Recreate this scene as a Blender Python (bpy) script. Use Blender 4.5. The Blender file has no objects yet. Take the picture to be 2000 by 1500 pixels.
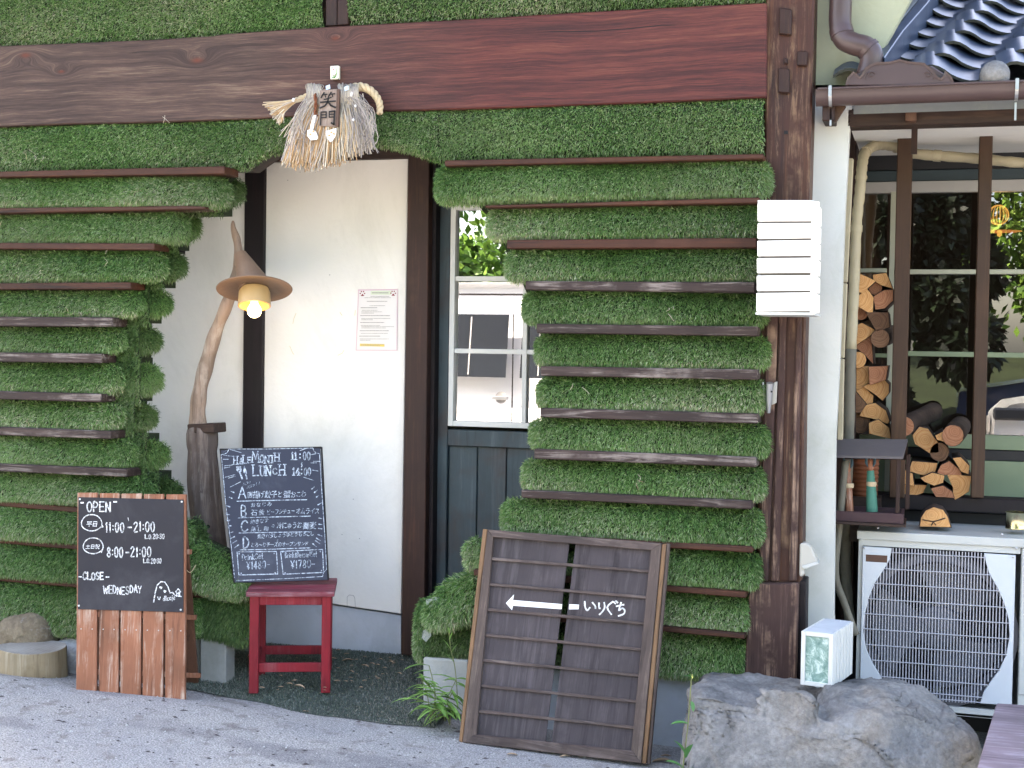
import bpy, bmesh, math, random
import numpy as np
from mathutils import Vector, Matrix, noise as mnoise
random.seed(7); rng = np.random.default_rng(11)
sc = bpy.context.scene
C = sc.collection
# ---------------------------------------------------------------- camera, world, sun, exposure
FPX, YAW, PITCH, ROLL = 2700.0, math.radians(16.7), 0.0274, 0.0155
CAM = Vector((0.0, -4.6, 1.24))
fwd = Vector((-math.sin(YAW)*math.cos(PITCH), math.cos(YAW)*math.cos(PITCH), -math.sin(PITCH)))
r0 = Vector((math.cos(YAW), math.sin(YAW), 0)); u0 = r0.cross(fwd)
rgt = math.cos(ROLL)*r0 + math.sin(ROLL)*u0
upv = -math.sin(ROLL)*r0 + math.cos(ROLL)*u0
cd = bpy.data.cameras.new('camera'); cam = bpy.data.objects.new('camera', cd); C.objects.link(cam)
cam.matrix_world = Matrix(((rgt.x, upv.x, -fwd.x, CAM.x), (rgt.y, upv.y, -fwd.y, CAM.y), (rgt.z, upv.z, -fwd.z, CAM.z), (0, 0, 0, 1)))
cd.sensor_fit = 'HORIZONTAL'; cd.sensor_width = 36.0; cd.lens = 36.0*FPX/2000.0; cd.clip_start = .05; cd.clip_end = 400
sc.camera = cam
SUN_EL, SUN_AZ = math.radians(47), math.radians(-52)      # azimuth from +Y (behind the cafe), negative = to the left
w = bpy.data.worlds.new('World'); sc.world = w; w.use_nodes = True
wn = w.node_tree; bg = wn.nodes['Background']
sky = wn.nodes.new('ShaderNodeTexSky'); sky.sky_type = 'NISHITA'; sky.sun_disc = False
sky.sun_elevation = SUN_EL; sky.sun_rotation = SUN_AZ; sky.air_density = 1.0; sky.dust_density = 2.5; sky.ozone_density = .8
wn.links.new(sky.outputs[0], bg.inputs[0]); bg.inputs[1].default_value = 0.15
sl = bpy.data.lights.new('sun', 'SUN'); sl.energy = 4.2; sl.angle = math.radians(.5); sl.color = (1, .95, .87)
so = bpy.data.objects.new('sun', sl); C.objects.link(so)
sd = Vector((math.sin(SUN_AZ)*math.cos(SUN_EL), math.cos(SUN_AZ)*math.cos(SUN_EL), math.sin(SUN_EL)))
so.rotation_euler = sd.to_track_quat('Z', 'Y').to_euler(); so.location = sd*30
vs = sc.view_settings; vs.view_transform = 'Standard'; vs.look = 'None'; vs.gamma = 1; vs.use_curve_mapping = False
vs.exposure = 3.2
vs.use_white_balance = True; vs.white_balance_temperature = 7600; vs.white_balance_tint = 16
sc.render.engine = 'CYCLES'; sc.cycles.use_denoising = True
sc.cycles.max_bounces = 8; sc.cycles.transparent_max_bounces = 12

# ---------------------------------------------------------------- frames
class Fr:
    def __init__(s, O, ex=(1, 0, 0), ey=(0, 1, 0), ez=(0, 0, 1)):
        s.O = Vector(O); s.ex, s.ey, s.ez = Vector(ex).normalized(), Vector(ey).normalized(), Vector(ez).normalized()
    def px(s, x, y, d=0.0):
        x, y, d = float(x), float(y), float(d)
        r = fwd + ((x-1000)/FPX)*rgt - ((y-750)/FPX)*upv
        t = ((s.O - CAM).dot(s.ey) + d)/r.dot(s.ey)
        q = CAM + t*r - s.O
        return Vector((q.dot(s.ex), d, q.dot(s.ez)))
    def mat(s, base=(0, 0, 0)):
        b = s.O + base[0]*s.ex + base[1]*s.ey + base[2]*s.ez
        return Matrix(((s.ex.x, s.ey.x, s.ez.x, b.x), (s.ex.y, s.ey.y, s.ez.y, b.y), (s.ex.z, s.ey.z, s.ez.z, b.z), (0, 0, 0, 1)))
    def w(s, v): return s.O + v[0]*s.ex + v[1]*s.ey + v[2]*s.ez
M = Fr((0, 0, 0))
def lean(p, yaw=0, back=0, roll=0):
    'a frame at world point p turned by yaw, leaning back, rolled in its plane'
    R = Matrix.Rotation(yaw, 3, 'Z') @ Matrix.Rotation(-back, 3, 'X') @ Matrix.Rotation(roll, 3, 'Y')
    return Fr(p, R.col[0], R.col[1], R.col[2])
def gz(x): return max(-.16, min(.04, -.038 - .035*(x+2.46)))

# ---------------------------------------------------------------- node materials
def lin(c):
    return tuple(((v/255)/12.92 if v/255 <= .04045 else ((v/255+.055)/1.055)**2.4) for v in c) + (1,)
def toned(c, k, sat=1.0):
    'the colour c with its linear value scaled by k'
    l = lin(c)[:3]; m = sum(l)/3; l = [max(0, (m+(x-m)*sat)*k) for x in l]
    return tuple(255*(12.92*x if x <= .0031308 else 1.055*x**(1/2.4)-.055) for x in l)
TONE = {'orange_brown_cedar': .8, 'dark_cedar': .6, 'smooth_tan_driftwood': .72, 'weathered_grey_driftwood': .62, 'painted_sunlit_edge': .6, 'peeled_stump_side': .72, 'worn_red_paint': .62, 'worn_red_seat_paint': .62, 'grey_plaque_wood': .8,
 'teal_stained_wood': .55, 'grey_brown_panel': .5, 'sun_bleached_frame_wood': .5, 'sun_bleached_rail_wood': .5, 'weathered_bench_wood': .9, 'black_chalkboard': .62, 'blue_black_chalkboard': .62, 'brown_gutter_plastic': .55, 'black_metal': .6, 'dark_plastic': .5,
 'teal_header_paint': .55, 'dusty_green_paint': .95, 'rusty_brown_metal': .55, 'log_bark': .5, 'dark_green_matting': .7, 'terracotta': .6, 'dull_grey_brown_roof': .6, 'purple_brown_tray': .5, 'jade_green_paint': .6, 'beige_pipe_tape': .62,
 'stained_old_pipe_tape': .5, 'cream_frame_paint': .65, 'grey_white_frame': .7, 'grey_flashing': .95, 'mossy_tile_edge': .5, 'turf_backing': .8, 'brown_bird': .6, 'tan_ceramic': .75, 'grey_render': 1.8, 'white_plaster': .93, 'old_white_plaster': .74, 'ac_cream_steel': .75, 'ac_white_steel': .7, 'white_frame_paint': .75, 'white_paper': .8, 'ac_fan_plastic': .6, 'ac_grille_wire': .8, 'black_ink': .4, 'turf_soil': 1, 'straw_rope': .85,
 'fresh_cut_wood': .88, 'reddish_cut_wood': .8, 'weathered_cut_wood': .7, 'grey_stump_top': .8, 'beige_plastic': .75}
class NM:
    def __init__(s, name):
        s.m = bpy.data.materials.new(name); s.m.use_nodes = True; s.t = s.m.node_tree
        s.b = s.t.nodes['Principled BSDF']; s.out = s.t.nodes['Material Output']
    def n(s, ty, **kw):
        nd = s.t.nodes.new(ty)
        for k, v in kw.items():
            if k.startswith('i_'):
                k = k[2:]; k = int(k) if k.isdigit() else k
                if isinstance(v, bpy.types.NodeSocket): s.t.links.new(v, nd.inputs[k])
                else: nd.inputs[k].default_value = v
            else: setattr(nd, k, v)
        return nd
    def coord(s, scale=(1, 1, 1), rnd=True):
        tc = s.n('ShaderNodeTexCoord'); v = tc.outputs['Object']
        if rnd:
            oi = s.n('ShaderNodeObjectInfo')
            mu = s.n('ShaderNodeMath', operation='MULTIPLY', i_0=oi.outputs['Random'], i_1=37.0)
            v = s.n('ShaderNodeVectorMath', operation='ADD', i_0=v, i_1=mu.outputs[0]).outputs[0]
        return s.n('ShaderNodeMapping', i_Vector=v, i_Scale=scale).outputs[0]
    def noise(s, v, sc_=5, det=4, rough=.55, dist=0):
        nn = s.n('ShaderNodeTexNoise', i_Vector=v); nn.inputs['Scale'].default_value = sc_; nn.inputs['Detail'].default_value = det
        nn.inputs['Roughness'].default_value = rough; nn.inputs['Distortion'].default_value = dist
        return nn.outputs[0]
    def ramp(s, f, stops):
        r = s.n('ShaderNodeValToRGB', i_0=f); e = r.color_ramp.elements
        while len(e) > 1: e.remove(e[-1])
        e[0].position = stops[0][0]; e[0].color = stops[0][1]
        for p, c in stops[1:]:
            k = e.new(p); k.color = c
        return r.outputs[0]
    def mix(s, f, a, b, mode='MIX'):
        m = s.n('ShaderNodeMix', data_type='RGBA', blend_type=mode)
        for i, v in ((0, f), (6, a), (7, b)):
            if isinstance(v, bpy.types.NodeSocket): s.t.links.new(v, m.inputs[i])
            else: m.inputs[i].default_value = v
        return m.outputs[2]
    def math(s, op, a, b=0.0, c=None):
        kw = dict(operation=op, i_0=a, i_1=b)
        if c is not None: kw['i_2'] = c
        return s.n('ShaderNodeMath', **kw).outputs[0]
    def bump(s, h, st=.3, dist=.01):
        b = s.n('ShaderNodeBump', i_Height=h); b.inputs['Strength'].default_value = st; b.inputs['Distance'].default_value = dist
        s.t.links.new(b.outputs[0], s.b.inputs['Normal'])
    def done(s, col=None, rough=None, spec=None, metal=None):
        def put(k, v):
            if v is None: return
            if isinstance(v, bpy.types.NodeSocket): s.t.links.new(v, s.b.inputs[k])
            else: s.b.inputs[k].default_value = v
        put('Base Color', col); put('Roughness', rough); put('Specular IOR Level', spec); put('Metallic', metal)
        return s.m
BW = [(0, (0, 0, 0, 1)), (1, (1, 1, 1, 1))]
def bw(a, b): return [(a, (0, 0, 0, 1)), (b, (1, 1, 1, 1))]
def plain(name, c, rough=.6, var=.12, scale=8, bump=.15, metal=0.0, spec=.4, bs=60, rnd=True, dirt=None, dirtamt=.5):
    c = toned(c, TONE.get(name, 1)); dirt = toned(dirt, TONE.get(name, 1)) if dirt else None
    m = NM(name); v = m.coord(rnd=rnd); c = lin(c)
    d = tuple(x*(1-var*2) for x in c[:3])+(1,); h = tuple(min(1, x*(1+var)) for x in c[:3])+(1,)
    col = m.ramp(m.noise(v, scale, 6, .6), [(.25, d), (.75, h)])
    if dirt:
        f = m.ramp(m.noise(v, scale*.45, 9, .72, .6), bw(.5, .72))
        col = m.mix(m.math('MULTIPLY', f, dirtamt), col, lin(dirt))
    if bump: m.bump(m.noise(v, bs, 5, .6), bump, .004)
    return m.done(col, rough, spec, metal)
def wood(name, dark, mid, light, axis='X', k=1.0, rough=.65, wear=None, wearamt=.0, bump=.5, spec=.35, blotch=None, rnd=True):
    kk = TONE.get(name, .34); dark, mid, light, wear, blotch = [toned(q, kk, 1.8 if name not in TONE else 1.0) if q else None for q in (dark, mid, light, wear, blotch)]
    m = NM(name); st = {'X': (1.2, 22, 22), 'Z': (22, 22, 1.2), 'Y': (22, 1.2, 22)}[axis]
    v = m.coord(tuple(a*k for a in st), rnd); vb = m.coord((3, 3, 3), rnd)
    g = m.noise(v, 1.0, 9, .68, .4)
    fine = m.noise(v, 4.0, 6, .75, .2)
    gg = m.math('ADD', m.math('MULTIPLY', g, .62), m.math('MULTIPLY', fine, .38))
    col = m.ramp(gg, [(.36, tuple(x*.72 for x in lin(dark)[:3])+(1,)), (.47, lin(mid)), (.53, tuple(x*.9 for x in lin(mid)[:3])+(1,)), (.64, lin(light))])
    bl = m.noise(vb, .9, 4, .6)
    col = m.mix(.65, col, m.mix(1.0, col, m.ramp(bl, [(.3, (.5, .5, .5, 1)), (.7, (1.45, 1.4, 1.4, 1))]), 'MULTIPLY'))
    if blotch: col = m.mix(m.math('MULTIPLY', m.ramp(m.noise(vb, 2.1, 5, .6, .5), bw(.5, .7)), .7), col, lin(blotch))
    if wear:
        f = m.math('MULTIPLY', m.ramp(m.noise(v, 1.3, 9, .78, .6), bw(.5, .58)), m.ramp(m.noise(vb, 3.2, 4, .6), bw(.4, .58)))
        col = m.mix(m.math('MULTIPLY', f, wearamt), col, lin(wear))
    m.bump(gg, bump, .003)
    return m.done(col, rough, spec)

# ---------------------------------------------------------------- mesh builders -> (verts, faces)
def box(x0, x1, y0, y1, z0, z1):
    v = [(x, y, z) for z in (z0, z1) for y in (y0, y1) for x in (x0, x1)]
    return v, [(0, 2, 3, 1), (4, 5, 7, 6), (0, 1, 5, 4), (2, 6, 7, 3), (0, 4, 6, 2), (1, 3, 7, 5)]
def prism(poly, y0, y1):
    'poly = [(x, z)...], y0 may be a list of depths for the front points'
    n = len(poly); v = [(p[0], y0, p[1]) for p in poly]+[(p[0], y1, p[1]) for p in poly]
    a = sum(poly[i][0]*poly[(i+1) % n][1]-poly[(i+1) % n][0]*poly[i][1] for i in range(n))
    f = [tuple(range(n)), tuple(range(2*n-1, n-1, -1))] + [(i, i+n, (i+1) % n+n, (i+1) % n) for i in range(n)]
    if a < 0: f = [tuple(reversed(q)) for q in f]
    return v, f
def pxp(fr, pts, y0, dep):
    q = [fr.px(x, y, y0) for x, y in pts]
    return prism([(p.x, p.z) for p in q], y0, y0+dep)
def pxb(fr, x0, yt, x1, yb, y0, dep):
    'true axis-aligned box in the frame whose front spans the photo rectangle'
    a = fr.px((x0+x1)/2, yt, y0).z; b = fr.px((x0+x1)/2, yb, y0).z
    l = fr.px(x0, (yt+yb)/2, y0).x; r = fr.px(x1, (yt+yb)/2, y0).x
    return box(l, r, y0, y0+dep, b, a)
def join(ms):
    V, Fc = [], []
    for v, f in ms:
        o = len(V); V += [tuple(q) for q in v]; Fc += [tuple(i+o for i in t) for t in f]
    return V, Fc
def tube(path, rad, n=8, cap=True):
    if not isinstance(rad, (int, float)): rad = [float(r) for r in rad]
    P = [Vector(p) for p in path]; m = len(P)
    R = rad if isinstance(rad, (list, tuple)) else [rad]*m
    V = []; Fc = []; up = None
    for i in range(m):
        t = (P[min(i+1, m-1)]-P[max(i-1, 0)]).normalized()
        if up is None:
            up = t.orthogonal().normalized()
        up = (up - up.dot(t)*t).normalized(); s = t.cross(up)
        for k in range(n):
            a = 2*math.pi*k/n; V.append(tuple(P[i]+R[i]*(math.cos(a)*up+math.sin(a)*s)))
    for i in range(m-1):
        for k in range(n):
            Fc.append((i*n+k, i*n+(k+1) % n, (i+1)*n+(k+1) % n, (i+1)*n+k))
    if cap: Fc += [tuple(range(n-1, -1, -1)), tuple(range((m-1)*n, m*n))]
    return V, Fc
def lathe(c, axis, prof, n=24, cap0=False, cap1=False):
    'prof = [(radius, distance along axis)]'
    ax = Vector(axis).normalized(); a = ax.orthogonal().normalized(); b = ax.cross(a); c = Vector(c); V = []; Fc = []
    for r, h in prof:
        for k in range(n):
            t = 2*math.pi*k/n; V.append(tuple(c+ax*h+r*(math.cos(t)*a+math.sin(t)*b)))
    for i in range(len(prof)-1):
        for k in range(n): Fc.append((i*n+k, i*n+(k+1) % n, (i+1)*n+(k+1) % n, (i+1)*n+k))
    if cap0: Fc.append(tuple(range(n-1, -1, -1)))
    if cap1: Fc.append(tuple(range((len(prof)-1)*n, len(prof)*n)))
    return V, Fc
def smoothpath(pts, k=6):
    P = [Vector(p) for p in pts]; out = []
    for i in range(len(P)-1):
        a, b, c_, d = P[max(i-1, 0)], P[i], P[i+1], P[min(i+2, len(P)-1)]
        for j in range(k):
            t = j/k; out.append(.5*((2*b)+(c_-a)*t+(2*a-5*b+4*c_-d)*t*t+(3*b-3*c_+d-a)*t**3))
    return out+[P[-1]]

# ---------------------------------------------------------------- objects
ORG = {}; FRM = {}
def tag(o, label=None, cat=None, group=None, kind=None):
    for k, v in (('label', label), ('category', cat), ('group', group), ('kind', kind)):
        if v: o[k] = v
    return o
def thing(name, label, cat, base, fr=M, group=None):
    o = bpy.data.objects.new(name, None); o.empty_display_size = .1; C.objects.link(o)
    o.matrix_world = fr.mat(base); ORG[o.name] = Vector(base); FRM[o.name] = fr
    return tag(o, label, cat, group)
def mk(name, vf, mt, par=None, fr=M, bev=0, smooth=False, kind=None, label=None, cat=None, group=None, seg=1, jit=0, origin=None):
    v, f = vf
    A = np.array([tuple(q) for q in v], dtype=float)
    c = Vector(((A.max(0)+A.min(0))/2).tolist()) if origin is None else Vector(origin)
    A = A - np.array(c)
    if jit: A += rng.uniform(-jit, jit, A.shape)
    me = bpy.data.meshes.new(name); me.from_pydata(A.tolist(), [], f)
    if bev:
        bm = bmesh.new(); bm.from_mesh(me)
        ed = [e for e in bm.edges if len(e.link_faces) == 2 and e.calc_face_angle(0) > .5]
        bmesh.ops.bevel(bm, geom=ed, offset=bev, segments=seg, affect='EDGES', profile=.6, clamp_overlap=True)
        bm.to_mesh(me); bm.free()
    for q in (mt if isinstance(mt, (list, tuple)) else [mt]): me.materials.append(q)
    if smooth:
        me.shade_smooth()
        if smooth != True: me.set_sharp_from_angle(angle=math.radians(smooth))
    o = bpy.data.objects.new(name, me); C.objects.link(o)
    ORG[o.name] = c
    if par is not None:
        o.parent = par; o.location = c-ORG[par.name]; FRM[o.name] = FRM[par.name]
    else:
        o.matrix_world = fr.mat(c); FRM[o.name] = fr
    return tag(o, label, cat, group, kind)
def fast_mesh(name, V, F, mt, par, col=None, fr=M, kind='stuff', **kw):
    'V (n,3) float, F (m,3|4) int arrays'
    me = bpy.data.meshes.new(name); n, m, k = len(V), len(F), F.shape[1]
    c = Vector(((V.max(0)+V.min(0))/2).tolist())
    me.vertices.add(n); me.vertices.foreach_set('co', (V-np.array(c)).astype(np.float32).ravel())
    me.loops.add(m*k); me.loops.foreach_set('vertex_index', F.astype(np.int32).ravel())
    me.polygons.add(m); me.polygons.foreach_set('loop_start', np.arange(0, m*k, k, dtype=np.int32))
    me.update(calc_edges=True)
    if col is not None:
        ca = me.color_attributes.new('col', 'FLOAT_COLOR', 'POINT')
        ca.data.foreach_set('color', np.c_[col, np.ones(n)].astype(np.float32).ravel())
    me.materials.append(mt)
    o = bpy.data.objects.new(name, me); C.objects.link(o); ORG[o.name] = c
    if par is not None: o.parent = par; o.location = c-ORG[par.name]
    else: o.matrix_world = fr.mat(c)
    return tag(o, kw.get('label'), kw.get('cat'), kw.get('group'), kind)

# ---------------------------------------------------------------- lettering
G = {'A': [[(0, 0), (.5, 1), (1, 0)], [(.2, .36), (.8, .36)]], 'B': [[(.05, 0), (.05, 1), (.6, .98), (.85, .76), (.6, .54), (.05, .52)], [(.6, .54), (.95, .28), (.7, .02), (.05, 0)]],
 'C': [[(.95, .82), (.65, 1), (.25, .88), (.03, .5), (.2, .12), (.6, 0), (.98, .2)]], 'D': [[(.05, 0), (.05, 1), (.5, .95), (.92, .55), (.6, .08), (.05, 0)]],
 'E': [[(.9, 1), (.05, 1), (.05, 0), (.95, 0)], [(.05, .5), (.75, .5)]], 'F': [[(.95, 1), (.1, 1), (.1, 0)], [(.1, .52), (.75, .52)]],
 'H': [[(.08, 0), (.08, 1)], [(.92, 0), (.92, 1)], [(.08, .5), (.92, .5)]], 'L': [[(.1, 1), (.1, 0), (.95, .02)]], 'M': [[(.02, 0), (.15, 1), (.5, .3), (.85, 1), (.98, 0)]],
 'N': [[(.05, 0), (.05, 1), (.92, 0), (.92, 1)]], 'O': [[(.5, 1), (.12, .8), (.03, .45), (.25, .04), (.65, .02), (.97, .4), (.88, .82), (.5, 1)]],
 'P': [[(.08, 0), (.08, 1), (.65, .97), (.9, .72), (.6, .48), (.08, .46)]], 'S': [[(.88, .85), (.5, 1), (.12, .8), (.3, .55), (.75, .42), (.88, .18), (.5, 0), (.05, .12)]],
 'T': [[(0, 1), (1, 1)], [(.5, 1), (.5, 0)]], 'U': [[(.05, 1), (.08, .3), (.3, .02), (.65, .02), (.9, .3), (.95, 1)]], 'W': [[(0, 1), (.25, 0), (.5, .75), (.75, 0), (1, 1)]],
 'Y': [[(.02, 1), (.5, .5), (.98, 1)], [(.5, .5), (.42, 0)]], 'r': [[(.2, .6), (.2, 0)], [(.2, .4), (.75, .6)]], 'i': [[(.5, .55), (.5, 0)], [(.5, .78), (.5, .84)]],
 'n': [[(.1, .6), (.1, 0)], [(.1, .4), (.5, .6), (.85, .45), (.85, 0)]], 'k': [[(.1, 1), (.1, 0)], [(.8, .65), (.12, .3), (.85, 0)]], 'e': [[(.1, .32), (.85, .36), (.6, .62), (.2, .5), (.1, .2), (.4, 0), (.85, .1)]],
 't': [[(.5, .95), (.45, .1), (.8, 0)], [(.1, .62), (.9, .62)]], 's': [[(.8, .55), (.3, .58), (.3, .35), (.75, .2), (.6, 0), (.1, .05)]], 'd': [[(.85, 1), (.85, 0)], [(.85, .5), (.3, .55), (.1, .2), (.45, 0), (.85, .2)]],
 'c': [[(.85, .5), (.4, .6), (.1, .3), (.4, 0), (.85, .1)]], 'a': [[(.8, .55), (.3, .55), (.1, .2), (.4, 0), (.8, .25)], [(.8, .55), (.85, 0)]], 'f': [[(.9, .95), (.5, .9), (.45, -.2)], [(.15, .5), (.85, .55)]],
 '&': [[(.9, 0), (.2, .75), (.45, 1), (.65, .75), (.1, .3), (.3, 0), (.9, .4)]],
 '0': [[(.5, 1), (.15, .8), (.08, .4), (.35, 0), (.7, .03), (.93, .45), (.82, .86), (.5, 1)]], '1': [[(.3, .8), (.6, 1), (.6, 0)]], '2': [[(.1, .8), (.5, 1), (.88, .75), (.1, 0), (.95, 0)]],
 '3': [[(.1, .9), (.6, 1), (.85, .75), (.4, .53), (.92, .28), (.5, 0), (.08, .1)]], '4': [[(.65, 0), (.65, 1), (.05, .3), (.95, .3)]], '7': [[(.05, 1), (.92, 1), (.4, 0)]],
 '8': [[(.5, .52), (.15, .75), (.5, 1), (.85, .75), (.5, .52), (.08, .25), (.5, 0), (.92, .25), (.5, .52)]], ':': [[(.5, .72), (.5, .66)], [(.5, .3), (.5, .24)]], '.': [[(.4, .04), (.5, .0)]],
 '-': [[(.05, .5), (.95, .5)]], '~': [[(.6, 1), (.35, .7), (.6, .35), (.35, 0)]], 'Z': [[(.05, .5), (.95, .5)]], '¥': [[(0, 1), (.5, .5), (1, 1)], [(.5, .5), (.5, 0)], [(.15, .42), (.85, .42)], [(.15, .22), (.85, .22)]], ' ': []}
WID = {':': .4, '.': .35, '1': .55, 'i': .4, ' ': .5, 'M': 1.25, 'W': 1.35, 't': .7, 'r': .75, 's': .8, 'f': .7, '~': .6}
def ribbon(pts, w0):
    'flat strokes in photo pixels -> quads'
    V, Fc = [], []
    P = [Vector((a, b)) for a, b in pts]
    for i in range(len(P)-1):
        d = P[i+1]-P[i]
        if d.length < 1e-6: continue
        t = d.normalized(); nrm = Vector((-t.y, t.x)); w_ = w0*random.uniform(.85, 1.12)
        a, b = P[i]-t*w0*.35, P[i+1]+t*w0*.35
        o = len(V); V += [a+nrm*w_/2, a-nrm*w_/2, b-nrm*w_*.48, b+nrm*w_*.48]; Fc.append((o, o+1, o+2, o+3))
    return V, Fc
class Ink:
    'collects drawn marks given in photo pixels on the plane d of frame fr, built as one thin part'
    def __init__(s, fr, d): s.fr, s.d, s.V, s.F, s.k = fr, d, [], [], 0
    def add(s, V, Fc):
        o = len(s.V)
        s.k += 1; dd = s.d-.00012*(s.k % 9)
        for q in V: s.V.append(tuple(s.fr.px(q[0], q[1], dd)))
        s.F += [tuple(i+o for i in f) for f in Fc]
    def line(s, pts, w_): s.add(*ribbon(pts, w_))
    def dot(s, x, y, r, n=10): s.add([(x+r*math.cos(2*math.pi*i/n), y+r*math.sin(2*math.pi*i/n)) for i in range(n)], [tuple(range(n))])
    def text(s, st, x0, y0, x1, y1, h, th, serif=False, jit=.04, gap=.28, tilt=0):
        th *= .86; tot = sum(WID.get(c, 1)+gap for c in st)-gap; k = (x1-x0)/tot; pos = 0
        for ch in st:
            wd = WID.get(ch, 1); bx = x0+pos*k; by = y0+(y1-y0)*pos/tot; jj = random.uniform(-jit, jit)*h; hs = random.uniform(1-jit, 1+jit)
            for pl in G.get(ch, []):
                pts = [(bx+(p[0]*wd)*k+tilt*p[1]*h, by-p[1]*h*hs+jj+(y1-y0)/(x1-x0)*p[0]*wd*k) for p in pl]
                if len(pts) > 3 and ch in 'COSU0238BDPecas': pts = [tuple(q) for q in smoothpath([Vector((a, b, 0)) for a, b in pts], 3)]
                s.line([(q[0], q[1]) for q in pts], th)
                if serif:
                    for e, pe in ((pts[0], pl[0]), (pts[-1], pl[-1])):
                        if pe[1] in (0, 1): s.line([(e[0]-th*1.1, e[1]), (e[0]+th*1.1, e[1])], th*.7)
            pos += wd+gap
    def cjk(s, st, x0, y0, x1, y1, h, off=0.0, rot=5, shear=.12):
        n = len(st); adv = (x1-x0)/n
        for i, ch in enumerate(st):
            if ch == ' ': continue
            V, Fc = glyph(ch, 0)
            a = math.radians(random.uniform(-rot, rot)); k = h*random.uniform(.9, 1.08); kx = min(k, adv*1.05)
            cx = x0+adv*(i+.5); cy = y0+(y1-y0)*(i+.5)/n-h*.5
            W = []
            for p in V:
                X, Y = p[0]+shear*p[1], p[1]
                X, Y = X*math.cos(a)-Y*math.sin(a), X*math.sin(a)+Y*math.cos(a)
                W.append((cx+X*kx, cy-Y*k))
            for ox, oy_ in (((-off*.6, 0), (off*.6, 0), (0, off*.6), (0, -off*.6)) if off > .011 else ((0, 0),)): s.add([(p[0]+ox*k, p[1]+oy_*k) for p in W], Fc)
    def build(s, name, mt, par, **kw): return mk(name, (s.V, s.F), mt, par, **kw)
GC = {}
def glyph(ch, off):
    key = (ch, off)
    if key not in GC:
        c = bpy.data.curves.new('glyph', 'FONT'); c.body = ch; c.offset = off; c.resolution_u = 3
        o = bpy.data.objects.new('glyph', c); C.objects.link(o)
        me = bpy.data.meshes.new_from_object(o.evaluated_get(bpy.context.evaluated_depsgraph_get()))
        V = [(v.co.x, v.co.y) for v in me.vertices]; Fc = [tuple(p.vertices) for p in me.polygons]
        bpy.data.objects.remove(o); bpy.data.curves.remove(c); bpy.data.meshes.remove(me)
        ref = 1.0
        if V:
            xs = [p[0] for p in V]; ys = [p[1] for p in V]; cx, cy = (max(xs)+min(xs))/2, .36
            V = [(p[0]-cx, p[1]-cy) for p in V]
        GC[key] = (V, Fc)
    return GC[key]

# ---------------------------------------------------------------- artificial turf
def blades(P, N, L, Wd, droop, rnd_, palette, patch=3.0, shift=0):
    'grass blades (two triangles each) rooted at P with normals N'
    n = len(P)
    cl = np.stack([np.sin(P[:, 0]*a_+P[:, 2]*b_+c_)*np.cos(P[:, 2]*a_*.8-P[:, 0]*b_+c_*2) for a_, b_, c_ in ((520, 230, 1), (470, -330, 2), (590, 190, 4))], 1)
    D = N*rng.uniform(.55, 1.0, (n, 1)) + droop*rng.uniform(.5, 1.2, (n, 1)) + rng.normal(0, rnd_*.75, (n, 3)) + cl*rnd_*.55
    D /= np.linalg.norm(D, axis=1)[:, None]
    D2 = D + droop*.9 + rng.normal(0, .25, (n, 3)); D2 /= np.linalg.norm(D2, axis=1)[:, None]
    S = np.cross(D, rng.normal(0, 1, (n, 3))); S /= np.linalg.norm(S, axis=1)[:, None]+1e-9
    ln = L*rng.uniform(.6, 1.25, (n, 1)); wd = Wd*rng.uniform(.7, 1.3, (n, 1))
    mid = P+D*ln*.55; tip = mid+D2*ln*.5
    V = np.stack([P, mid-S*wd/2, mid+S*wd/2, tip], 1).reshape(-1, 3)
    i = np.arange(n)[:, None]*4
    F = np.concatenate([i+np.array([[0, 2, 1]]), i+np.array([[1, 2, 3]])], 1).reshape(-1, 3)
    pal = np.array([lin(c)[:3] for c in palette])
    q = np.sin(P[:, 0]*patch*2.1+1.3*np.sin(P[:, 2]*patch*3))*np.cos(P[:, 2]*patch*2.7+P[:, 0]*patch)
    u = np.clip(rng.random(n)**1.25*.85+.06+q*.17+shift, 0, .999)*(len(pal)-1)
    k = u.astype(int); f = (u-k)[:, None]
    col = pal[k]*(1-f)+pal[np.minimum(k+1, len(pal)-1)]*f
    col *= rng.uniform(.7, 1.3, (n, 1))*(1+.14*np.sin(P[:, :1]*2.3+P[:, 2:]*4.1)*np.cos(P[:, :1]*5.1-P[:, 2:]*1.7))
    return V, F, np.repeat(col, 4, 0)
PAL = [(58, 96, 46), (78, 118, 56), (100, 136, 72), (122, 150, 94), (150, 164, 124), (180, 176, 148)]
PALDRY = [(84, 110, 60), (108, 132, 84), (132, 146, 106), (158, 158, 128), (180, 172, 148)]
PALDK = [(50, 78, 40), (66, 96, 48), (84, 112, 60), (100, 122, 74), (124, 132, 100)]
def lerp_pl(pts, s):
    P = np.array(pts, float); d = np.r_[0, np.cumsum(np.linalg.norm(np.diff(P, axis=0), axis=1))]; d /= d[-1]
    return np.stack([np.interp(s, d, P[:, 0]), np.interp(s, d, P[:, 1])], 1)
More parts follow.
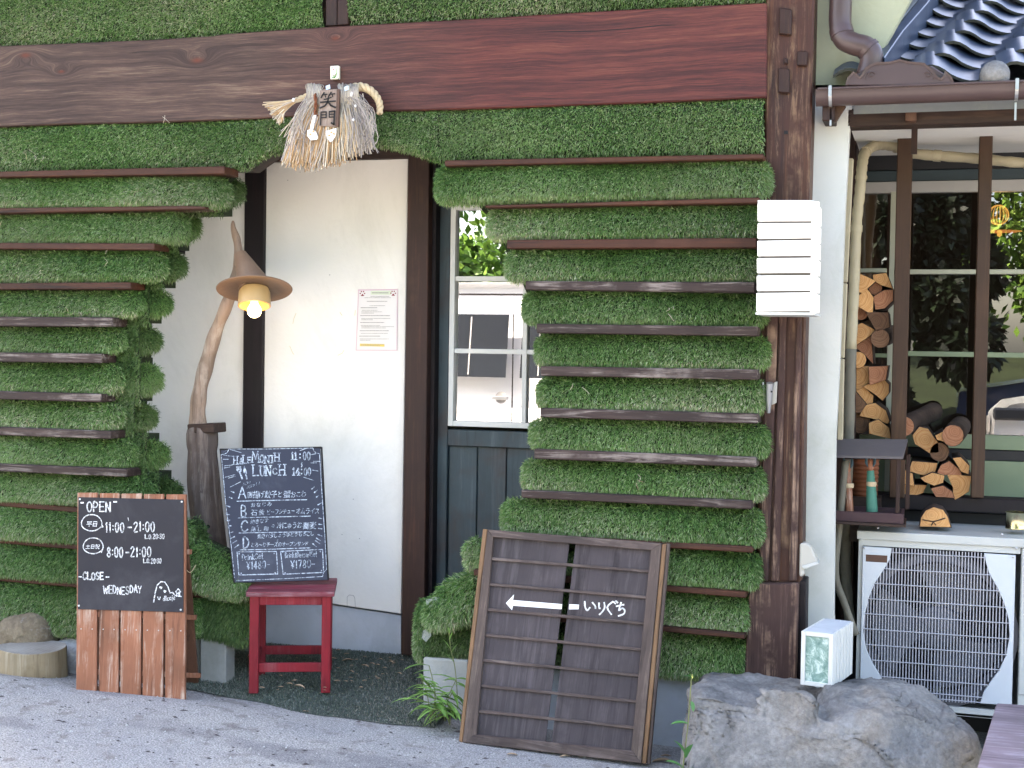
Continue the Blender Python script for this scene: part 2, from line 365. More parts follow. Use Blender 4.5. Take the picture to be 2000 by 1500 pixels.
def turf(par, top, bot, y0, bulge=.05, endL=0, endR=0, dens=105000, L=.019, pal=PAL, fr=M, loc=False, droop=.5, name='turf_strip', flat=False, Wd=.0023, label=None, rnd_=.38):
    'a cushion of turf: top and bottom edge given in photo pixels (or local x,z with loc=True)'
    if not loc:
        top = [tuple(fr.px(x, y, y0-bulge*.6).xz) for x, y in top]; bot = [tuple(fr.px(x, y, y0-bulge*.6).xz) for x, y in bot]
    length = max(.02, np.linalg.norm(np.array(top[-1])-np.array(top[0])))
    ph = rng.uniform(0, 6, 4)
    def surf(s, t):
        a = lerp_pl(top, s); b = lerp_pl(bot, s)
        xz = a*(1-t)[:, None]+b*t[:, None]
        if flat: h = 1-np.abs(2*t-1)**6
        else: h = np.sqrt(np.clip(1-np.abs(2*t-1)**5, 0, 1))*(.72+.28*t)
        e = np.ones_like(s)
        for on, dd in ((endL, s*length), (endR, (1-s)*length)):
            if on: e = e*np.sqrt(np.clip(1-np.clip(1-dd/on, 0, 1)**2, 0, 1))
        wob = 1+.10*np.sin(s*length*9+ph[0])+.06*np.sin(s*length*23+ph[1]+t*3)
        zc = (a[:, 1]+b[:, 1])/2
        xz[:, 1] = zc+(xz[:, 1]-zc)*(.35+.65*e)      # ends draw in to a rounded nose
        return np.stack([xz[:, 0], y0-bulge*h*e*wob, xz[:, 1]], 1)
    def nrm(s, t):
        d = 1e-3; p = surf(s, t)
        ds = surf(np.clip(s+d, 0, 1), t)-surf(np.clip(s-d, 0, 1), t); dt = surf(s, np.clip(t+d, 0, 1))-surf(s, np.clip(t-d, 0, 1))
        N = np.cross(dt, ds); l = np.linalg.norm(N, axis=1)[:, None]; N = np.where(l > 1e-12, N/np.maximum(l, 1e-12), np.array([[0, -1, 0]]))
        N *= np.sign(-N[:, 1]+1e-9)[:, None]
        return p, N
    ns = max(6, int(length/.03)); nt = 9
    ss, tt = np.meshgrid(np.linspace(0, 1, ns), np.linspace(0, 1, nt)); g = surf(ss.ravel(), tt.ravel())
    F = [(j*ns+i, (j+1)*ns+i, (j+1)*ns+i+1, j*ns+i+1) for j in range(nt-1) for i in range(ns-1)]
    back = mk(name, (g.tolist(), F), MT['turf_back'], par, smooth=True, label=label)
    hgt = np.linalg.norm(np.array(top).mean(0)-np.array(bot).mean(0)); area = length*hgt*(1.0 if flat else 1.25)
    dens *= 1.45; n = int(area*dens)
    s = rng.random(n); t = rng.random(n)
    if not flat: t = .5-.5*np.cos(np.pi*np.clip(t*.8+.2*rng.random(n), 0, 1))
    for on, side in ((endL, 0), (endR, 1)):           # more blades on the noses
        if on:
            m2 = int(dens*on*hgt*.9); sx = rng.random(m2)**1.6*on/length; s = np.r_[s, sx if side == 0 else 1-sx]; t = np.r_[t, rng.random(m2)]
    p, N = nrm(s, t)
    jn = np.array([[0, 0, 1.0]])
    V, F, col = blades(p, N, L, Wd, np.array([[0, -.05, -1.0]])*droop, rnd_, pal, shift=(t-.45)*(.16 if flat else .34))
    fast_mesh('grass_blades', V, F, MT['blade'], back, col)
    return back
MT = {}
def blade_mat():
    m = NM('turf_blades'); a = m.n('ShaderNodeAttribute', attribute_name='col')
    m.b.inputs['Roughness'].default_value = .5; m.b.inputs['Specular IOR Level'].default_value = .35
    return m.done(a.outputs['Color'])
# ================================================================ materials
MT['blade'] = blade_mat()
MT['turf_back'] = plain('turf_backing', (38, 52, 30), .95, .2, 20, 0)
MT['plaster'] = plain('white_plaster', (232, 230, 222), .85, .03, 2.5, .3, bs=40, rnd=False, dirt=(184, 184, 172), dirtamt=.5)
MT['plaster_old'] = plain('old_white_plaster', (222, 224, 216), .9, .03, 4, .25, bs=50, rnd=False, dirt=(170, 176, 150), dirtamt=.5)
MT['grey_render'] = plain('grey_render', (138, 144, 150), .9, .06, 6, .3, rnd=False, dirt=(108, 112, 112))
MT['concrete'] = plain('concrete', (160, 162, 158), .9, .07, 5, .5, bs=80, dirt=(118, 122, 108), dirtamt=.6)
MT['slat_red'] = wood('red_brown_slat', (56, 40, 36), (92, 64, 54), (120, 86, 72), 'X', 1.2, wear=(140, 112, 100), wearamt=.25)
MT['slat'] = wood('dark_weathered_slat', (46, 38, 36), (80, 68, 65), (116, 104, 100), 'X', 1.3, wear=(210, 200, 194), wearamt=.85)
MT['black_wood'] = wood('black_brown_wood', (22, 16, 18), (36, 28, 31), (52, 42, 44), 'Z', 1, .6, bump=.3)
MT['dark_wood_z'] = wood('dark_brown_post_wood', (45, 31, 28), (68, 49, 44), (94, 70, 62), 'Z', 1, .6, wear=(132, 108, 92), wearamt=.25)
MT['dark_wood_x'] = wood('dark_brown_rail_wood', (48, 38, 35), (72, 58, 53), (94, 78, 70), 'X', 1, .6, wear=(132, 110, 98), wearamt=.3)
MT['post_wood'] = wood('old_post_wood', (50, 34, 31), (88, 60, 52), (124, 92, 78), 'Z', 1.1, .55, wear=(204, 178, 158), wearamt=.5, rnd=False)
MT['plinth_wood'] = wood('weathered_plinth_wood', (58, 46, 44), (98, 80, 76), (136, 116, 110), 'Z', 1.1, .75, wear=(220, 196, 180), wearamt=.8)
MT['rack_wood'] = wood('brown_stained_timber', (62, 48, 40), (92, 72, 60), (116, 94, 80), 'Z', .9, .55)
MT['cedar'] = wood('orange_brown_cedar', (118, 72, 50), (158, 102, 74), (188, 132, 102), 'Z', 1.3, .6, wear=(214, 190, 170), wearamt=.7)
MT['cedar_x'] = wood('dark_cedar', (86, 56, 42), (118, 80, 60), (146, 104, 80), 'Z', 1.3, .6)
MT['lattice'] = wood('sun_bleached_frame_wood', (72, 60, 56), (108, 92, 84), (144, 126, 114), 'Z', 1.3, .7, wear=(178, 158, 140), wearamt=.5)
MT['lattice_x'] = wood('sun_bleached_rail_wood', (70, 58, 54), (104, 88, 82), (138, 120, 110), 'X', 1.3, .7, wear=(168, 150, 140), wearamt=.5)
MT['lattice_edge'] = wood('painted_sunlit_edge', (110, 80, 58), (160, 122, 86), (198, 160, 116), 'Z', 1.2, .6)  # sunlight on the stile edge put into a pale warm colour
MT['panel'] = wood('grey_brown_panel', (64, 56, 58), (92, 84, 86), (118, 110, 112), 'Z', .6, .8, wear=(140, 128, 130), wearamt=.35, bump=.25)
MT['red'] = wood('worn_red_paint', (104, 16, 30), (156, 22, 40), (180, 44, 58), 'Z', .9, .55, wear=(176, 120, 122), wearamt=.35, bump=.25)
MT['red_x'] = wood('worn_red_seat_paint', (120, 40, 54), (158, 58, 74), (180, 92, 104), 'X', .9, .6, wear=(190, 150, 154), wearamt=.5, bump=.3)
MT['teal'] = wood('teal_stained_wood', (54, 70, 74), (76, 96, 102), (98, 114, 118), 'Z', .8, .6, blotch=(84, 72, 68), bump=.25)
MT['white_paint'] = plain('white_frame_paint', (228, 230, 224), .45, .02, 6, .08)
MT['cream_paint'] = plain('cream_frame_paint', (196, 198, 176), .5, .03, 6, .1)
MT['grey_frame'] = plain('grey_white_frame', (186, 184, 180), .5, .03, 6, .1)
MT['green_paint'] = plain('dusty_green_paint', (120, 134, 106), .6, .05, 5, .1)
MT['teal_flat'] = plain('teal_header_paint', (58, 78, 84), .6, .06, 6, .15)
MT['chalk_dark'] = plain('black_chalkboard', (52, 50, 56), .7, .06, 3, .08, rnd=False, dirt=(104, 102, 106), dirtamt=.6)
MT['chalk_blue'] = plain('blue_black_chalkboard', (48, 54, 74), .55, .08, 2.5, .08, rnd=False, dirt=(112, 118, 132), dirtamt=.65)
def chalk(name, c, lo=.36, hi=.54, base=(60, 58, 64)):
    m = NM(name); v = m.coord()
    return m.done(m.mix(m.ramp(m.noise(v, 140, 5, .7), bw(lo, hi)), lin(base), lin(c)), .85)
MT['chalk'] = chalk('white_chalk_paint', (238, 238, 236))
MT['chalk_soft'] = chalk('soft_blue_white_chalk', (196, 208, 218), .38, .58, (60, 66, 84))
MT['brush_white'] = chalk('brushed_white_paint', (232, 232, 228), .3, .42, (110, 100, 104))
MT['ink_black'] = plain('black_ink', (30, 26, 26), .7, .1, 20, 0)
MT['black_metal'] = plain('black_metal', (30, 30, 32), .4, .1, 8, .05, metal=.3)
MT['dark_plastic'] = plain('dark_plastic', (34, 36, 42), .5, .1, 8, .05)
MT['steel'] = plain('galvanised_steel', (176, 178, 178), .35, .08, 20, .1, metal=.8)
MT['gutter'] = plain('brown_gutter_plastic', (96, 76, 74), .35, .08, 5, .05, rnd=False, dirt=(120, 102, 98), dirtamt=.4)
MT['vinyl'] = plain('beige_pipe_tape', (206, 194, 162), .6, .06, 7, .25, rnd=False, dirt=(160, 146, 112), dirtamt=.6)
MT['vinyl_old'] = plain('stained_old_pipe_tape', (150, 144, 126), .7, .1, 7, .3, rnd=False, dirt=(92, 84, 72), dirtamt=.8)
MT['beige_plastic'] = plain('beige_plastic', (196, 192, 180), .5, .04, 8, .05)
MT['ac_body'] = plain('ac_cream_steel', (206, 208, 202), .45, .02, 4, .05, rnd=False, dirt=(176, 174, 164), dirtamt=.35)
MT['ac_white'] = plain('ac_white_steel', (222, 228, 232), .4, .02, 4, .05, rnd=False, dirt=(196, 200, 204), dirtamt=.3)
MT['ac_wire'] = plain('ac_grille_wire', (184, 184, 190), .45, .03, 6, 0)
MT['ac_fan'] = plain('ac_fan_plastic', (116, 116, 122), .5, .05, 6, .05)
MT['bark'] = plain('log_bark', (84, 66, 56), .95, .25, 14, 1.0, bs=35, dirt=(50, 40, 36), dirtamt=.8)
MT['paper'] = plain('white_paper', (236, 234, 230), .8, .01, 4, 0)
MT['pink'] = plain('pink_print', (206, 176, 186), .8, .02, 4, 0); MT['pale_green'] = plain('pale_green_print', (200, 210, 186), .8, .02, 4, 0)
MT['print_grey'] = plain('grey_print', (150, 150, 146), .8, .05, 40, 0); MT['print_red'] = plain('dark_red_print', (138, 34, 52), .8, .05, 40, 0)
MT['yellow'] = plain('yellow_print', (226, 196, 96), .8, .03, 20, 0); MT['green_ink'] = plain('green_ink', (30, 130, 60), .6, .05, 20, 0)
MT['straw_rope'] = plain('straw_rope', (206, 184, 148), .8, .1, 30, .6, bs=160)
MT['tin'] = plain('tin_can_metal', (190, 184, 150), .18, .05, 6, .05, metal=1.0)
MT['terracotta'] = plain('terracotta', (150, 88, 56), .8, .08, 6, .2)
MT['leaf_dry'] = plain('dry_leaf', (166, 140, 112), .8, .12, 12, .1)
MT['bark_grey'] = wood('weathered_grey_driftwood', (70, 58, 54), (120, 106, 98), (160, 146, 134), 'Z', .9, .9, blotch=(84, 66, 58), wear=(186, 176, 164), wearamt=.5, bump=1.0)
MT['driftwood'] = wood('smooth_tan_driftwood', (130, 108, 92), (172, 148, 128), (198, 178, 160), 'Z', .6, .55, wear=(218, 204, 188), wearamt=.5, bump=.3)
MT['rust'] = plain('rusty_brown_metal', (112, 82, 68), .5, .15, 10, .3, bs=60, metal=.2, dirt=(146, 104, 78), dirtamt=.6)
MT['ceramic'] = plain('tan_ceramic', (206, 168, 112), .4, .04, 6, .05)
def glass_mat(name, refl=.35, tint=(.75, .8, .8, 1), rough=0.0):
    m = NM(name); t = m.n('ShaderNodeBsdfTransparent'); t.inputs[0].default_value = tint
    g = m.n('ShaderNodeBsdfGlossy'); g.inputs['Roughness'].default_value = rough; g.inputs[0].default_value = (.95, .97, 1, 1)
    lw = m.n('ShaderNodeLayerWeight'); lw.inputs[0].default_value = .3
    f = m.math('ADD', m.math('MULTIPLY', lw.outputs['Fresnel'], .6), refl)
    mx = m.n('ShaderNodeMixShader', i_0=f, i_1=t.outputs[0], i_2=g.outputs[0]); m.t.links.new(mx.outputs[0], m.out.inputs[0]); return m.m
MT['door_glass'] = glass_mat('reflective_door_glass', .40, (.55, .6, .6, 1))
MT['win_glass'] = glass_mat('window_glass', .12, (.4, .42, .42, 1))
MT['van_glass'] = glass_mat('dark_car_glass', .12, (.35, .4, .45, 1))
def beam_mat():
    m = NM('great_beam_wood'); tc = m.n('ShaderNodeTexCoord'); sep = m.n('ShaderNodeSeparateXYZ', i_0=tc.outputs['Object'])
    X, Z = sep.outputs[0], sep.outputs[2]
    warp = m.noise(tc.outputs['Object'], 1.6, 4, .6); z = m.math('ADD', Z, m.math('MULTIPLY', warp, .05)); kd = None
    for kx, kz, a, s_ in BEAM_KNOTS:
        dx = m.math('MULTIPLY', m.math('SUBTRACT', X, kx), 1/a); dz = m.math('MULTIPLY', m.math('SUBTRACT', Z, kz), 1/(a*.42))
        r = m.math('ADD', m.math('MULTIPLY', dx, dx), m.math('MULTIPLY', dz, dz))
        e = m.math('POWER', 2.718, m.math('MULTIPLY', r, -1.0)); z = m.math('ADD', z, m.math('MULTIPLY', e, s_))
        e2 = m.math('POWER', 2.718, m.math('MULTIPLY', r, -14.0)); kd = e2 if kd is None else m.math('MAXIMUM', kd, e2)
    cb = m.n('ShaderNodeCombineXYZ', i_0=m.math('MULTIPLY', X, .9), i_1=0.0, i_2=m.math('MULTIPLY', z, 34))
    g = m.noise(cb.outputs[0], 1.0, 10, .8, .2); f = m.noise(cb.outputs[0], 9, 4, .75)
    gg = m.math('ADD', m.math('MULTIPLY', g, .68), m.math('MULTIPLY', f, .32))
    col = m.ramp(gg, [(.37, lin(toned((54, 38, 34), .42, 1.15))), (.46, lin(toned((104, 80, 72), .42, 1.15))), (.54, lin(toned((136, 108, 96), .42, 1.15))), (.62, lin(toned((190, 164, 142), .42, 1.15)))])
    bl = m.noise(m.n('ShaderNodeMapping', i_Vector=tc.outputs['Object'], i_Scale=(1, 1, 3)).outputs[0], 1.5, 5, .6)
    col = m.mix(m.ramp(bl, bw(.35, .7)), m.mix(1, col, (.5, .47, .48, 1), 'MULTIPLY'), col)
    cr = m.ramp(gg, [(.37, lin(toned((58, 34, 32), .42, 1.15))), (.46, lin(toned((96, 50, 48), .42, 1.15))), (.54, lin(toned((130, 68, 62), .42, 1.15))), (.7, lin(toned((176, 116, 88), .42, 1.15)))])
    stain = m.math('MULTIPLY', m.n('ShaderNodeMapRange', i_0=m.math('ADD', X, m.math('MULTIPLY', bl, .5)), i_1=-.1, i_2=.85).outputs[0], .9)
    col = m.mix(stain, col, cr); col = m.mix(m.math('MULTIPLY', kd, .8), col, lin(toned((134, 66, 46), .42, 1.15)))
    crack = m.math('ABSOLUTE', m.math('SUBTRACT', m.math('ADD', Z, m.math('MULTIPLY', warp, .05)), .125))
    ck = m.math('MULTIPLY', m.math('LESS_THAN', crack, .0016), m.ramp(m.noise(m.n('ShaderNodeMapping', i_Vector=tc.outputs['Object'], i_Scale=(1.2, 0, 0)).outputs[0], 1.3, 2), bw(.52, .56)))
    col = m.mix(ck, col, lin((26, 18, 18))); m.bump(m.math('SUBTRACT', gg, ck), .6, .005)
    return m.done(col, .6, .3)
def ring_mat(name, c1, c2, c3):
    c1, c2, c3 = [toned(q, TONE.get(name, 1)) for q in (c1, c2, c3)]
    m = NM(name); tc = m.n('ShaderNodeTexCoord'); oi = m.n('ShaderNodeObjectInfo')
    v = m.n('ShaderNodeVectorMath', operation='ADD', i_0=tc.outputs['Object'], i_1=m.n('ShaderNodeVectorMath', operation='SCALE', i_0=(0.02, 0, -.015), i_3=oi.outputs['Random']).outputs[0]).outputs[0]
    flat = m.n('ShaderNodeVectorMath', operation='MULTIPLY', i_0=v, i_1=(1, 0, 1)).outputs[0]
    L = m.n('ShaderNodeVectorMath', operation='LENGTH', i_0=flat).outputs['Value']
    nz = m.noise(v, 30, 3, .5); rg = m.noise(m.n('ShaderNodeCombineXYZ', i_0=m.math('ADD', m.math('MULTIPLY', L, 260), m.math('MULTIPLY', nz, 3))).outputs[0], 1.0, 2)
    col = m.ramp(rg, [(.3, lin(c1)), (.5, lin(c2)), (.7, lin(c3))])
    big = m.noise(m.coord((1, 1, 1)), 9, 4, .6); col = m.mix(.6, col, m.mix(1, col, m.ramp(big, [(.3, (.62, .5, .42, 1)), (.7, (1.25, 1.2, 1.1, 1))]), 'MULTIPLY'))
    hs = m.n('ShaderNodeHueSaturation', i_Color=col); m.t.links.new(m.n('ShaderNodeMapRange', i_0=oi.outputs['Random'], i_3=.72, i_4=1.12).outputs[0], hs.inputs['Value'])
    m.bump(rg, .2, .002); return m.done(hs.outputs[0], .8, .2)
MT['cut'] = ring_mat('fresh_cut_wood', (176, 118, 72), (206, 156, 104), (222, 182, 132))
MT['cut_pink'] = ring_mat('reddish_cut_wood', (142, 92, 70), (176, 122, 92), (200, 152, 120))
MT['cut_dark'] = ring_mat('weathered_cut_wood', (96, 72, 56), (130, 98, 76), (154, 122, 98))
MT['stump_cut'] = ring_mat('grey_stump_top', (150, 150, 148), (176, 176, 172), (196, 196, 190))
MT['stump_side'] = wood('peeled_stump_side', (120, 104, 80), (164, 148, 118), (196, 184, 158), 'Z', .5, .8, blotch=(124, 100, 70), bump=.5)
def asphalt():
    m = NM('dusty_asphalt'); v = m.coord((1, 1, 1), False)
    a = m.noise(v, 210, 3, .7); b = m.noise(v, 1.1, 6, .65, .4); c_ = m.noise(v, 14, 5, .6)
    vo = m.n('ShaderNodeTexVoronoi', i_Vector=v, feature='F1'); vo.inputs['Scale'].default_value = 120
    col = m.ramp(a, [(.35, lin((112, 112, 112))), (.5, lin((150, 149, 148))), (.66, lin((190, 188, 184)))])
    col = m.mix(m.ramp(b, bw(.42, .62)), col, m.mix(1, col, (1.18, 1.15, 1.1, 1), 'MULTIPLY'))
    col = m.mix(m.math('MULTIPLY', m.ramp(c_, bw(.55, .66)), .6), col, lin((112, 106, 100)))
    damp = m.ramp(m.noise(m.n('ShaderNodeMapping', i_Vector=v, i_Scale=(1.4, 3, 1), i_Location=(.3, .2, 0)).outputs[0], 1.4, 4, .5, .3), bw(.58, .66))
    col = m.mix(m.math('MULTIPLY', damp, .35), col, lin((72, 72, 80)))
    m.bump(m.math('ADD', a, m.math('MULTIPLY', vo.outputs[0], .8)), .7, .006)
    return m.done(col, .85, .3)
MT['asphalt'] = asphalt()
def rockmat(name, c1, c2, c3, warm):
    c1, c2, c3, warm = [toned(q, .74) for q in (c1, c2, c3, warm)]
    m = NM(name); v = m.coord((1, 1, 1), False); a = m.noise(v, 4.5, 10, .68, .6); b = m.noise(v, 60, 5, .7); c_ = m.noise(v, 2.2, 5, .6, 1.2)
    col = m.ramp(a, [(.32, lin(c1)), (.5, lin(c2)), (.68, lin(c3))])
    col = m.mix(m.math('MULTIPLY', m.ramp(c_, bw(.5, .68)), .6), col, lin(warm))
    col = m.mix(.4, col, m.mix(1, col, m.ramp(b, [(.35, (.5, .5, .5, 1)), (.65, (1.5, 1.5, 1.5, 1))]), 'MULTIPLY'))
    lich = m.ramp(m.noise(v, 13, 8, .75, .3), bw(.6, .68)); col = m.mix(m.math('MULTIPLY', lich, .35), col, lin((178, 180, 178)))
    m.bump(m.math('ADD', m.noise(v, 12, 10, .72), m.math('MULTIPLY', b, .35)), .9, .02); return m.done(col, .85, .3)
MT['rock'] = rockmat('grey_boulder', (104, 104, 104), (140, 139, 137), (170, 168, 164), (156, 140, 120))
MT['rock_brown'] = rockmat('brown_stone', (112, 98, 82), (140, 126, 104), (166, 152, 128), (120, 110, 84))
MT['rock_white'] = rockmat('pale_stone', (170, 172, 170), (198, 200, 196), (216, 218, 214), (186, 180, 160))
def tile_mat():
    m = NM('blue_glazed_tile'); v = m.coord((1, 1, 1)); a = m.noise(v, 7, 6, .6)
    col = m.ramp(a, [(.3, lin(toned((50, 64, 88), .6, 1.0))), (.5, lin(toned((68, 84, 108), .6, 1.0))), (.7, lin(toned((90, 104, 124), .6, 1.0)))])
    oi = m.n('ShaderNodeObjectInfo'); hs = m.n('ShaderNodeHueSaturation', i_Color=col); m.t.links.new(m.n('ShaderNodeMapRange', i_0=oi.outputs['Random'], i_3=.8, i_4=1.15).outputs[0], hs.inputs['Value'])
    col = m.mix(m.math('MULTIPLY', m.ramp(m.noise(v, 25, 8, .75), bw(.6, .7)), .5), hs.outputs[0], lin(toned((110, 112, 100), .5, 1.1)))
    m.bump(m.noise(v, 40, 4), .1, .002); return m.done(col, .36, .4)
MT['tile'] = tile_mat(); MT['tile_edge'] = plain('mossy_tile_edge', (84, 86, 76), .9, .2, 20, .5)
MT['flashing'] = plain('grey_flashing', (92, 98, 100), .5, .1, 8, .1, rnd=False, dirt=(120, 126, 108))

# ================================================================ the ground
def grid(x0, x1, y0, y1, nx, ny, zf):
    V = [(x0+(x1-x0)*i/nx, y0+(y1-y0)*j/ny) for j in range(ny+1) for i in range(nx+1)]
    return [(x, y, zf(x, y)) for x, y in V], [(j*(nx+1)+i, j*(nx+1)+i+1, (j+1)*(nx+1)+i+1, (j+1)*(nx+1)+i) for j in range(ny) for i in range(nx)]
def gh(x, y):
    h = gz(x) + .036*min(1, max(0, (-.15-y)/.25))*min(1, max(0, (-1.85-x)/.5))
    if -4 < x < 1.5 and -1.6 < y < .6: h += .004*mnoise.noise(Vector((x*3, y*3, 0)))
    return h
xs = np.r_[-120, -40, -15, -8, np.arange(-4.5, 1.61, .05), 4, 8, 15, 40, 120]; ys = np.r_[-120, -40, -15, -8, -4, np.arange(-1.6, .61, .05), 3, 12, 60]
gv = [(x, y, gh(x, y)) for y in ys for x in xs]; nx = len(xs)
mk('ground', (gv, [(j*nx+i, j*nx+i+1, (j+1)*nx+i+1, (j+1)*nx+i) for j in range(len(ys)-1) for i in range(nx-1)]), MT['asphalt'], kind='structure', smooth=True, origin=(0, 0, 0))
MT['bank'] = plain('grassy_bank_soil', (52, 64, 38), .95, .2, 3, .5)
mk('grass_bank', grid(-60, 60, -70, -10.6, 30, 12, lambda x, y: .02+min(1.2, (-10.6-y)*.25)+.1*math.sin(x)), MT['bank'], kind='structure', smooth=True, origin=(0, -30, 0))
cz = lambda x, y: gz(x)*max(0, -y)*2+.015 if y < .0 else .018
cp = [M.px(395, 1338, 0), ]
# dark green mat in the doorway
mx0, mx1 = -2.62, -1.58
mt_v, mt_f = grid(mx0, mx1, -.16, .6, 30, 12, lambda x, y: gh(x, y)+.003+(.018-gz(x)-.003)*min(1, max(0, (y+.16)/.45)))
mt_v = [(x, y+(.025*math.sin(x*7)+.012*math.sin(x*19) if y < -.1 else 0)-.06*(x+2.6) * (1 if y < 0 else 0), z) for x, y, z in mt_v]
MT['mat_green'] = plain('dark_green_matting', (96, 104, 96), .95, .15, 12, .4)
mat_ = mk('doorway_mat', (mt_v, mt_f), MT['mat_green'], label='dark green turf mat on the ground in front of the doorway', cat='mat', smooth=True)
A = np.array(mt_v); n = 60000; q = rng.integers(0, len(mt_f), n); Fq = np.array(mt_f)[q]; a = rng.random((n, 1)); b = rng.random((n, 1))
Pm = A[Fq[:, 0]]*(1-a)*(1-b)+A[Fq[:, 1]]*a*(1-b)+A[Fq[:, 2]]*a*b+A[Fq[:, 3]]*(1-a)*b
V, F, col = blades(Pm, np.tile([[0, -.2, 1.0]], (n, 1)), .009, .003, np.array([[0, 0, .2]]), .5, [(66, 82, 72), (88, 100, 90), (112, 118, 108), (150, 144, 134)])
fast_mesh('grass_blades', V, F, MT['blade'], mat_, col)

# ================================================================ cafe building
BY = .45      # plane of the back of the doorway
cafe = thing('cafe_building', 'old timber framed cafe with huge weathered beam and white plaster doorway', 'building', (-1.9, 0, 0))
b0, b1, b2, b3 = M.px(-60, 93, -.06), M.px(1497, 5, -.06), M.px(1497, 190, -.06), M.px(-60, 247, -.06)
bx = (b0.x+b1.x)/2; bz = (b0.z+b2.z)/2
BEAM_KNOTS = [(M.px(385, 118, -.06).x-bx, M.px(385, 118, -.06).z-bz, .08, .055), (M.px(50, 108, -.06).x-bx, M.px(50, 108, -.06).z-bz, .08, -.05), (M.px(655, 75, -.06).x-bx, M.px(655, 75, -.06).z-bz, .06, .06), (M.px(120, 140, -.06).x-bx, M.px(120, 140, -.06).z-bz, .05, .05)]
MT['beam'] = beam_mat()
tp = [(-60, 92), (140, 84), (300, 77), (415, 70), (440, 66), (640, 52), (900, 38), (1200, 20), (1497, 5)]; bt = [(1497, 190), (1300, 199), (1000, 210), (750, 217), (500, 232), (300, 239), (120, 243), (-60, 250)]
mk('beam', pxp(M, tp+bt, -.06, .2), MT['beam'], cafe, bev=.004, origin=(bx, 0, bz))
mk('plaster_wall', pxb(M, 240, 300, 478, 1300, BY, .08), MT['plaster'], cafe)
mk('plaster_wall', pxp(M, [(513, 318), (797, 310), (783, 1199), (640, 1178), (505, 1170)], BY, .08), MT['plaster'], cafe, bev=.002)
mk('foundation_skirting', pxp(M, [(240, 1155), (505, 1172), (640, 1181), (783, 1202), (783, 1292), (240, 1280)], BY+.012, .08), MT['grey_render'], cafe)
mk('door_header', pxp(M, [(430, 270), (860, 262), (860, 309), (797, 308.5), (513, 316), (430, 318)], BY-.03, .1), MT['dark_wood_x'], cafe)
mk('post', pxp(M, [(478, 290), (517, 288), (507, 1190), (470, 1190)], BY-.02, .12), MT['black_wood'], cafe, bev=.003)
mk('post', pxp(M, [(797, 285), (839, 285), (828, 1283), (783, 1279)], BY-.06, .12), MT['dark_wood_z'], cafe, bev=.003)
mk('door_jamb', pxp(M, [(838, 285), (853, 285), (842, 1290), (828, 1287)], BY-.02, .1), MT['black_wood'], cafe)
# upper studs
mk('stud', pxp(M, [(636, -130), (659, -130), (657, 50), (636, 51)], -.045, .1), MT['dark_wood_z'], cafe, bev=.003)
mk('stud', pxp(M, [(660, -130), (682, -130), (679, 48), (658, 50)], -.043, .1), MT['dark_wood_z'], cafe, bev=.003)
# big corner post with mouldings
pw = MT['post_wood']
mk('corner_post', pxp(M, [(1497, -135), (1594, -135), (1586, 200), (1580, 400), (1572, 700), (1566, 1140), (1478, 1140), (1484, 700), (1493, 300)], -.03, .14), pw, cafe, bev=.006)
for a_, b_, c_, d_ in ((1497, 1520, 1482, 1500), (1522, 1536, 1506, 1522), (1556, 1566, 1540, 1556)):
    mk('moulding_strip', pxp(M, [(a_, 610), (b_, 610), (d_, 1136), (c_, 1136)], -.045, .02), MT['plinth_wood'], cafe, bev=.004)
mk('post_plinth', pxp(M, [(1464, 1140), (1560, 1140), (1554, 1336), (1453, 1330)], -.07, .16), MT['plinth_wood'], cafe, bev=.004)
mk('post_plinth_side', pxp(M, [(1561, 1134), (1575, 1134), (1572, 1318), (1556, 1336)], -.03, .1), MT['black_wood'], cafe, bev=.003)
for q in ([(1522, 14), (1546, 18), (1545, 68), (1521, 66)], [(1520, 132), (1542, 134), (1542, 182), (1519, 180)], [(1531, 113), (1538, 113), (1538, 124), (1531, 124)], [(1557, 100), (1577, 100), (1576, 128), (1556, 128)]):
    mk('peg', pxp(M, q, -.045, .03), MT['dark_wood_z'], cafe, bev=.003)
mk('peg_hole', pxp(M, [(1531, 255), (1539, 255), (1539, 262), (1531, 262)], -.0335, .01), MT['ink_black'], cafe)
# walls and roof the picture leaves out, which shade the front
mk('upper_wall', box(-9, -.38, .12, 7, 2.2, 3.5), MT['plaster_old'], cafe)
mk('side_wall', box(-.50, -.38, .15, 7, -.1, 2.2), MT['plaster_old'], cafe)
mk('back_wall', box(-9, -.3, 6.8, 7, -.1, 2.2), MT['plaster_old'], cafe)
mk('front_wall', box(-9, -4.35, .12, .25, -.1, 2.2), MT['plaster_old'], cafe)
mk('roof', ([(-9.4, -.55, 3.35), (.3, -.55, 3.35), (.3, 3.5, 5.6), (-9.4, 3.5, 5.6), (-9.4, 7.6, 3.35), (.3, 7.6, 3.35), (-9.4, -.55, 3.2), (.3, -.55, 3.2), (.3, 3.5, 5.45), (-9.4, 3.5, 5.45), (-9.4, 7.6, 3.2), (.3, 7.6, 3.2)],
   [(0, 1, 2, 3), (3, 2, 5, 4), (6, 9, 8, 7), (9, 10, 11, 8), (0, 6, 7, 1), (4, 5, 11, 10), (0, 3, 9, 6), (3, 4, 10, 9), (1, 7, 8, 2), (2, 8, 11, 5)]), MT['tile'], cafe)

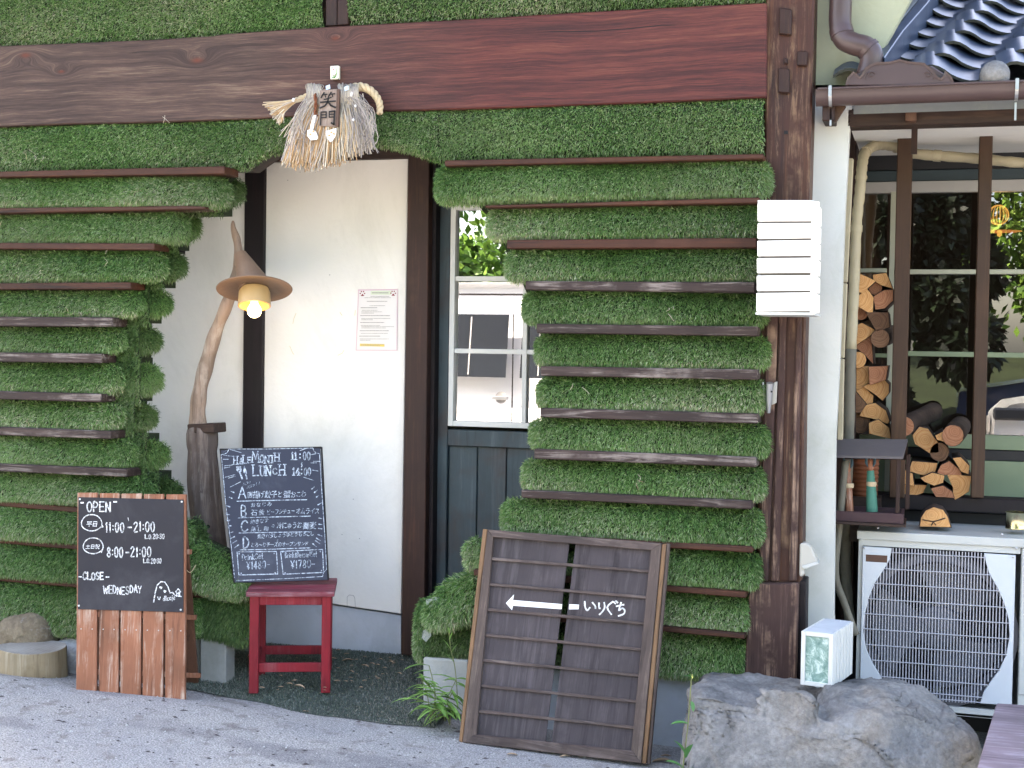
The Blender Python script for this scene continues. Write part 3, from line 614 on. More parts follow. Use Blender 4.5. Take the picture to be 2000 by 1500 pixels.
sm_ = Ink(M, BY-.0012)
for pl in ([(578, 612), (574, 622), (572, 632)], [(668, 616), (664, 610)], [(566, 676), (572, 690), (574, 692)], [(660, 694), (668, 690), (672, 684)], [(756, 578), (764, 584), (766, 592)], [(694, 606), (693, 616)]): sm_.line(pl, 1.1)
sm_.build('scuff_marks', plain('yellowed_scuff', (200, 196, 160), .8, .05, 20, 0), cafe)
sm_ = Ink(M, BY-.0012)
for pl in ([(678, 1186), (678, 1166), (682, 1162), (690, 1163), (693, 1168), (694, 1186)],): sm_.line(pl, .9)
for x_, y_ in ((644, 537), (586, 336), (562, 352), (690, 975), (702, 1052), (668, 1044)): sm_.dot(x_, y_, 1.1, 6)
sm_.build('pencil_marks', plain('grey_scuff', (150, 150, 146), .8, .05, 20, 0), cafe)
# ---- door
door = thing('door', 'teal stained wooden door with white framed glass panes, half hidden by the turf', 'door', (-1.5, BY, 0))
DY = BY+.03
dl, dr = M.px(853, 700, DY).x, M.px(853, 700, DY).x+.86
ztop, zbot = M.px(860, 300, DY).z, .02
zp = M.px(860, 838, DY).z; zpb = M.px(860, 870, DY).z
lx = M.px(876, 700, DY).x
mk('door_stile', box(dl, lx, DY, DY+.045, zbot, ztop), MT['teal'], door, bev=.003)
mk('door_stile', box(dr-.1, dr, DY, DY+.045, zbot, ztop), MT['teal'], door, bev=.003)
mk('door_rail', box(lx, dr-.1, DY+.001, DY+.045, M.px(950, 400, DY).z, ztop), MT['teal'], door, bev=.002)
mk('door_rail', box(lx, dr-.1, DY+.001, DY+.045, zpb, zp), MT['teal'], door, bev=.003)
mk('door_rail', box(lx, dr-.1, DY+.001, DY+.045, zbot, zbot+.1), MT['teal'], door, bev=.003)
nb = 6; ww = (dr-.1-lx)/nb
for i in range(nb): mk('door_board', box(lx+i*ww+.0015, lx+(i+1)*ww-.0015, DY+.018, DY+.036, zbot+.1, zpb), MT['teal'], door, bev=.003)
fx0, fz1, fz0 = M.px(878, 600, DY-.01).x, M.px(900, 399, DY-.01).z, M.px(880, 832, DY-.01).z
fx1 = fx0+.62; k = .021
m1, m2 = M.px(1000, 544, DY-.01).z, M.px(1000, 687, DY-.01).z; mxx = M.px(1024, 690, DY-.01).x
fr_ = mk('window_frame', join([box(fx0, fx0+k, DY-.012, DY+.04, fz0, fz1), box(fx1-k, fx1, DY-.012, DY+.04, fz0, fz1), box(fx0+k, fx1-k, DY-.011, DY+.04, fz1-k, fz1), box(fx0+k, fx1-k, DY-.011, DY+.04, fz0, fz0+k)]), MT['white_paint'], door, bev=.0015)
mk('glazing_bar', box(fx0+k, fx1-k, DY-.006, DY+.03, m1-.009, m1+.009), MT['white_paint'], fr_, bev=.001)
mk('glazing_bar', box(fx0+k, fx1-k, DY-.006, DY+.03, m2-.009, m2+.009), MT['white_paint'], fr_, bev=.001)
mk('glazing_bar', box(mxx-.009, mxx+.009, DY-.008, DY+.03, fz0+k, fz1-k), MT['white_paint'], fr_, bev=.001)
for za, zb in ((fz0+k, m2-.009), (m2+.009, m1-.009), (m1+.009, fz1-k)):
    for xa, xb in ((fx0+k, mxx-.009), (mxx+.009, fx1-k)):
        mk('pane', ([(xa, DY+.012, za), (xb, DY+.012, za), (xb, DY+.012, zb), (xa, DY+.012, zb)], [(0, 1, 2, 3)]), MT['door_glass'], door)
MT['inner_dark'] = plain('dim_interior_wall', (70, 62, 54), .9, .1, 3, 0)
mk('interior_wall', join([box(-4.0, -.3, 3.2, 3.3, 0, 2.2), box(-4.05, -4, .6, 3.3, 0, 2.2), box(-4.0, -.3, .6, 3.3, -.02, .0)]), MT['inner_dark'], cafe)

# ================================================================ turf clad walls
def rowturf(par, y0, L, R, topL, topR, botL, botR, **kw): turf(par, [(L, topL), (R, topR)], [(L, botL), (R, botR)], y0, **kw)
def slat(par, pts, mt, y=-.12, dep=.11, bev=.003):
    mk('slat', pxp(M, pts, y, dep), mt, par, bev=bev, jit=.0008)
lw_ = thing('turf_wall', 'grass covered wall left of the doorway, clad in turf strips between dark wooden ledges', 'wall', (-3.0, 0, 0))
rw_ = thing('turf_wall', 'grass covered wall between the doorway and the corner post, with turf strips between wooden ledges', 'wall', (-.9, 0, 0))
uw_ = thing('turf_wall', 'flat turf cladding above the great beam on both sides of the dark studs', 'wall', (-1.6, 0, 2.3))
tl_ = thing('turf_wall', 'turf band under the great beam, cut to an arch over the doorway', 'wall', (-1.6, 0, 2.0))
for t_ in (uw_, tl_): pass
mk('backing_board', pxp(M, [(-60, -135), (1497, -135), (1497, 30), (-60, 100)], .0, .05), MT['dark_wood_x'], uw_)
turf(uw_, [(-60, -125), (634, -125)], [(-60, 90), (140, 82), (300, 75), (415, 67), (632, 53)], -.008, .03, flat=True, dens=95000, L=.014, rnd_=.5, droop=.35)
turf(uw_, [(684, -125), (1497, -125)], [(682, 48), (900, 34), (1200, 16), (1497, 2)], -.008, .03, flat=True, dens=95000, L=.014, rnd_=.5, droop=.35)
# lintel band
mk('backing_board', pxp(M, [(-60, 240), (1497, 185), (1497, 304), (860, 314), (800, 292), (735, 278), (600, 282), (520, 300), (478, 330), (440, 330), (-60, 340)], .0, .12), MT['dark_wood_x'], tl_)
turf(tl_, [(-60, 246), (440, 232), (530, 227), (735, 216), (860, 212)], [(-60, 338), (440, 324), (476, 332), (520, 302), (600, 285), (735, 284), (800, 297), (860, 318)], -.01, .042, dens=100000, L=.014, rnd_=.5, flat=True)
turf(tl_, [(860, 212), (1493, 188)], [(860, 316), (1493, 302)], -.01, .045, dens=100000, L=.014, rnd_=.5, pal=PAL[:5]+PALDRY[1:3], flat=True)
# left wall: (slat polygon), right end in photo px of slats; turf rows in between
LS = [([(-60, 336), (438, 324), (438, 340), (-60, 347)], 'slat_red'), ([(-60, 407), (368, 402), (400, 403), (400, 409), (-60, 418)], 'slat_red'), ([(-60, 474), (301, 475), (301, 488), (-60, 486)], 'slat_red'),
      ([(-60, 553), (255, 551), (255, 565), (-60, 566)], 'slat_red'), ([(-60, 618), (220, 620), (220, 638), (-60, 637)], 'slat'), ([(-60, 687), (198, 691), (198, 709), (-60, 706)], 'slat'),
      ([(-60, 762), (197, 770), (197, 786), (-60, 778)], 'slat'), ([(-60, 832), (217, 842), (217, 858), (-60, 848)], 'slat'), ([(-60, 903), (248, 917), (248, 932), (-60, 918)], 'slat'),
      ([(-60, 974), (300, 1002), (300, 1014), (-60, 984)], 'slat_red'), ([(-60, 1046), (370, 1080), (370, 1092), (-60, 1056)], 'slat_red'), ([(-60, 1120), (395, 1158), (395, 1168), (-60, 1130)], 'slat_red')]
for i, (p_, m_) in enumerate(LS): slat(lw_, p_, MT[m_], *((-.12, .11) if i < 9 else (-.075, .07)))
mk('backing_board', pxp(M, [(-60, 330), (450, 320), (455, 345), (380, 410), (310, 490), (262, 560), (232, 630), (210, 700), (205, 770), (225, 850), (262, 925), (310, 1010), (385, 1090), (400, 1180), (430, 1250), (-60, 1235)], -.012, .03), MT['turf_back'], lw_)
LR = [(350, 345, 405, 404, 452, .06), (421, 414, 474, 472, 372, .05), (490, 492, 552, 546, 328, .05), (570, 570, 618, 616, 286, .045), (640, 642, 687, 688, 250, .04), (710, 713, 762, 768, 245, .04),
      (781, 790, 832, 838, 247, .04), (851, 862, 903, 912, 272, .045), (921, 936, 974, 990, 305, .045), (988, 1018, 1046, 1075, 372, .05), (1060, 1096, 1120, 1155, 392, .05), (1134, 1172, 1240, 1246, 398, .045)]
for i, (tL, tR, bL, bR, R_, br) in enumerate(LR):
    R_ -= 15 if i < 9 else 6
    turf(lw_, [(-60, tL), (R_-110, (tL+tR)/2+ (2 if i else 0)), (R_, tR)], [(-60, bL), (R_, bR)], -.025, br+.03, endR=.05, L=.018 if i < 11 else .02, pal=PAL if i % 3 != 1 else PAL[:5]+[PALDRY[2]], droop=.55, dens=95000)
# the return of the left wall: ledge ends and turf noses on its side
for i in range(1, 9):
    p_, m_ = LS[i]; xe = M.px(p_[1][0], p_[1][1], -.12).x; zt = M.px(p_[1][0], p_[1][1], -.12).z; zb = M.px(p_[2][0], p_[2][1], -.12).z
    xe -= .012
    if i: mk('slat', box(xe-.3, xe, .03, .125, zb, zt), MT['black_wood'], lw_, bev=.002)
prev = None
zs = [M.px(R_, (tR+bR)/2, -.03) for tL, tR, bL, bR, R_, br in LR]
for i, (tL, tR, bL, bR, R_, br) in enumerate(LR[:10]):
    j = min(max(i, 1), 9); p_ = LS[j][0]; xe = M.px(p_[1][0], p_[1][1], -.12).x
    if i < 9: xe = min(xe, M.px(LS[min(i+1, 9)][0][1][0], 600, -.12).x)+.02 if i < 5 else M.px(LS[i][0][1][0], 600, -.12).x+.005
    zt, zb = M.px(R_, tR, .05).z, M.px(R_, bR, .05).z
    xr = M.px(xe*0+[485, 400, 373, 345, 325, 327, 316, 340, 364, 395][i]-10, (tR+bR)/2, .09).x
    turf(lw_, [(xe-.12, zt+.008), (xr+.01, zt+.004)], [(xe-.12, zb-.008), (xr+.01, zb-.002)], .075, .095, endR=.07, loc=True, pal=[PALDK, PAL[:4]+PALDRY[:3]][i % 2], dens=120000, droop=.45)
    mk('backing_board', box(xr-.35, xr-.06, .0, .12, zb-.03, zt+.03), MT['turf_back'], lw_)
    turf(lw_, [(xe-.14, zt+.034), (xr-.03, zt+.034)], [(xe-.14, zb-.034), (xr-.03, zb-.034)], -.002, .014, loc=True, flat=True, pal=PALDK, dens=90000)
# lower left bulge and its hanging skirt
turf(lw_, [(372, 1062), (400, 1060), (440, 1082), (478, 1130)], [(372, 1150), (420, 1166), (450, 1168), (480, 1170)], -.03, .06, endR=.04, pal=PAL, L=.022, droop=.6)
mk('slat', pxp(M, [(398, 1150), (434, 1152), (434, 1165), (400, 1166)], -.075, .06), MT['cedar'], lw_, bev=.002)
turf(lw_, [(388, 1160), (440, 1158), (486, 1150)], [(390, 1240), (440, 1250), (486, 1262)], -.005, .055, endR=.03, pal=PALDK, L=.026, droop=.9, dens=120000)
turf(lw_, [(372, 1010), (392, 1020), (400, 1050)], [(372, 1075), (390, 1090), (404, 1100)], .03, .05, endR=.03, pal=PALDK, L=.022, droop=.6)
mk('backing_board', pxp(M, [(380, 1060), (440, 1090), (470, 1140), (472, 1250), (380, 1246)], .0, .12), MT['turf_back'], lw_)
mk('concrete_block', pxp(M, [(391, 1247), (441, 1251), (441, 1358), (391, 1352)], -.045, .07), MT['concrete'], lw_, bev=.003)
mk('concrete_footing', pxp(M, [(-60, 1225), (391, 1240), (391, 1352), (-60, 1340)], -.01, .1), MT['concrete'], lw_, bev=.003)
# right wall
RS = [([(868, 313), (1491, 300), (1491, 311), (868, 325)], 'slat_red'), ([(948, 401), (1484, 385), (1484, 397), (948, 406)], 'slat_red'), ([(990, 468), (1478, 465), (1478, 484), (990, 486)], 'slat_red'),
      ([(1026, 549), (1474, 551), (1474, 572), (1026, 566)], 'slat'), ([(1048, 632), (1480, 638), (1480, 657), (1048, 651)], 'slat'), ([(1056, 715), (1480, 722), (1480, 742), (1056, 734)], 'slat'),
      ([(1055, 797), (1480, 808), (1480, 828), (1055, 815)], 'slat'), ([(1043, 877), (1477, 893), (1477, 913), (1043, 896)], 'slat'), ([(1018, 957), (1468, 978), (1468, 995), (1018, 972)], 'slat'),
      ([(962, 1040), (1470, 1068), (1470, 1080), (962, 1052)], 'slat_red'), ([(925, 1112), (1457, 1157), (1457, 1168), (925, 1124)], 'slat_red'), ([(925, 1190), (1455, 1238), (1455, 1248), (925, 1200)], 'slat_red')]
for p_, m_ in RS: slat(rw_, p_, MT[m_])
RR = [(848, 1502, 322, 315, 397, 384, .06), (950, 1484, 408, 399, 466, 464, .05), (986, 1480, 489, 486, 548, 549, .055), (1020, 1496, 568, 574, 631, 637, .05), (1045, 1500, 654, 660, 714, 721, .05),
      (1049, 1492, 738, 744, 797, 807, .05), (1034, 1500, 818, 830, 878, 893, .05), (1019, 1492, 899, 915, 958, 976, .05), (978, 1488, 976, 998, 1042, 1066, .06), (925, 1484, 1056, 1082, 1112, 1152, .05), (925, 1464, 1126, 1170, 1190, 1236, .045), (925, 1460, 1200, 1250, 1288, 1334, .03)]
for i, (L_, R_, tL, tR, bL, bR, br) in enumerate(RR):
    turf(rw_, [(L_, tL), (L_+120, tL*.8+tR*.2+1), (R_, tR)], [(L_, bL), (R_, bR)], -.02, br+.03, endL=.05, endR=.03, pal=PAL if i % 3 != 0 else PAL[:5]+[PALDRY[2]], droop=.55, dens=95000)
mk('backing_board', pxp(M, [(868, 305), (1480, 300), (1462, 1330), (925, 1300), (925, 1130), (985, 1050), (1030, 960), (1055, 860), (1065, 720), (1050, 620), (1010, 530), (965, 440), (890, 345)], -.01, .16), MT['turf_back'], rw_)
mk('concrete_footing', pxp(M, [(900, 1290), (1455, 1330), (1455, 1500), (900, 1420)], -.02, .15), MT['grey_render'], rw_)
# hump at the foot of the right wall
mk('backing_board', pxp(M, [(838, 1175), (875, 1145), (940, 1120), (940, 1300), (828, 1285)], .0, .12), MT['turf_back'], rw_)
turf(rw_, [(828, 1190), (868, 1138), (935, 1112)], [(832, 1226), (880, 1226), (935, 1206)], -.02, .08, endL=.05, L=.028, pal=PAL, dens=80000, Wd=.003)
turf(rw_, [(828, 1212), (930, 1200)], [(830, 1284), (930, 1290)], -.005, .03, pal=PALDK, dens=110000, flat=True)
turf(rw_, [(814, 1182), (832, 1170)], [(812, 1288), (828, 1292)], .03, .04, pal=PAL, dens=130000, L=.022, endL=.02)
turf(rw_, [(905, 1065), (935, 1050)], [(912, 1110), (935, 1112)], -.03, .05, pal=PAL, dens=100000, L=.022, endL=.03)
MT['glue'] = plain('dried_grey_glue', (140, 146, 140), .8, .1, 12, .5)
mk('bare_backing_patch', pxp(M, [(832, 1172), (850, 1166), (872, 1172), (862, 1184), (842, 1190), (833, 1184)], -.085, .006), MT['glue'], rw_)
mk('bare_backing_patch', pxp(M, [(826, 1232), (840, 1226), (842, 1242), (832, 1254), (824, 1246)], -.05, .006), MT['glue'], rw_)
mk('concrete_block', pxp(M, [(826, 1284), (915, 1290), (915, 1400), (826, 1384)], -.05, .12), MT['concrete'], rw_, bev=.006)

# ================================================================ annex with tiled roof and window
annex = thing('annex_building', 'low annex with blue glazed tile eave and white plaster wall beside the corner post', 'building', (.6, .5, 0))
mk('plaster_wall', pxp(M, [(1585, 166), (1670, 166), (1660, 240), (1650, 420), (1640, 700), (1632, 860), (1628, 1200), (1640, 1420), (1540, 1420), (1560, 800)], .1, .06), MT['plaster_old'], annex)
MT['greenish_plaster'] = plain('greenish_plaster', (158, 162, 138), .9, .08, 5, .25, rnd=False, dirt=(120, 130, 96))  # duller, greener tone than the other white plaster
mk('plaster_wall', pxp(M, [(1590, -40), (1800, -40), (1745, 60), (1716, 110), (1716, 140), (1680, 178), (1588, 180)], .1, .05), MT['greenish_plaster'], annex)
mk('corner_board', pxp(M, [(1650, 240), (1672, 240), (1672, 700), (1666, 1300), (1640, 1300)], .55, .3), MT['dark_wood_z'], annex, bev=.003)
mk('eave_beam', pxb(M, 1655, 205, 2120, 241, .1, .09), MT['dark_wood_x'], annex, bev=.003)
mk('rafter_end', pxp(M, [(1606, 205), (1630, 205), (1630, 236), (1606, 236)], -.02, .12), MT['dark_wood_z'], annex, bev=.003)
mk('rafter_end', pxp(M, [(1768, 206), (1790, 206), (1790, 236), (1768, 236)], .06, .05), MT['cedar_x'], annex, bev=.003)
mk('brace', pxp(M, [(1630, 206), (1652, 206), (1632, 238), (1627, 238)], .0, .03), MT['rack_wood'], annex, bev=.002)
s0 = M.px(1658, 240, .14); WY = .95
mk('soffit', ([(s0.x, .15, s0.z), (3.2, .15, s0.z), (3.2, WY, s0.z), (s0.x, WY, s0.z)], [(0, 1, 2, 3)]), MT['plaster'], annex)
mk('purlin', pxb(M, 1780, 232, 1792, 300, .3, .02), MT['dark_wood_z'], annex)
wz0 = M.px(1850, 330, WY).z
mk('window_wall', join([box(s0.x+.02, 3.2, WY, WY+.1, wz0-.0, 2.2), box(s0.x+.02, 3.2, WY, WY+.1, -.1, M.px(1850, 985, WY).z)]), MT['dark_plastic'], annex)
mk('header_board', pxb(M, 1668, 330, 2120, 352, WY-.01, .05), MT['teal_flat'], annex, bev=.002)
mk('sill_beam', pxb(M, 1668, 972, 2120, 1001, .58, .1), MT['black_wood'], annex, bev=.004)
mk('skirt_board', pxb(M, 1655, 1001, 2120, 1500, .66, .03), MT['dark_plastic'], annex, bev=.003)
for a_, b_, t_ in ((1745, 1775, 245), (1905, 1931, 236)):
    mk('rack_post', pxb(M, a_, t_, b_, 973, .52, .05), MT['rack_wood'], annex, bev=.003)
for a_, b_ in ((1764, 1790), (1886, 1908)):
    mk('angle_bracket', join([pxb(M, a_, 240, b_, 243, .515, .02), pxb(M, a_, 240, a_+2.5, 262, .515, .004)]), MT['steel'], annex)
# window
win = thing('window', 'big cream framed window behind the firewood rack, reflecting green trees', 'window', (.6, WY, 1.0))
def bar(x0, yt, x1, yb, mt, y=WY-.02, dep=.05, name='window_frame'): return mk(name, pxb(M, x0, yt, x1, yb, y, dep), MT[mt], win, bev=.0015)
bar(1668, 352, 2120, 374, 'grey_frame'); bar(1733, 374.5, 1745, 975, 'cream_paint', WY-.022); bar(1668, 374.5, 1676, 975, 'cream_paint', WY-.022)
bar(1746, 526, 2120, 535, 'cream_paint', WY-.024, name='glazing_bar'); bar(1677, 524, 1732, 532, 'cream_paint', WY-.024, name='glazing_bar'); bar(1746, 688, 2120, 698, 'green_paint', WY-.024, name='glazing_bar')
bar(1677, 690, 1732, 698, 'green_paint', WY-.024, name='glazing_bar')
bar(1746, 850, 2120, 878, 'green_paint', WY-.025); bar(1746, 900, 2120, 975, 'green_paint', WY-.021, name='lower_panel'); bar(1746, 879, 2120, 899, 'dark_plastic', WY-.018, name='dark_band'); bar(1677, 850, 1732, 975, 'green_paint', WY-.021, name='lower_panel')  # includes a plain dark strip between the rail and the lower panel
def pane(x0, yt, x1, yb):
    a = M.px((x0+x1)/2, yt, WY).z; b = M.px((x0+x1)/2, yb, WY).z; l = M.px(x0, (yt+yb)/2, WY).x; r = M.px(x1, (yt+yb)/2, WY).x
    mk('pane', ([(l, WY, b), (r, WY, b), (r, WY, a), (l, WY, a)], [(0, 1, 2, 3)]), MT['win_glass'], win)
for q in ((1676, 374, 1733, 524), (1676, 532, 1733, 690), (1745, 374, 2120, 526), (1745, 535, 2120, 688), (1745, 698, 2120, 850), (1676, 698, 1733, 850)): pane(*q)
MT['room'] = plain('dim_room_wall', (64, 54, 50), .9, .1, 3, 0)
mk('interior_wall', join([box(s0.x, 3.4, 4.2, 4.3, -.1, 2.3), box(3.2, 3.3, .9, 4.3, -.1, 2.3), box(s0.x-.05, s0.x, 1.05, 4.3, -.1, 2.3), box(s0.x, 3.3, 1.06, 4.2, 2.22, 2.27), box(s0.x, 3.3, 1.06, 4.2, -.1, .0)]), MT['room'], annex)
# roof deck, tiles
RO = M.px(1700, 150, .0); RP = math.radians(25)
RF = Fr((0, .0, RO.z-.03), (1, 0, 0), (0, math.sin(RP), -math.cos(RP)), (0, math.cos(RP), math.sin(RP)))
deck = mk('tiled_roof', prism([(RF.px(1668, 165).x, -.0), (2.6, -.0), (3.4, 2.3), (RF.px(1668, 165).x+.45, 2.3)], .03, .09), MT['flashing'], None, RF)
deck.parent = annex; mw = RF.mat(ORG[deck.name]); deck.matrix_parent_inverse = annex.matrix_world.inverted(); deck.matrix_world = mw
dI = ORG[deck.name]
def tile_mesh():
    W_, L_ = .262, .215; V = []; n_ = 14
    for j, (s_, lift) in enumerate(((-.0, .009), (L_, .0))):
        for k_ in range(n_+1):
            u = k_/n_; z = .028*math.sin((u*1.0+.06)*2*math.pi)*(1.25 if u < .45 else .75)+.01
            V.append((u*W_-W_/2, -z-lift, s_)); 
    m_ = len(V)
    V += [(x, y+.010, z) for x, y, z in V]
    F_ = [(k_, k_+1, n_+2+k_, n_+1+k_) for k_ in range(n_)]; nose = len(F_)
    F_ += [(m_+k_, m_+n_+1+k_, m_+n_+2+k_, m_+k_+1) for k_ in range(n_)] + [(k_, m_+k_, m_+k_+1, k_+1) for k_ in range(n_)]
    F_ += [(0, n_+1, m_+n_+1, m_), (n_, m_+n_, m_+2*n_+1, 2*n_+1)]
    me = bpy.data.meshes.new('roof_tile'); me.from_pydata(V, [], F_); me.materials.append(MT['tile']); me.materials.append(MT['tile_edge'])
    for p in me.polygons[2*n_:3*n_]: p.material_index = 1
    me.shade_smooth(); me.set_sharp_from_angle(angle=math.radians(40)); return me
tm = tile_mesh(); c0 = RF.px(1868, 128)
for r_ in range(13):
    for c_ in range(-2, 6):
        X = c0.x+c_*.253+r_*.034; S = .03+r_*.158
        if X < RF.px(1712, 118).x-.10+S*.2: continue
        o = bpy.data.objects.new('roof_tile', tm); C.objects.link(o); o.parent = deck
        o.location = Vector((X, random.uniform(-.002, .002)-.0, S))-dI; o.rotation_euler = (random.uniform(-.006, .006), random.uniform(-.006, .006), random.uniform(-.008, .008))
def onroof(name, pts, y, dep, mt):
    o = mk(name, pxp(RF, pts, y, dep), mt, None, RF, bev=.003); o.parent = annex; o.matrix_parent_inverse = annex.matrix_world.inverted(); o.matrix_world = RF.mat(ORG[o.name]); return o
onroof('verge_flashing', [(1668, 66), (1690, 66), (1745, 0), (1775, -40), (1745, -40), (1720, -4)], -.08, .09, MT['plaster_old'])
onroof('verge_flashing', [(1692, 66), (1706, 100), (1728, 78), (1796, -5), (1818, -40), (1775, -40), (1748, 0)], -.075, .09, MT['flashing'])
onroof('verge_tile', [(1712, 108), (1728, 82), (1798, -5), (1822, -40), (1842, -40), (1812, 5), (1764, 60), (1728, 112)], -.085, .1, MT['tile'])
kb = M.px(1943, 147, -.02); mk('eave_tile_cap', lathe((kb.x, -.02, kb.z), (0, -1, 0), [(0, .05), (.02, .047), (.037, .03), (.045, .008), (.046, -.05), (.03, -.06)], 20), MT['rock'], annex, smooth=True)
# ================================================================ gutter, pipes
gy = -.03; ga = M.px(1597, 172, gy-.03); gb = M.px(1597, 206, gy-.03); gc = (ga.z+gb.z)/2; gr = (ga.z-gb.z)/2; gl, gR = ga.x, M.px(2130, 188, gy).x
gut = thing('gutter', 'brown plastic eave gutter under the blue tiles with silver straps', 'gutter', (.8, gy, gc))
prof = []
for i in range(13):
    a = math.pi+math.pi*i/12; prof.append((gy+.033*math.cos(a)*1.1, ga.z-.004+gr*1.85*math.sin(a)*.98))
inn = [(y*.0+gy+(y-gy)*.9, z+.003) for y, z in prof]
def extr(pr, x0, x1):
    n = len(pr); V = [(x0, a, b) for a, b in pr]+[(x1, a, b) for a, b in pr]
    return V, [(i, i+1, n+i+1, n+i) for i in range(n-1)]
loop = prof+inn[::-1]; n = len(loop)
mk('trough', ([(gl, a, b) for a, b in loop]+[(gR, a, b) for a, b in loop], [(i, (i+1) % n, n+(i+1) % n, n+i) for i in range(n)]), MT['gutter'], gut, smooth=40)
mk('front_lip', box(gl, gR, gy-.041, gy-.033, ga.z-.008, ga.z), MT['gutter'], gut, bev=.002)
mk('end_cap', ([(gl, a, b) for a, b in prof]+[(gl-.006, a, b) for a, b in prof], [tuple(range(13)), tuple(range(25, 12, -1))]+[(i, i+13, i+14, i+1) for i in range(12)]), MT['gutter'], gut)
for a_ in (1621, 1986):
    q = M.px(a_, 188, gy-.042)
    mk('strap', join([extr([(y*1.0-(.003 if i < 12 else 0), z-.003) for i, (y, z) in enumerate(prof)], q.x-.005, q.x+.005), box(q.x-.005, q.x+.005, gy-.046, gy-.041, ga.z-.03, ga.z+.004), box(q.x-.003, q.x+.003, gy+.01, gy+.016, ga.z-.115, ga.z-.06)]), MT['steel'], gut)
orn = [(835, 555), (850, 505), (890, 462), (915, 485), (930, 500), (945, 480), (965, 440), (1020, 408), (1130, 400), (1190, 384), (1250, 400), (1350, 408), (1400, 450), (1440, 500), (1460, 510), (1478, 490), (1485, 458), (1530, 500), (1550, 555)]
orn = [(1400+x/3.333, y/3.333) for x, y in orn]
oc = thing('rainwater_collector', 'brown scrolled ornamental rainwater head standing on the gutter', 'rain head', tuple(M.px(1758, 168, gy-.02)))
mk('face_plate', pxp(M, orn, gy-.035, .012), MT['gutter'], oc, bev=.002)
inr = [(1400+x/3.333, y/3.333) for x, y in [(860, 548), (868, 512), (893, 480), (905, 500), (930, 515), (955, 495), (975, 455), (1025, 424), (1130, 415), (1190, 400), (1250, 415), (1345, 424), (1385, 460), (1425, 512), (1462, 524), (1490, 500), (1492, 480), (1520, 512), (1532, 548)]]
mk('raised_rim', (lambda A_, B_: (A_+B_, [(i, i+1, len(A_)+i+1, len(A_)+i) for i in range(len(A_)-1)]))([tuple(M.px(x, y, gy-.039)) for x, y in orn], [tuple(M.px(x, y, gy-.0375)) for x, y in inr]), MT['gutter'], oc)
mk('tank', pxp(M, [(1650, 167), (1660, 150), (1700, 128), (1820, 128), (1855, 150), (1862, 167)], gy-.02, .1), MT['gutter'], oc, bev=.004)
for cx_, cy_, sg in ((1702, 146, 1), (1812, 146, -1)):
    sp = []
    for i in range(22):
        t = i/21*4.2*math.pi/2+.4; r = 1.2+5.2*(1-i/21); sp.append(tuple(M.px(cx_+sg*r*math.cos(t)*1.2, cy_-r*math.sin(t), gy-.038)))
    mk('scroll', tube(sp, .0016, 5), MT['gutter'], oc, smooth=True)
    mk('scroll', tube([tuple(M.px(cx_+sg*x, cy_-y, gy-.038)) for x, y in ((-2, 6), (-9, 3), (-13, -5), (-10, -9))], .0014, 5), MT['gutter'], oc, smooth=True)
dp = thing('downpipe', 'brown round downpipe bending from the upper roof into the rainwater head', 'downpipe', tuple(M.px(1642, 0, .0)))
pth = smoothpath([tuple(M.px(x, y, d)) for x, y, d in ((1642, -80, .02), (1642, 0, .02), (1641, 45, .02), (1648, 74, .01), (1668, 86, 0), (1690, 92, 0), (1701, 104, 0), (1701, 122, 0), (1693, 148, 0))], 6)
mk('pipe', tube(pth, .036, 18), MT['gutter'], dp, smooth=True)
mk('collar', tube([pth[14], pth[17]], .0385, 18), MT['gutter'], dp, smooth=40); mk('collar', tube([pth[31], pth[34]], .0395, 18), MT['gutter'], dp, smooth=40)
# refrigerant pipes
rp = thing('taped_pipe', 'thick beige taped pipe running under the annex soffit and down beside the firewood', 'pipe', tuple(M.px(1690, 850, .5)))
def PX(l, d): return [tuple(M.px(x, y, d if len(q) < 1 else d+q[0])) for x, y, *q in l]
p_ = smoothpath(PX([(2130, 318), (2000, 318), (1900, 309), (1785, 300), (1745, 286), (1712, 284), (1690, 298), (1682, 322), (1676, 370), (1668, 440), (1664, 560), (1658, 700), (1652, 860), (1646, 1000), (1650, 1120), (1665, 1230)], 0), 8)
p_ = []
for x, y, d in ((2130, 318, .64), (2000, 318, .64), (1900, 309, .64), (1785, 300, .64), (1745, 286, .62), (1712, 284, .58), (1690, 298, .5), (1684, 322, .45), (1680, 370, .45), (1673, 440, .45), (1668, 560, .45), (1662, 700, .45), (1658, 860, .45), (1652, 1000, .45), (1652, 1120, .45), (1662, 1230, .45)): p_.append(M.px(x, y, d))
p_ = smoothpath(p_, 8)
rad = [.0185+.0012*math.sin(i*2.1) for i in range(len(p_))]; cut = int(len(p_)*.72)
mk('pipe_run', tube(p_[:cut+1], rad[:cut+1], 14), MT['vinyl'], rp, smooth=True); mk('lower_pipe_run', tube(p_[cut:], rad[cut:], 14), MT['vinyl_old'], rp, smooth=True)
for i in (7, 20, 30, 47, 60, 72): mk('joint_band', tube([p_[i], p_[i+1]], .0215, 14), MT['vinyl'], rp, smooth=40)
mk('lower_pipe_run', tube(smoothpath(PX([(1652, 900), (1640, 1020), (1632, 1120), (1650, 1180), (1672, 1240)], .28), 6), .012, 10), MT['vinyl_old'], rp, smooth=True)
cdt = thing('cable_duct', 'slim beige cable duct clipped to the corner board of the annex', 'duct', tuple(M.px(1650, 860, .28)))
for a_, b_ in (((1662, 308), (1650, 552)), ((1650, 552), (1644, 700)), ((1644, 700), (1641, 860))):
    mk('duct_cover', pxp(M, [(a_[0]-6, a_[1]+1), (a_[0]+5, a_[1]+1), (b_[0]+5, b_[1]-.6), (b_[0]-6, b_[1]-.6)], .22, .03), MT['vinyl'], cdt, bev=.003)

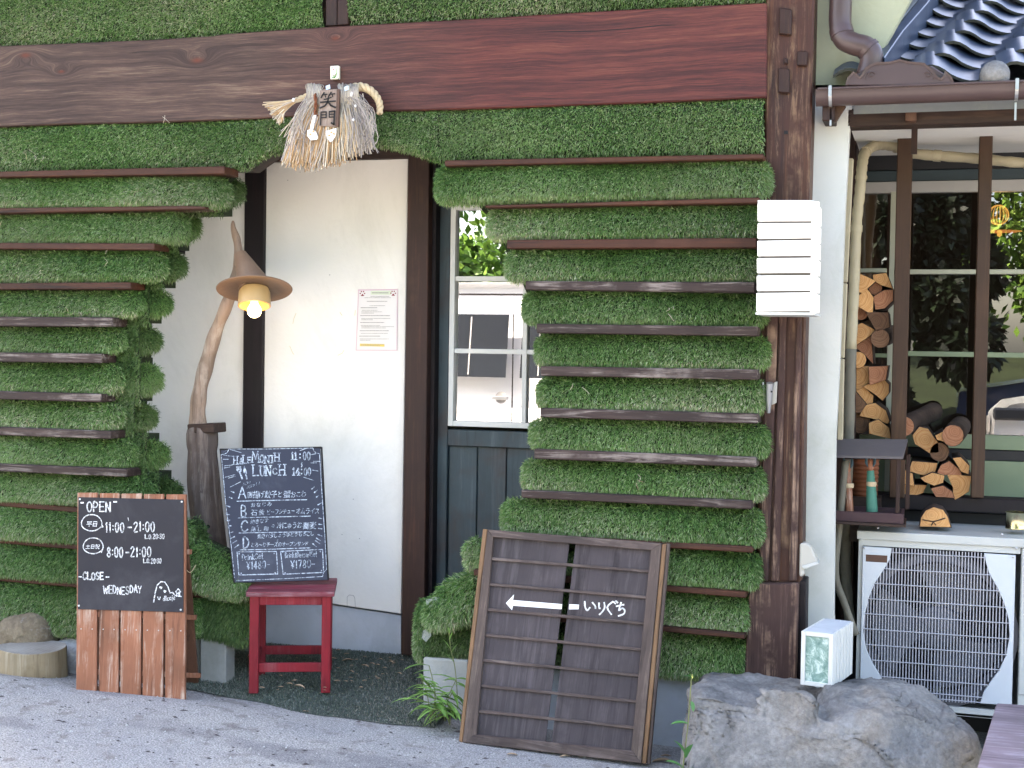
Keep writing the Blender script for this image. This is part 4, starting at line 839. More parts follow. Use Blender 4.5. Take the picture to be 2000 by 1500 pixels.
# ================================================================ air conditioner
ay = .30
ac = thing('air_conditioner', 'large cream outdoor air conditioning unit with round wire fan grille', 'air conditioner', tuple(M.px(1850, 1400, ay)))
xl = M.px(1674, 1200, ay).x; xr = xl+.86; zt_ = M.px(1674, 1040, ay).z; zb_ = M.px(1800, 1392, ay).z; g0 = gz(.6)
xs_ = M.px(1992, 1200, ay).x
mk('casing', join([box(xl, xr, ay+.02, ay+.34, zb_, zt_-.001)][:0]+[box(xl, xl+.012, ay, ay+.34, zb_, zt_), box(xr-.012, xr, ay, ay+.34, zb_, zt_), box(xl+.012, xr-.012, ay+.33, ay+.34, zb_, zt_), box(xl+.012, xr-.012, ay, ay+.33, zb_, zb_+.012), box(xs_, xr-.012, ay+.002, ay+.33, zb_+.012, zt_)]), MT['ac_body'], ac, bev=.002)
mk('top_cover', box(xl-.006, xr+.006, ay-.008, ay+.35, zt_-.022, zt_+.008), MT['ac_body'], ac, bev=.004, seg=2)
zg1, zg0 = M.px(1680, 1066, ay-.01).z, M.px(1680, 1366, ay-.01).z
for z0_, z1_ in ((zg1, zt_-.022), (zb_, zg0)): mk('front_frame', box(xl+.012, xs_-.003, ay, ay+.012, z0_, z1_), MT['ac_body'], ac, bev=.001)
mk('front_frame', join([box(xl, M.px(1682, 1200, ay).x, ay-.002, ay+.01, zb_, zt_-.022)]), MT['ac_body'], ac, bev=.001)
mk('service_panel', box(xs_+.002, xr-.004, ay-.004, ay+.01, zb_+.09, zt_-.024), MT['ac_body'], ac, bev=.002)
hy = ay-.014
Lc = [(1742, 1071), (1738, 1092), (1728, 1110), (1708, 1140), (1696, 1170), (1688, 1205), (1686, 1235), (1692, 1268), (1704, 1295), (1716, 1314), (1733, 1345), (1742, 1363)]
Rc = [(1922, 1081), (1926, 1100), (1932, 1120), (1948, 1148), (1960, 1175), (1970, 1210), (1972, 1245), (1965, 1280), (1952, 1308), (1936, 1330), (1922, 1350), (1914, 1374)]
mk('grille_plate', pxp(M, [(1685, 1067)]+Lc+[(1679, 1358)], hy, .012), MT['ac_white'], ac, bev=.0015)
mk('grille_plate', pxp(M, [(1984, 1085)]+Rc+[(1976, 1378)], hy, .012), MT['ac_white'], ac, bev=.0015)
def edge(cv, y): return float(np.interp(y, [p[1] for p in cv], [p[0] for p in cv]))
wire = []
xw = 1689
while xw < 1973:
    yt = 1071+(xw-1742)*.0555; yb = 1363+(xw-1742)*.064
    if xw < 1742: ys_ = [y for y in np.arange(1071, 1364, 1.0) if edge(Lc, y) < xw]
    elif xw > 1916: ys_ = [y for y in np.arange(1081, 1375, 1.0) if edge(Rc, y) > xw]
    else: ys_ = [yt, yb]
    if ys_:
        a_, b_ = M.px(xw, min(ys_)-1, hy+.002), M.px(xw, max(ys_)+1, hy+.002)
        mk('grille_wire', tube([(a_.x, hy+.003, a_.z), (a_.x, hy+.003, b_.z)], .0021, 5), MT['ac_wire'], ac)
    xw += 6.15
for i in range(11):
    yy = [1079, 1112, 1142, 1173, 1203, 1233, 1264, 1294, 1325, 1350, 1360][i]; l_ = edge(Lc, yy); r_ = edge(Rc, yy+12)
    l_, r_ = max(l_, 1686)-1, r_+1; z_ = M.px((l_+r_)/2, yy+(((l_+r_)/2)-1742)*.055, hy).z
    mk('grille_wire', tube([(M.px(l_, yy, hy).x, hy, z_), (M.px(r_, yy+12, hy).x, hy, z_)], .0019, 5), MT['ac_wire'], ac)
fc = M.px(1830, 1222, ay+.12); fc = Vector((fc.x, ay+.12, fc.z))
mk('fan_ring', lathe(fc, (0, -1, 0), [(.262, .10), (.238, .10), (.232, .0), (.262, .0)], 40), MT['ac_fan'], ac, smooth=40)
mk('fan_hub', lathe(fc, (0, -1, 0), [(0, .05), (.05, .046), (.072, .03), (.078, -.03)], 28), MT['ac_fan'], ac, smooth=40)
for i in range(3):
    t0 = i*2.094+.5; V = []; nu = 8
    for j in range(nu+1):
        for k_ in range(6):
            r = .07+.15*k_/5; t = t0+1.15*j/nu*(1+.25*k_/5)
            V.append((fc.x+r*math.cos(t), fc.y+.03-.06*j/nu, fc.z+r*math.sin(t)))
    mk('fan_blade', (V, [(j*6+k_, j*6+k_+1, (j+1)*6+k_+1, (j+1)*6+k_) for j in range(nu) for k_ in range(5)]), MT['ac_fan'], ac, smooth=True)
mk('motor_bracket', join([box(fc.x-.05, fc.x+.07, fc.y+.05, fc.y+.06, fc.z+.16, fc.z+.185), box(fc.x+.0, fc.x+.02, fc.y+.05, fc.y+.06, fc.z-.25, fc.z+.17)]), MT['ac_body'], ac)
fins = [box(xl+.014, xs_-.01, ay+.28, ay+.282, zb_+.03+i*.018, zb_+.034+i*.018) for i in range(30)]
mk('heat_exchanger', join([box(xl+.014, xs_-.01, ay+.285, ay+.30, zb_+.02, zt_-.03)]+fins), MT['dark_plastic'], ac, kind='stuff')
mk('grip_recess', pxb(M, 1691, 1083, 1733, 1098, hy-.001, .004), MT['rust'], ac, bev=.001); mk('grip_recess', pxb(M, 1689, 1081.5, 1735, 1084, hy-.004, .006), MT['ac_white'], ac)
for x_, y_ in ((1688, 1070), (1979, 1088), (1681, 1054), (1985, 1071), (1715, 1031), (1957, 1044)):
    q = M.px(x_, y_, hy-.001 if y_ > 1060 and y_ != 1071 else ay-.009); mk('screw', lathe(q, (0, -1, 0), [(.004, -.003), (.004, .002), (.0015, .0035)], 10, cap1=True), MT['steel'], ac)
for a_ in (xl+.08, xr-.14): mk('foot', box(a_, a_+.06, ay+.0, ay+.33, g0, zb_), MT['dark_plastic'], ac)
mk('base_pipe', tube([(xl-.2, ay-.02, g0+.03), (xr, ay-.02, g0+.03)], .014, 10), MT['ac_white'], None, smooth=True, label='grey white conduit lying on the ground under the air conditioner', cat='conduit')

# ================================================================ logs
def log(poly, y, dep, mt, label, tilt=0.0, skew=(0, 0)):
    q = [M.px(a, b, y) for a, b in poly]; c = sum(q, Vector())/len(q); pts = []
    n = len(q)
    for i in range(n):                      # subdivide and roughen the outline
        a, b = q[i], q[(i+1) % n]; m_ = max(1, int((b-a).length/.018))
        for j in range(m_):
            p = a.lerp(b, j/m_); r = 1.18+.06*mnoise.noise(Vector((p.x*45, p.z*45, y))); pts.append((c.x+(p.x-c.x)*r, c.z+(p.z-c.z)*r))
    n = len(pts); V = []
    for k_, (t, s_) in enumerate(((0, .965), (.004, 1), (.35, 1.03), (.7, .99), (1, 1.0))):
        for x, z in pts:
            nn = 1+.05*mnoise.noise(Vector((x*30, z*30, t*4+y)))
            V.append((c.x+(x-c.x)*s_*(nn if 0 < k_ else 1)+skew[0]*t, y+dep*t+(tilt*(z-c.z) if k_ == 0 else 0), c.z+(z-c.z)*s_*(nn if 0 < k_ else 1)+skew[1]*t))
    ar = sum(pts[i][0]*pts[(i+1) % n][1]-pts[(i+1) % n][0]*pts[i][1] for i in range(n))
    Fc = [tuple(range(n))]+[(k_*n+i, (k_+1)*n+i, (k_+1)*n+(i+1) % n, k_*n+(i+1) % n) for k_ in range(4) for i in range(n)]+[tuple(range(5*n-1, 4*n-1, -1))]
    if ar < 0: Fc = [tuple(reversed(f)) for f in Fc]
    o = mk('firewood_log', (V, Fc), [MT[mt], MT['bark']], None, label=label, cat='firewood', group='split firewood stacked in the rack')
    for p in o.data.polygons: p.material_index = 0 if p.index == 0 else 1
    for p in o.data.polygons[1:4*n+1]: p.use_smooth = True
    return o
def rnd_(cx, cy, r, n=14, ax=1.0): return [(cx+r*math.cos(2*math.pi*i/n)*ax, cy+r*math.sin(2*math.pi*i/n)) for i in range(n)]
LG = [
 ([(1675, 535), (1707, 550), (1685, 570), (1668, 567)], 'cut', 'tan wedge shaped log at the top left of the tall narrow stack'),
 ([(1707, 538), (1730, 535), (1741, 562), (1722, 556), (1708, 548)], 'cut', 'split log at the top right of the tall narrow stack, against the post'),
 (rnd_(1710, 563, 11.5), 'cut_pink', 'small round pinkish log wedged between the two top logs of the tall stack'),
 ([(1693, 567), (1705, 583), (1703, 607), (1695, 608), (1667, 592)], 'cut', 'bright triangular log with pointed left end, second row of the tall stack'),
 ([(1708, 580), (1727, 569), (1742, 568), (1742, 587), (1728, 600), (1712, 602)], 'cut_pink', 'pink brown quarter log touching the post, second row of the tall stack'),
 (rnd_(1681, 611, 12.5), 'cut_pink', 'small round log with pink brown end at the left edge of the tall stack'),
 ([(1695, 613), (1733, 612), (1735, 637), (1713, 645)], 'cut_dark', 'dull brown weathered wedge log beside the small round pink brown one'),
 ([(1663, 667), (1663, 643), (1683, 633), (1707, 646), (1700, 653), (1674, 671)], 'cut', 'bright yellow half round log at the left of the tall stack'),
 ([(1673, 678), (1701, 656), (1702, 680), (1704, 707), (1690, 692)], 'cut_pink', 'long reddish wedge log hanging below the bright yellow half log'),
 (rnd_(1719, 661, 16), 'cut_dark', 'dark round log with shadowed bark beside the post'),
 (rnd_(1676, 703, 14), 'cut', 'small round tan log at the left, halfway down the tall stack'),
 ([(1663, 737), (1672, 720), (1697, 718), (1697, 752), (1672, 759), (1663, 752)], 'cut', 'large rounded quarter log at the left below the small round tan one'),
 ([(1699, 718), (1732, 717), (1728, 740), (1701, 749)], 'cut_pink', 'flat topped reddish log right of the large quarter log'),
 ([(1690, 756), (1722, 740), (1734, 752), (1734, 767), (1723, 780), (1712, 770)], 'cut', 'five sided tan log touching the post in the lower tall stack'),
 ([(1673, 765), (1689, 759), (1704, 773), (1703, 789), (1692, 789)], 'cut', 'small pale half ring log in the lower tall stack'),
 ([(1662, 767), (1671, 767), (1690, 789), (1680, 803), (1662, 803)], 'cut_dark', 'dark brown wedge log at the left edge below the pale half ring'),
 ([(1683, 812), (1692, 794), (1710, 790), (1728, 803), (1735, 821), (1732, 826), (1712, 818)], 'cut', 'pale half moon log with a dark central crack'),
 (rnd_(1680, 825, 18), 'cut_dark', 'large round brown log at the bottom left of the tall stack'),
 ([(1700, 828), (1716, 822), (1734, 836), (1737, 854), (1725, 852), (1700, 846)], 'cut', 'tan quarter log at the bottom right of the tall stack'),
 (rnd_(1766, 833, 16.5), 'cut_pink', 'long round log on top of the wide heap just right of the first post'),
 ([(1785, 851), (1797, 837), (1812, 841), (1829, 864), (1830, 880), (1815, 882), (1790, 866)], 'cut', 'elongated oval tan log leaning at the top of the wide heap'),
 (rnd_(1861, 851, 18.5), 'cut_pink', 'round log with a star crack at the top right of the wide heap'),
 ([(1828, 851), (1842, 844), (1843, 862), (1831, 858)], 'cut', 'small pale chip of log tucked left of the star cracked round one'),
 (rnd_(1835, 883, 16), 'cut_dark', 'dark grey bark log in the middle of the wide heap'),
 ([(1863, 896), (1877, 895), (1892, 910), (1890, 924), (1878, 920)], 'cut', 'bark covered log with an orange oval cut at the right of the wide heap'),
 ([(1834, 920), (1840, 909), (1854, 903), (1872, 917), (1875, 927), (1834, 926)], 'cut_pink', 'pinkish half round log lying flat in the wide heap'),
 ([(1779, 920), (1785, 903), (1828, 906), (1824, 921), (1812, 929)], 'cut', 'broad tan log with a flat sloping top in the wide heap'),
 ([(1801, 934), (1821, 925), (1842, 930), (1839, 942), (1824, 947), (1808, 940)], 'cut', 'orange half round log pointing downwards near the centre of the wide heap'),
 ([(1749, 911), (1780, 926), (1783, 947), (1746, 939)], 'cut', 'yellow wedge log directly right of the miniature shrine roof, behind its post'),
 ([(1759, 948), (1806, 949), (1800, 962), (1782, 968), (1764, 962)], 'cut', 'flat topped bowl shaped log at the bottom left of the wide heap'),
 ([(1821, 955), (1842, 950), (1857, 960), (1861, 971), (1830, 969)], 'cut_pink', 'reddish log lying on the sill at the bottom of the wide heap'),
 ([(1852, 929), (1894, 933), (1890, 959), (1866, 973), (1862, 964), (1863, 953)], 'cut', 'large pale fan shaped log at the bottom right of the wide heap'),
]
for i, (pl, mt_, lb) in enumerate(LG): log(pl, .56+(i % 3)*.018, .26, mt_, lb, skew=((.10, .045) if i == 19 else (.03, .02) if i in (21, 9) else (0, 0)))
log([(1800, 1026), (1803, 1010), (1810, 999), (1824, 993), (1840, 998), (1848, 1010), (1853, 1027)], .37, .13, 'cut', 'chopped log with a black cord lying alone on top of the air conditioner')
o = bpy.data.objects['firewood_log.%03d' % (len(LG))]; o['group'] = ''; del o['group']
ik = Ink(M, .366); ik.line([(1802, 1015), (1812, 1017), (1823, 1019), (1834, 1016), (1846, 1012)], 2); ik.line([(1823, 1019), (1819, 1026)], 2.5); ik.line([(1823, 1019), (1828, 1026)], 1.5); ik.build('black_cord', MT['ink_black'], o)

# miniature shrine shelter on the air conditioner
by = .30
sh = thing('feeder_house', 'little brown roofed shelter with two carved figures on the left end of the air conditioner', 'shelter', tuple(M.px(1695, 1020, by)))
mk('roof_board', (lambda q: (q, [(0, 1, 2, 3), (7, 6, 5, 4), (0, 4, 5, 1), (1, 5, 6, 2), (2, 6, 7, 3), (3, 7, 4, 0)]))([tuple(M.px(1603, 889, by-.08)), tuple(M.px(1764, 892, by-.08)), tuple(M.px(1773, 858, by+.02)), tuple(M.px(1618, 857, by+.02))]+[tuple(Vector(M.px(a, b, d))-Vector((0, 0, .008))) for a, b, d in ((1603, 889, by-.08), (1764, 892, by-.08), (1773, 858, by+.02), (1618, 857, by+.02))]), plain('dull_grey_brown_roof', (112, 104, 104), .6, .08, 6, .2), sh)
rq = [M.px(1773, 858, by+.02), M.px(1618, 857, by+.02)]
mk('roof_board', (lambda q: (q, [(3, 2, 1, 0), (4, 5, 6, 7), (0, 1, 5, 4), (1, 2, 6, 5), (2, 3, 7, 6), (3, 0, 4, 7)]))([(rq[1].x, by+.02, rq[1].z), (rq[0].x, by+.02, rq[0].z), (rq[0].x, by+.12, rq[0].z-.07), (rq[1].x, by+.12, rq[1].z-.07)]+[(rq[1].x, by+.02, rq[1].z-.008), (rq[0].x, by+.02, rq[0].z-.008), (rq[0].x, by+.12, rq[0].z-.078), (rq[1].x, by+.12, rq[1].z-.078)]), MT['dark_wood_x'], sh)
for a_, t_, b_, w_, d in ((1617, 889, 1000, 7, by-.06), (1750, 892, 1003, 8, by-.06), (1633, 889, 996, 12, by+.08), (1769, 890, 995, 8, by+.08)): mk('post', pxb(M, a_, t_-2, a_+w_, b_, d, .014), MT['dark_wood_z'], sh, bev=.001)
q0, q1 = M.px(1616, 1000, by-.07), M.px(1765, 1002, by-.07)
zq = M.px(1690, 1020, by-.07).z
mk('tray', join([box(q0.x, q1.x, by-.07, by-.06, zq, zq+.034), box(q0.x, q1.x, by+.10, by+.11, zq, zq+.034), box(q0.x, q0.x+.01, by-.06, by+.10, zq, zq+.034), box(q1.x-.01, q1.x, by-.06, by+.10, zq, zq+.034)]), plain('purple_brown_tray', (88, 58, 62), .6, .1, 8, .2), sh, bev=.001)
mk('base_board', box(q0.x-.014, q1.x+.008, by-.085, by+.12, zq-.009, zq), MT['dark_wood_x'], sh, bev=.001)
def figurine(cx, body, lab, c_, top=896, bot=1000, w0=8):
    f = thing('carved_figure', lab, 'figurine', tuple(M.px(cx, bot, by-.01)))
    mk('body', join([tube([M.px(cx, bot, by-.01), M.px(cx-1, (bot*2+top)/3, by-.01), M.px(cx-3, top+26, by-.01)], [w0*.0018, w0*.0016, w0*.0011], 10)]), c_, f, smooth=40)
    mk('head', lathe(M.px(cx-3, top+20, by-.01), (0, 0, 1), [(0, -.018), (.008, -.012), (.011, .0), (.009, .012), (.005, .024), (0, .032)], 12), MT['cedar'], f, smooth=True)
    for s_ in (-1, 1): mk('wing', tube(smoothpath([M.px(cx-3, top+24, by-.01), M.px(cx-3+s_*8, top+12, by-.015), M.px(cx-3+s_*7, top-4, by-.01)], 4), [.003]*4+[.005]*3+[.002]*2, 6), plain('blue_green_feather_paint', (58, 84, 92), .6, .2, 30, .1), f, smooth=True)
    mk('painted_ring', lathe(M.px(cx-1, top+52, by-.01), (0, 0, 1), [(.016, -.008), (.018, 0), (.016, .008)], 12), MT['straw_rope'], f, smooth=True)
    return f
figurine(1659, None, 'brown carved bird figure with open wings, left one in the little shelter', MT['cedar'])
figurine(1703, None, 'green painted carved figure, right one in the little shelter', plain('jade_green_paint', (72, 146, 124), .6, .12, 14, .2), 893, 999, 11)
tc = thing('terracotta_pot', 'ribbed orange brown terracotta pot behind the little shelter', 'pot', tuple(M.px(1690, 970, .5)))
cq = M.px(1688, 968, .5); hh = (M.px(1688, 893, .5).z-cq.z)
pf = []
for i in range(9): pf += [(.043+.004*i/8, hh*i/9), (.047+.004*i/8, hh*(i+.5)/9)]
mk('pot_wall', lathe(cq, (0, 0, 1), [(0, 0)]+pf+[(.055, hh), (.046, hh), (.04, hh*.3)], 24), MT['terracotta'], tc, smooth=50)
mk('soil', lathe(cq+Vector((0, 0, hh*.9)), (0, 0, 1), [(0, .0), (.044, 0)], 20), MT['bark'], tc)
mk('pot_stand', box(cq.x-.06, cq.x+.06, .44, .56, M.px(1688, 1000, .5).z-.1, cq.z), MT['dark_wood_x'], tc)
cn = M.px(1985, 1033, .42); cnh = M.px(1985, 1000, .42).z-cn.z
can = thing('tin_can', 'open shiny tin can on the right end of the air conditioner top', 'tin can', tuple(cn))
mk('can_wall', lathe(cn, (0, 0, 1), [(0, 0), (.036, 0), (.037, .003), (.036, .006), (.036, cnh-.003), (.038, cnh), (.035, cnh), (.035, .01), (0, .01)], 32), MT['tin'], can, smooth=40)

# ================================================================ lantern boxes
MT['added_slat_glow'] = NM('white_slat_added_glow').m
_b = MT['added_slat_glow'].node_tree.nodes['Principled BSDF']; _b.inputs['Base Color'].default_value = lin((240, 240, 236)); _b.inputs['Emission Color'].default_value = (1, .985, .95, 1); _b.inputs['Emission Strength'].default_value = .05  # emission added to the white slats for brightness; no lamp inside
ly = -.30
lt = thing('wall_lantern', 'bright white slatted box lantern with added glow fixed to the corner post', 'lantern', tuple(M.px(1535, 610, ly)))
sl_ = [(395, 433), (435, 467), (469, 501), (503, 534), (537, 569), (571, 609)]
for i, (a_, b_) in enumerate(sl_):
    mk('slat', pxp(M, [(1480-i*.5, a_+1.5), (1586-i*.4, a_+.5), (1586-i*.4, b_-2), (1480-i*.5, b_-1)], ly, .012), MT['added_slat_glow'], lt, bev=.0015, jit=.0006)
    mk('slat', box(M.px(1588, 500, ly).x, M.px(1588, 500, ly).x+.008, ly+.002, ly+.2, M.px(1588, b_-1, ly).z, M.px(1588, a_+1, ly).z), MT['added_slat_glow'], lt, bev=.001)
mk('corner_upright', pxp(M, [(1586, 392), (1600, 394), (1594, 612), (1582, 612)], ly-.003, .014), MT['added_slat_glow'], lt, bev=.001)
mk('top_rail', pxp(M, [(1480, 391), (1586, 391), (1586, 395), (1480, 396)], ly+.014, .01), MT['white_paint'], lt)
ba, bb = M.px(1482, 396, ly), M.px(1584, 609, ly)
mk('inner_case', join([box(ba.x, bb.x, ly+.03, ly+.034, bb.z, ba.z-.003), box(ba.x, ba.x+.006, ly+.02, -.05, bb.z, ba.z), box(ba.x+.006, bb.x, -.056, -.05, bb.z, ba.z)]), plain('grey_inner_case', (120, 120, 118), .7, .05, 5, 0), lt)
mk('base_board', box(ba.x-.004, bb.x+.01, ly+.004, -.04, bb.z-.01, bb.z-.002), MT['white_paint'], lt, bev=.001)
mk('mount', box((ba.x+bb.x)/2-.02, (ba.x+bb.x)/2+.02, -.05, -.03, (ba.z+bb.z)/2-.03, (ba.z+bb.z)/2+.03), MT['white_paint'], lt)
# the second box on the boulder, turned
lp = M.px(1563, 1337, -.28); LF = lean(lp, yaw=math.radians(-12))
l2 = thing('wall_lantern', 'white slatted box lantern with frosted green glass front standing on the boulder', 'lantern', (0, 0, 0), LF)
W2 = LF.px(1626, 1300).x; H2 = LF.px(1563, 1232).z; D2 = .24
t_ = .013
mk('front_frame', join([box(0, t_, 0, .012, 0, H2), box(W2-t_, W2, 0, .012, 0, H2), box(t_-.0002, W2-t_+.0002, .0005, .012, H2-t_, H2), box(t_-.0002, W2-t_+.0002, .0005, .012, 0, t_)]), MT['white_paint'], l2, bev=.001)
fg = NM('frosted_green_glass'); v_ = fg.coord((1, 1, 1)); a_ = fg.noise(v_, 30, 8, .75, 1.0); fgm = fg.done(fg.ramp(a_, [(.35, lin((84, 122, 114))), (.52, lin((124, 156, 146))), (.62, lin((190, 208, 200)))]), .35, .6); fg.bump(a_, .6, .003)
mk('glass_pane', box(t_, W2-t_, .006, .009, t_, H2-t_), fgm, l2)
for i in range(6): mk('slat', box(W2-.008, W2, .014+i*(D2-.014)/6, .014+(i+1)*(D2-.014)/6-.007, 0, H2), MT['white_paint'], l2, bev=.001)
for i in range(6): mk('slat', box(0, .008, .014+i*(D2-.014)/6, .014+(i+1)*(D2-.014)/6-.004, 0, H2), MT['white_paint'], l2, bev=.001)
mk('top_board', box(.0085, W2-.0085, .013, D2, H2-.008, H2), plain('weathered_white_top', (186, 192, 196), .6, .08, 10, .2, dirt=(130, 134, 140), dirtamt=.5), l2, bev=.001)
mk('base_board', box(.0085, W2-.0085, .013, D2, 0, .008), MT['white_paint'], l2); mk('back_board', box(.009, W2-.009, D2-.01, D2-.001, .009, H2-.009), MT['white_paint'], l2)
# outlet cover and bracket
oc2 = thing('outlet_cover', 'beige weatherproof outlet cover on the right side of the corner post', 'outlet cover', tuple(M.px(1580, 1125, -.02)))
mk('cover', pxp(M, [(1562, 1062), (1574, 1060), (1584, 1068), (1597, 1098), (1568, 1112), (1572, 1122), (1564, 1128), (1561, 1124)], -.04, .05), MT['beige_plastic'], oc2, bev=.004)
mk('lid_lip', pxp(M, [(1566, 1106), (1597, 1097), (1598, 1102), (1570, 1112)], -.047, .06), MT['ac_body'], oc2, bev=.001)
br = thing('flag_bracket', 'small pale metal flag holder screwed to the corner post', 'bracket', tuple(M.px(1503, 800, -.05)))
mk('wing_plate', pxp(M, [(1488, 746), (1491, 746), (1495, 790), (1490, 788)], -.06, .02), MT['steel'], br, bev=.001)
mk('wing_plate', pxp(M, [(1512, 747), (1518, 745), (1516, 787), (1508, 791), (1505, 789)], -.06, .012), MT['beige_plastic'], br, bev=.001)
mk('socket', tube([M.px(1501, 806, -.065), M.px(1502, 780, -.075), M.px(1504, 748, -.09)], [.006, .0105, .012], 14), MT['steel'], br, smooth=40)
mk('bolt', lathe(M.px(1507, 765, -.095), (0, -1, 0), [(.003, -.004), (.003, .002)], 8, cap1=True), MT['ink_black'], br)
mk('screw', lathe(M.px(1511, 785, -.062), (0, -1, 0), [(.003, -.002), (.003, .002)], 8, cap1=True), MT['steel'], br)

# ================================================================ boulder and stones
def blobmesh(parts, vox, disp, seed, cuts=()):
    bm = bmesh.new()
    for c, s_, p, rot in parts:
        t = bmesh.new(); bmesh.ops.create_icosphere(t, subdivisions=5, radius=1)
        for v in t.verts:
            d = v.co.normalized(); k_ = (abs(d.x)**p+abs(d.y)**p+abs(d.z)**p)**(-1/p)
            v.co = Matrix.Rotation(rot, 3, 'Y') @ Vector((d.x*k_*s_[0], d.y*k_*s_[1], d.z*k_*s_[2])) + Vector(c)
        me = bpy.data.meshes.new('t'); t.to_mesh(me); bm.from_mesh(me); t.free(); bpy.data.meshes.remove(me)
    me = bpy.data.meshes.new('t'); bm.to_mesh(me); bm.free(); o = bpy.data.objects.new('t', me); C.objects.link(o)
    r = o.modifiers.new('r', 'REMESH'); r.mode = 'VOXEL'; r.voxel_size = vox
    sm = o.modifiers.new('s', 'SMOOTH'); sm.factor = .5; sm.iterations = 2
    dg = bpy.context.evaluated_depsgraph_get(); m2 = bpy.data.meshes.new_from_object(o.evaluated_get(dg)); bpy.data.objects.remove(o); bpy.data.meshes.remove(me)
    V = []
    for v in m2.vertices:
        p = v.co+Vector((seed, 0, 0)); n_ = v.normal
        for pc_, pn_ in cuts:
            e_ = (v.co-Vector(pc_)).dot(Vector(pn_).normalized())
            if e_ > 0: v.co -= Vector(pn_).normalized()*e_*.85
        h = mnoise.fractal(p*3.6, .8, 2.1, 7)*disp + (mnoise.ridged_multi_fractal(p*6.5, .9, 2.1, 5, .95, 2)-1)*disp*.25 - disp*.35*max(0, mnoise.noise(p*9)-.25)
        V.append(tuple(v.co+n_*h))
    Fc = [tuple(p.vertices) for p in m2.polygons]; bpy.data.meshes.remove(m2); return V, Fc
ra, rb = M.px(1322, 1400, -.42), M.px(1590, 1400, -.42); rc, rd = M.px(1570, 1400, -.4), M.px(1862, 1400, -.4)
zA = M.px(1450, 1325, -.25).z; zB = M.px(1700, 1318, -.25).z
ca, sa = ((ra.x+rb.x)/2, -.28, zA-.20), ((rb.x-ra.x)/2, .30, .20)
kn = M.px(1535, 1388, -.52)
vf = blobmesh([((ca[0], -.29, zA-.225), (sa[0], .25, .215), 6, .03), ((kn.x, -.50, kn.z), (.085, .085, .062), 4.5, .28), ((M.px(1400, 1440, -.5).x, -.42, .0), (.15, .15, .16), 4, -.05),
               (((rc.x+rd.x)/2-.02, -.27, zB-.30), (.22, .30, .295), 3.4, .16), ((rd.x-.12, -.34, zB-.36), (.17, .26, .25), 2.8, .35), ((M.px(1500, 1450, -.4).x+.05, -.40, -.05), (.38, .26, .22), 4, 0), ((rd.x-.09, -.36, -.08), (.17, .3, .22), 3, 0)], .009, .034, 4.0,
 [((ca[0], -.5, .1), (-.15, -1, .12)), ((ra.x+.012, -.3, .1), (-1, -.25, .05)), ((rd.x-.1, -.45, .15), (.75, -.8, .35)), ((rd.x-.2, -.5, .2), (.15, -1, .55)), ((rd.x-.08, -.3, zB-.07), (.6, -.1, 1)), ((ca[0], -.25, zA-.004), (-.03, .12, 1))])
mk('boulder', vf, MT['rock'], None, smooth=True, label='big rough grey boulder with a notched ledge in front of the corner post', cat='boulder', origin=(ca[0], -.3, 0))
s1 = M.px(40, 1236, -.12); vf = blobmesh([((s1.x, -.05, s1.z-.015), (.125, .12, .085), 2.6, -.1)], .01, .02, 9.0)
mk('stone', vf, MT['rock_brown'], None, smooth=True, label='rounded brown stone behind the sawn stump at the left edge', cat='stone')
s2 = M.px(128, 1290, -.1); vf = blobmesh([((s2.x, .0, s2.z-.05), (.12, .11, .135), 3.0, .2)], .01, .018, 21.0)
mk('stone', vf, MT['rock_white'], None, smooth=True, label='pale grey white stone between the stump and the wooden sandwich board', cat='stone')
st = thing('stump', 'short sawn tree stump with peeled cracked sides at the bottom left', 'stump', tuple(M.px(40, 1358, -.3)))
sc_ = M.px(38, 1358, -.30); zc = M.px(38, 1272, -.30).z; R_ = .135; V = []; n = 64
for k_, (t, s_) in enumerate(((0, 1.03), (.5, 1.0), (.96, .985), (1, .965))):
    for i in range(n):
        a = 2*math.pi*i/n; r = R_*s_*(1+.05*mnoise.noise(Vector((math.cos(a)*1.5, math.sin(a)*1.5, 3)))-.05*max(0, 1-abs(((a*3.2) % 6.283)-3.1)*6))
        V.append((sc_.x-.01+r*math.cos(a), -.22+r*math.sin(a)*.85, sc_.z-.01+(zc-sc_.z+.01)*t+.004*math.sin(a*2)))
mk('trunk_section', (V, [(k_*n+i, k_*n+(i+1) % n, (k_+1)*n+(i+1) % n, (k_+1)*n+i) for k_ in range(3) for i in range(n)]), MT['stump_side'], st, smooth=40)
mk('sawn_top', (V[-n:], [tuple(range(n))]), MT['stump_cut'], st)
bl_ = [M.px(1948, 1372, .0), ]
bw0 = M.px(1945, 1373, -.12); bw1 = M.px(1880, 1560, -.75)
zz = M.px(1945, 1373, -.12).z
def onz(x, y, z):
    r = fwd+((x-1000)/FPX)*rgt-((y-750)/FPX)*upv; t = (z-CAM.z)/r.z; return CAM+t*r
bz_ = .16; q = [onz(1946, 1373, bz_), onz(2120, 1385, bz_), onz(2120, 1620, bz_), onz(1890, 1560, bz_)]
bn = thing('plank_bench', 'low bench of weathered purple brown plank at the lower right corner', 'bench', (q[0].x+.2, q[0].y-.2, 0))
mk('seat_plank', ([tuple(p) for p in q]+[(p.x, p.y, p.z-.03) for p in q], [(3, 2, 1, 0), (4, 5, 6, 7), (0, 1, 5, 4), (1, 2, 6, 5), (2, 3, 7, 6), (3, 0, 4, 7)]), wood('weathered_bench_wood', (96, 84, 92), (134, 120, 126), (164, 152, 156), 'X', .8, .75, wear=(180, 170, 180), wearamt=.5), bn, bev=.004)
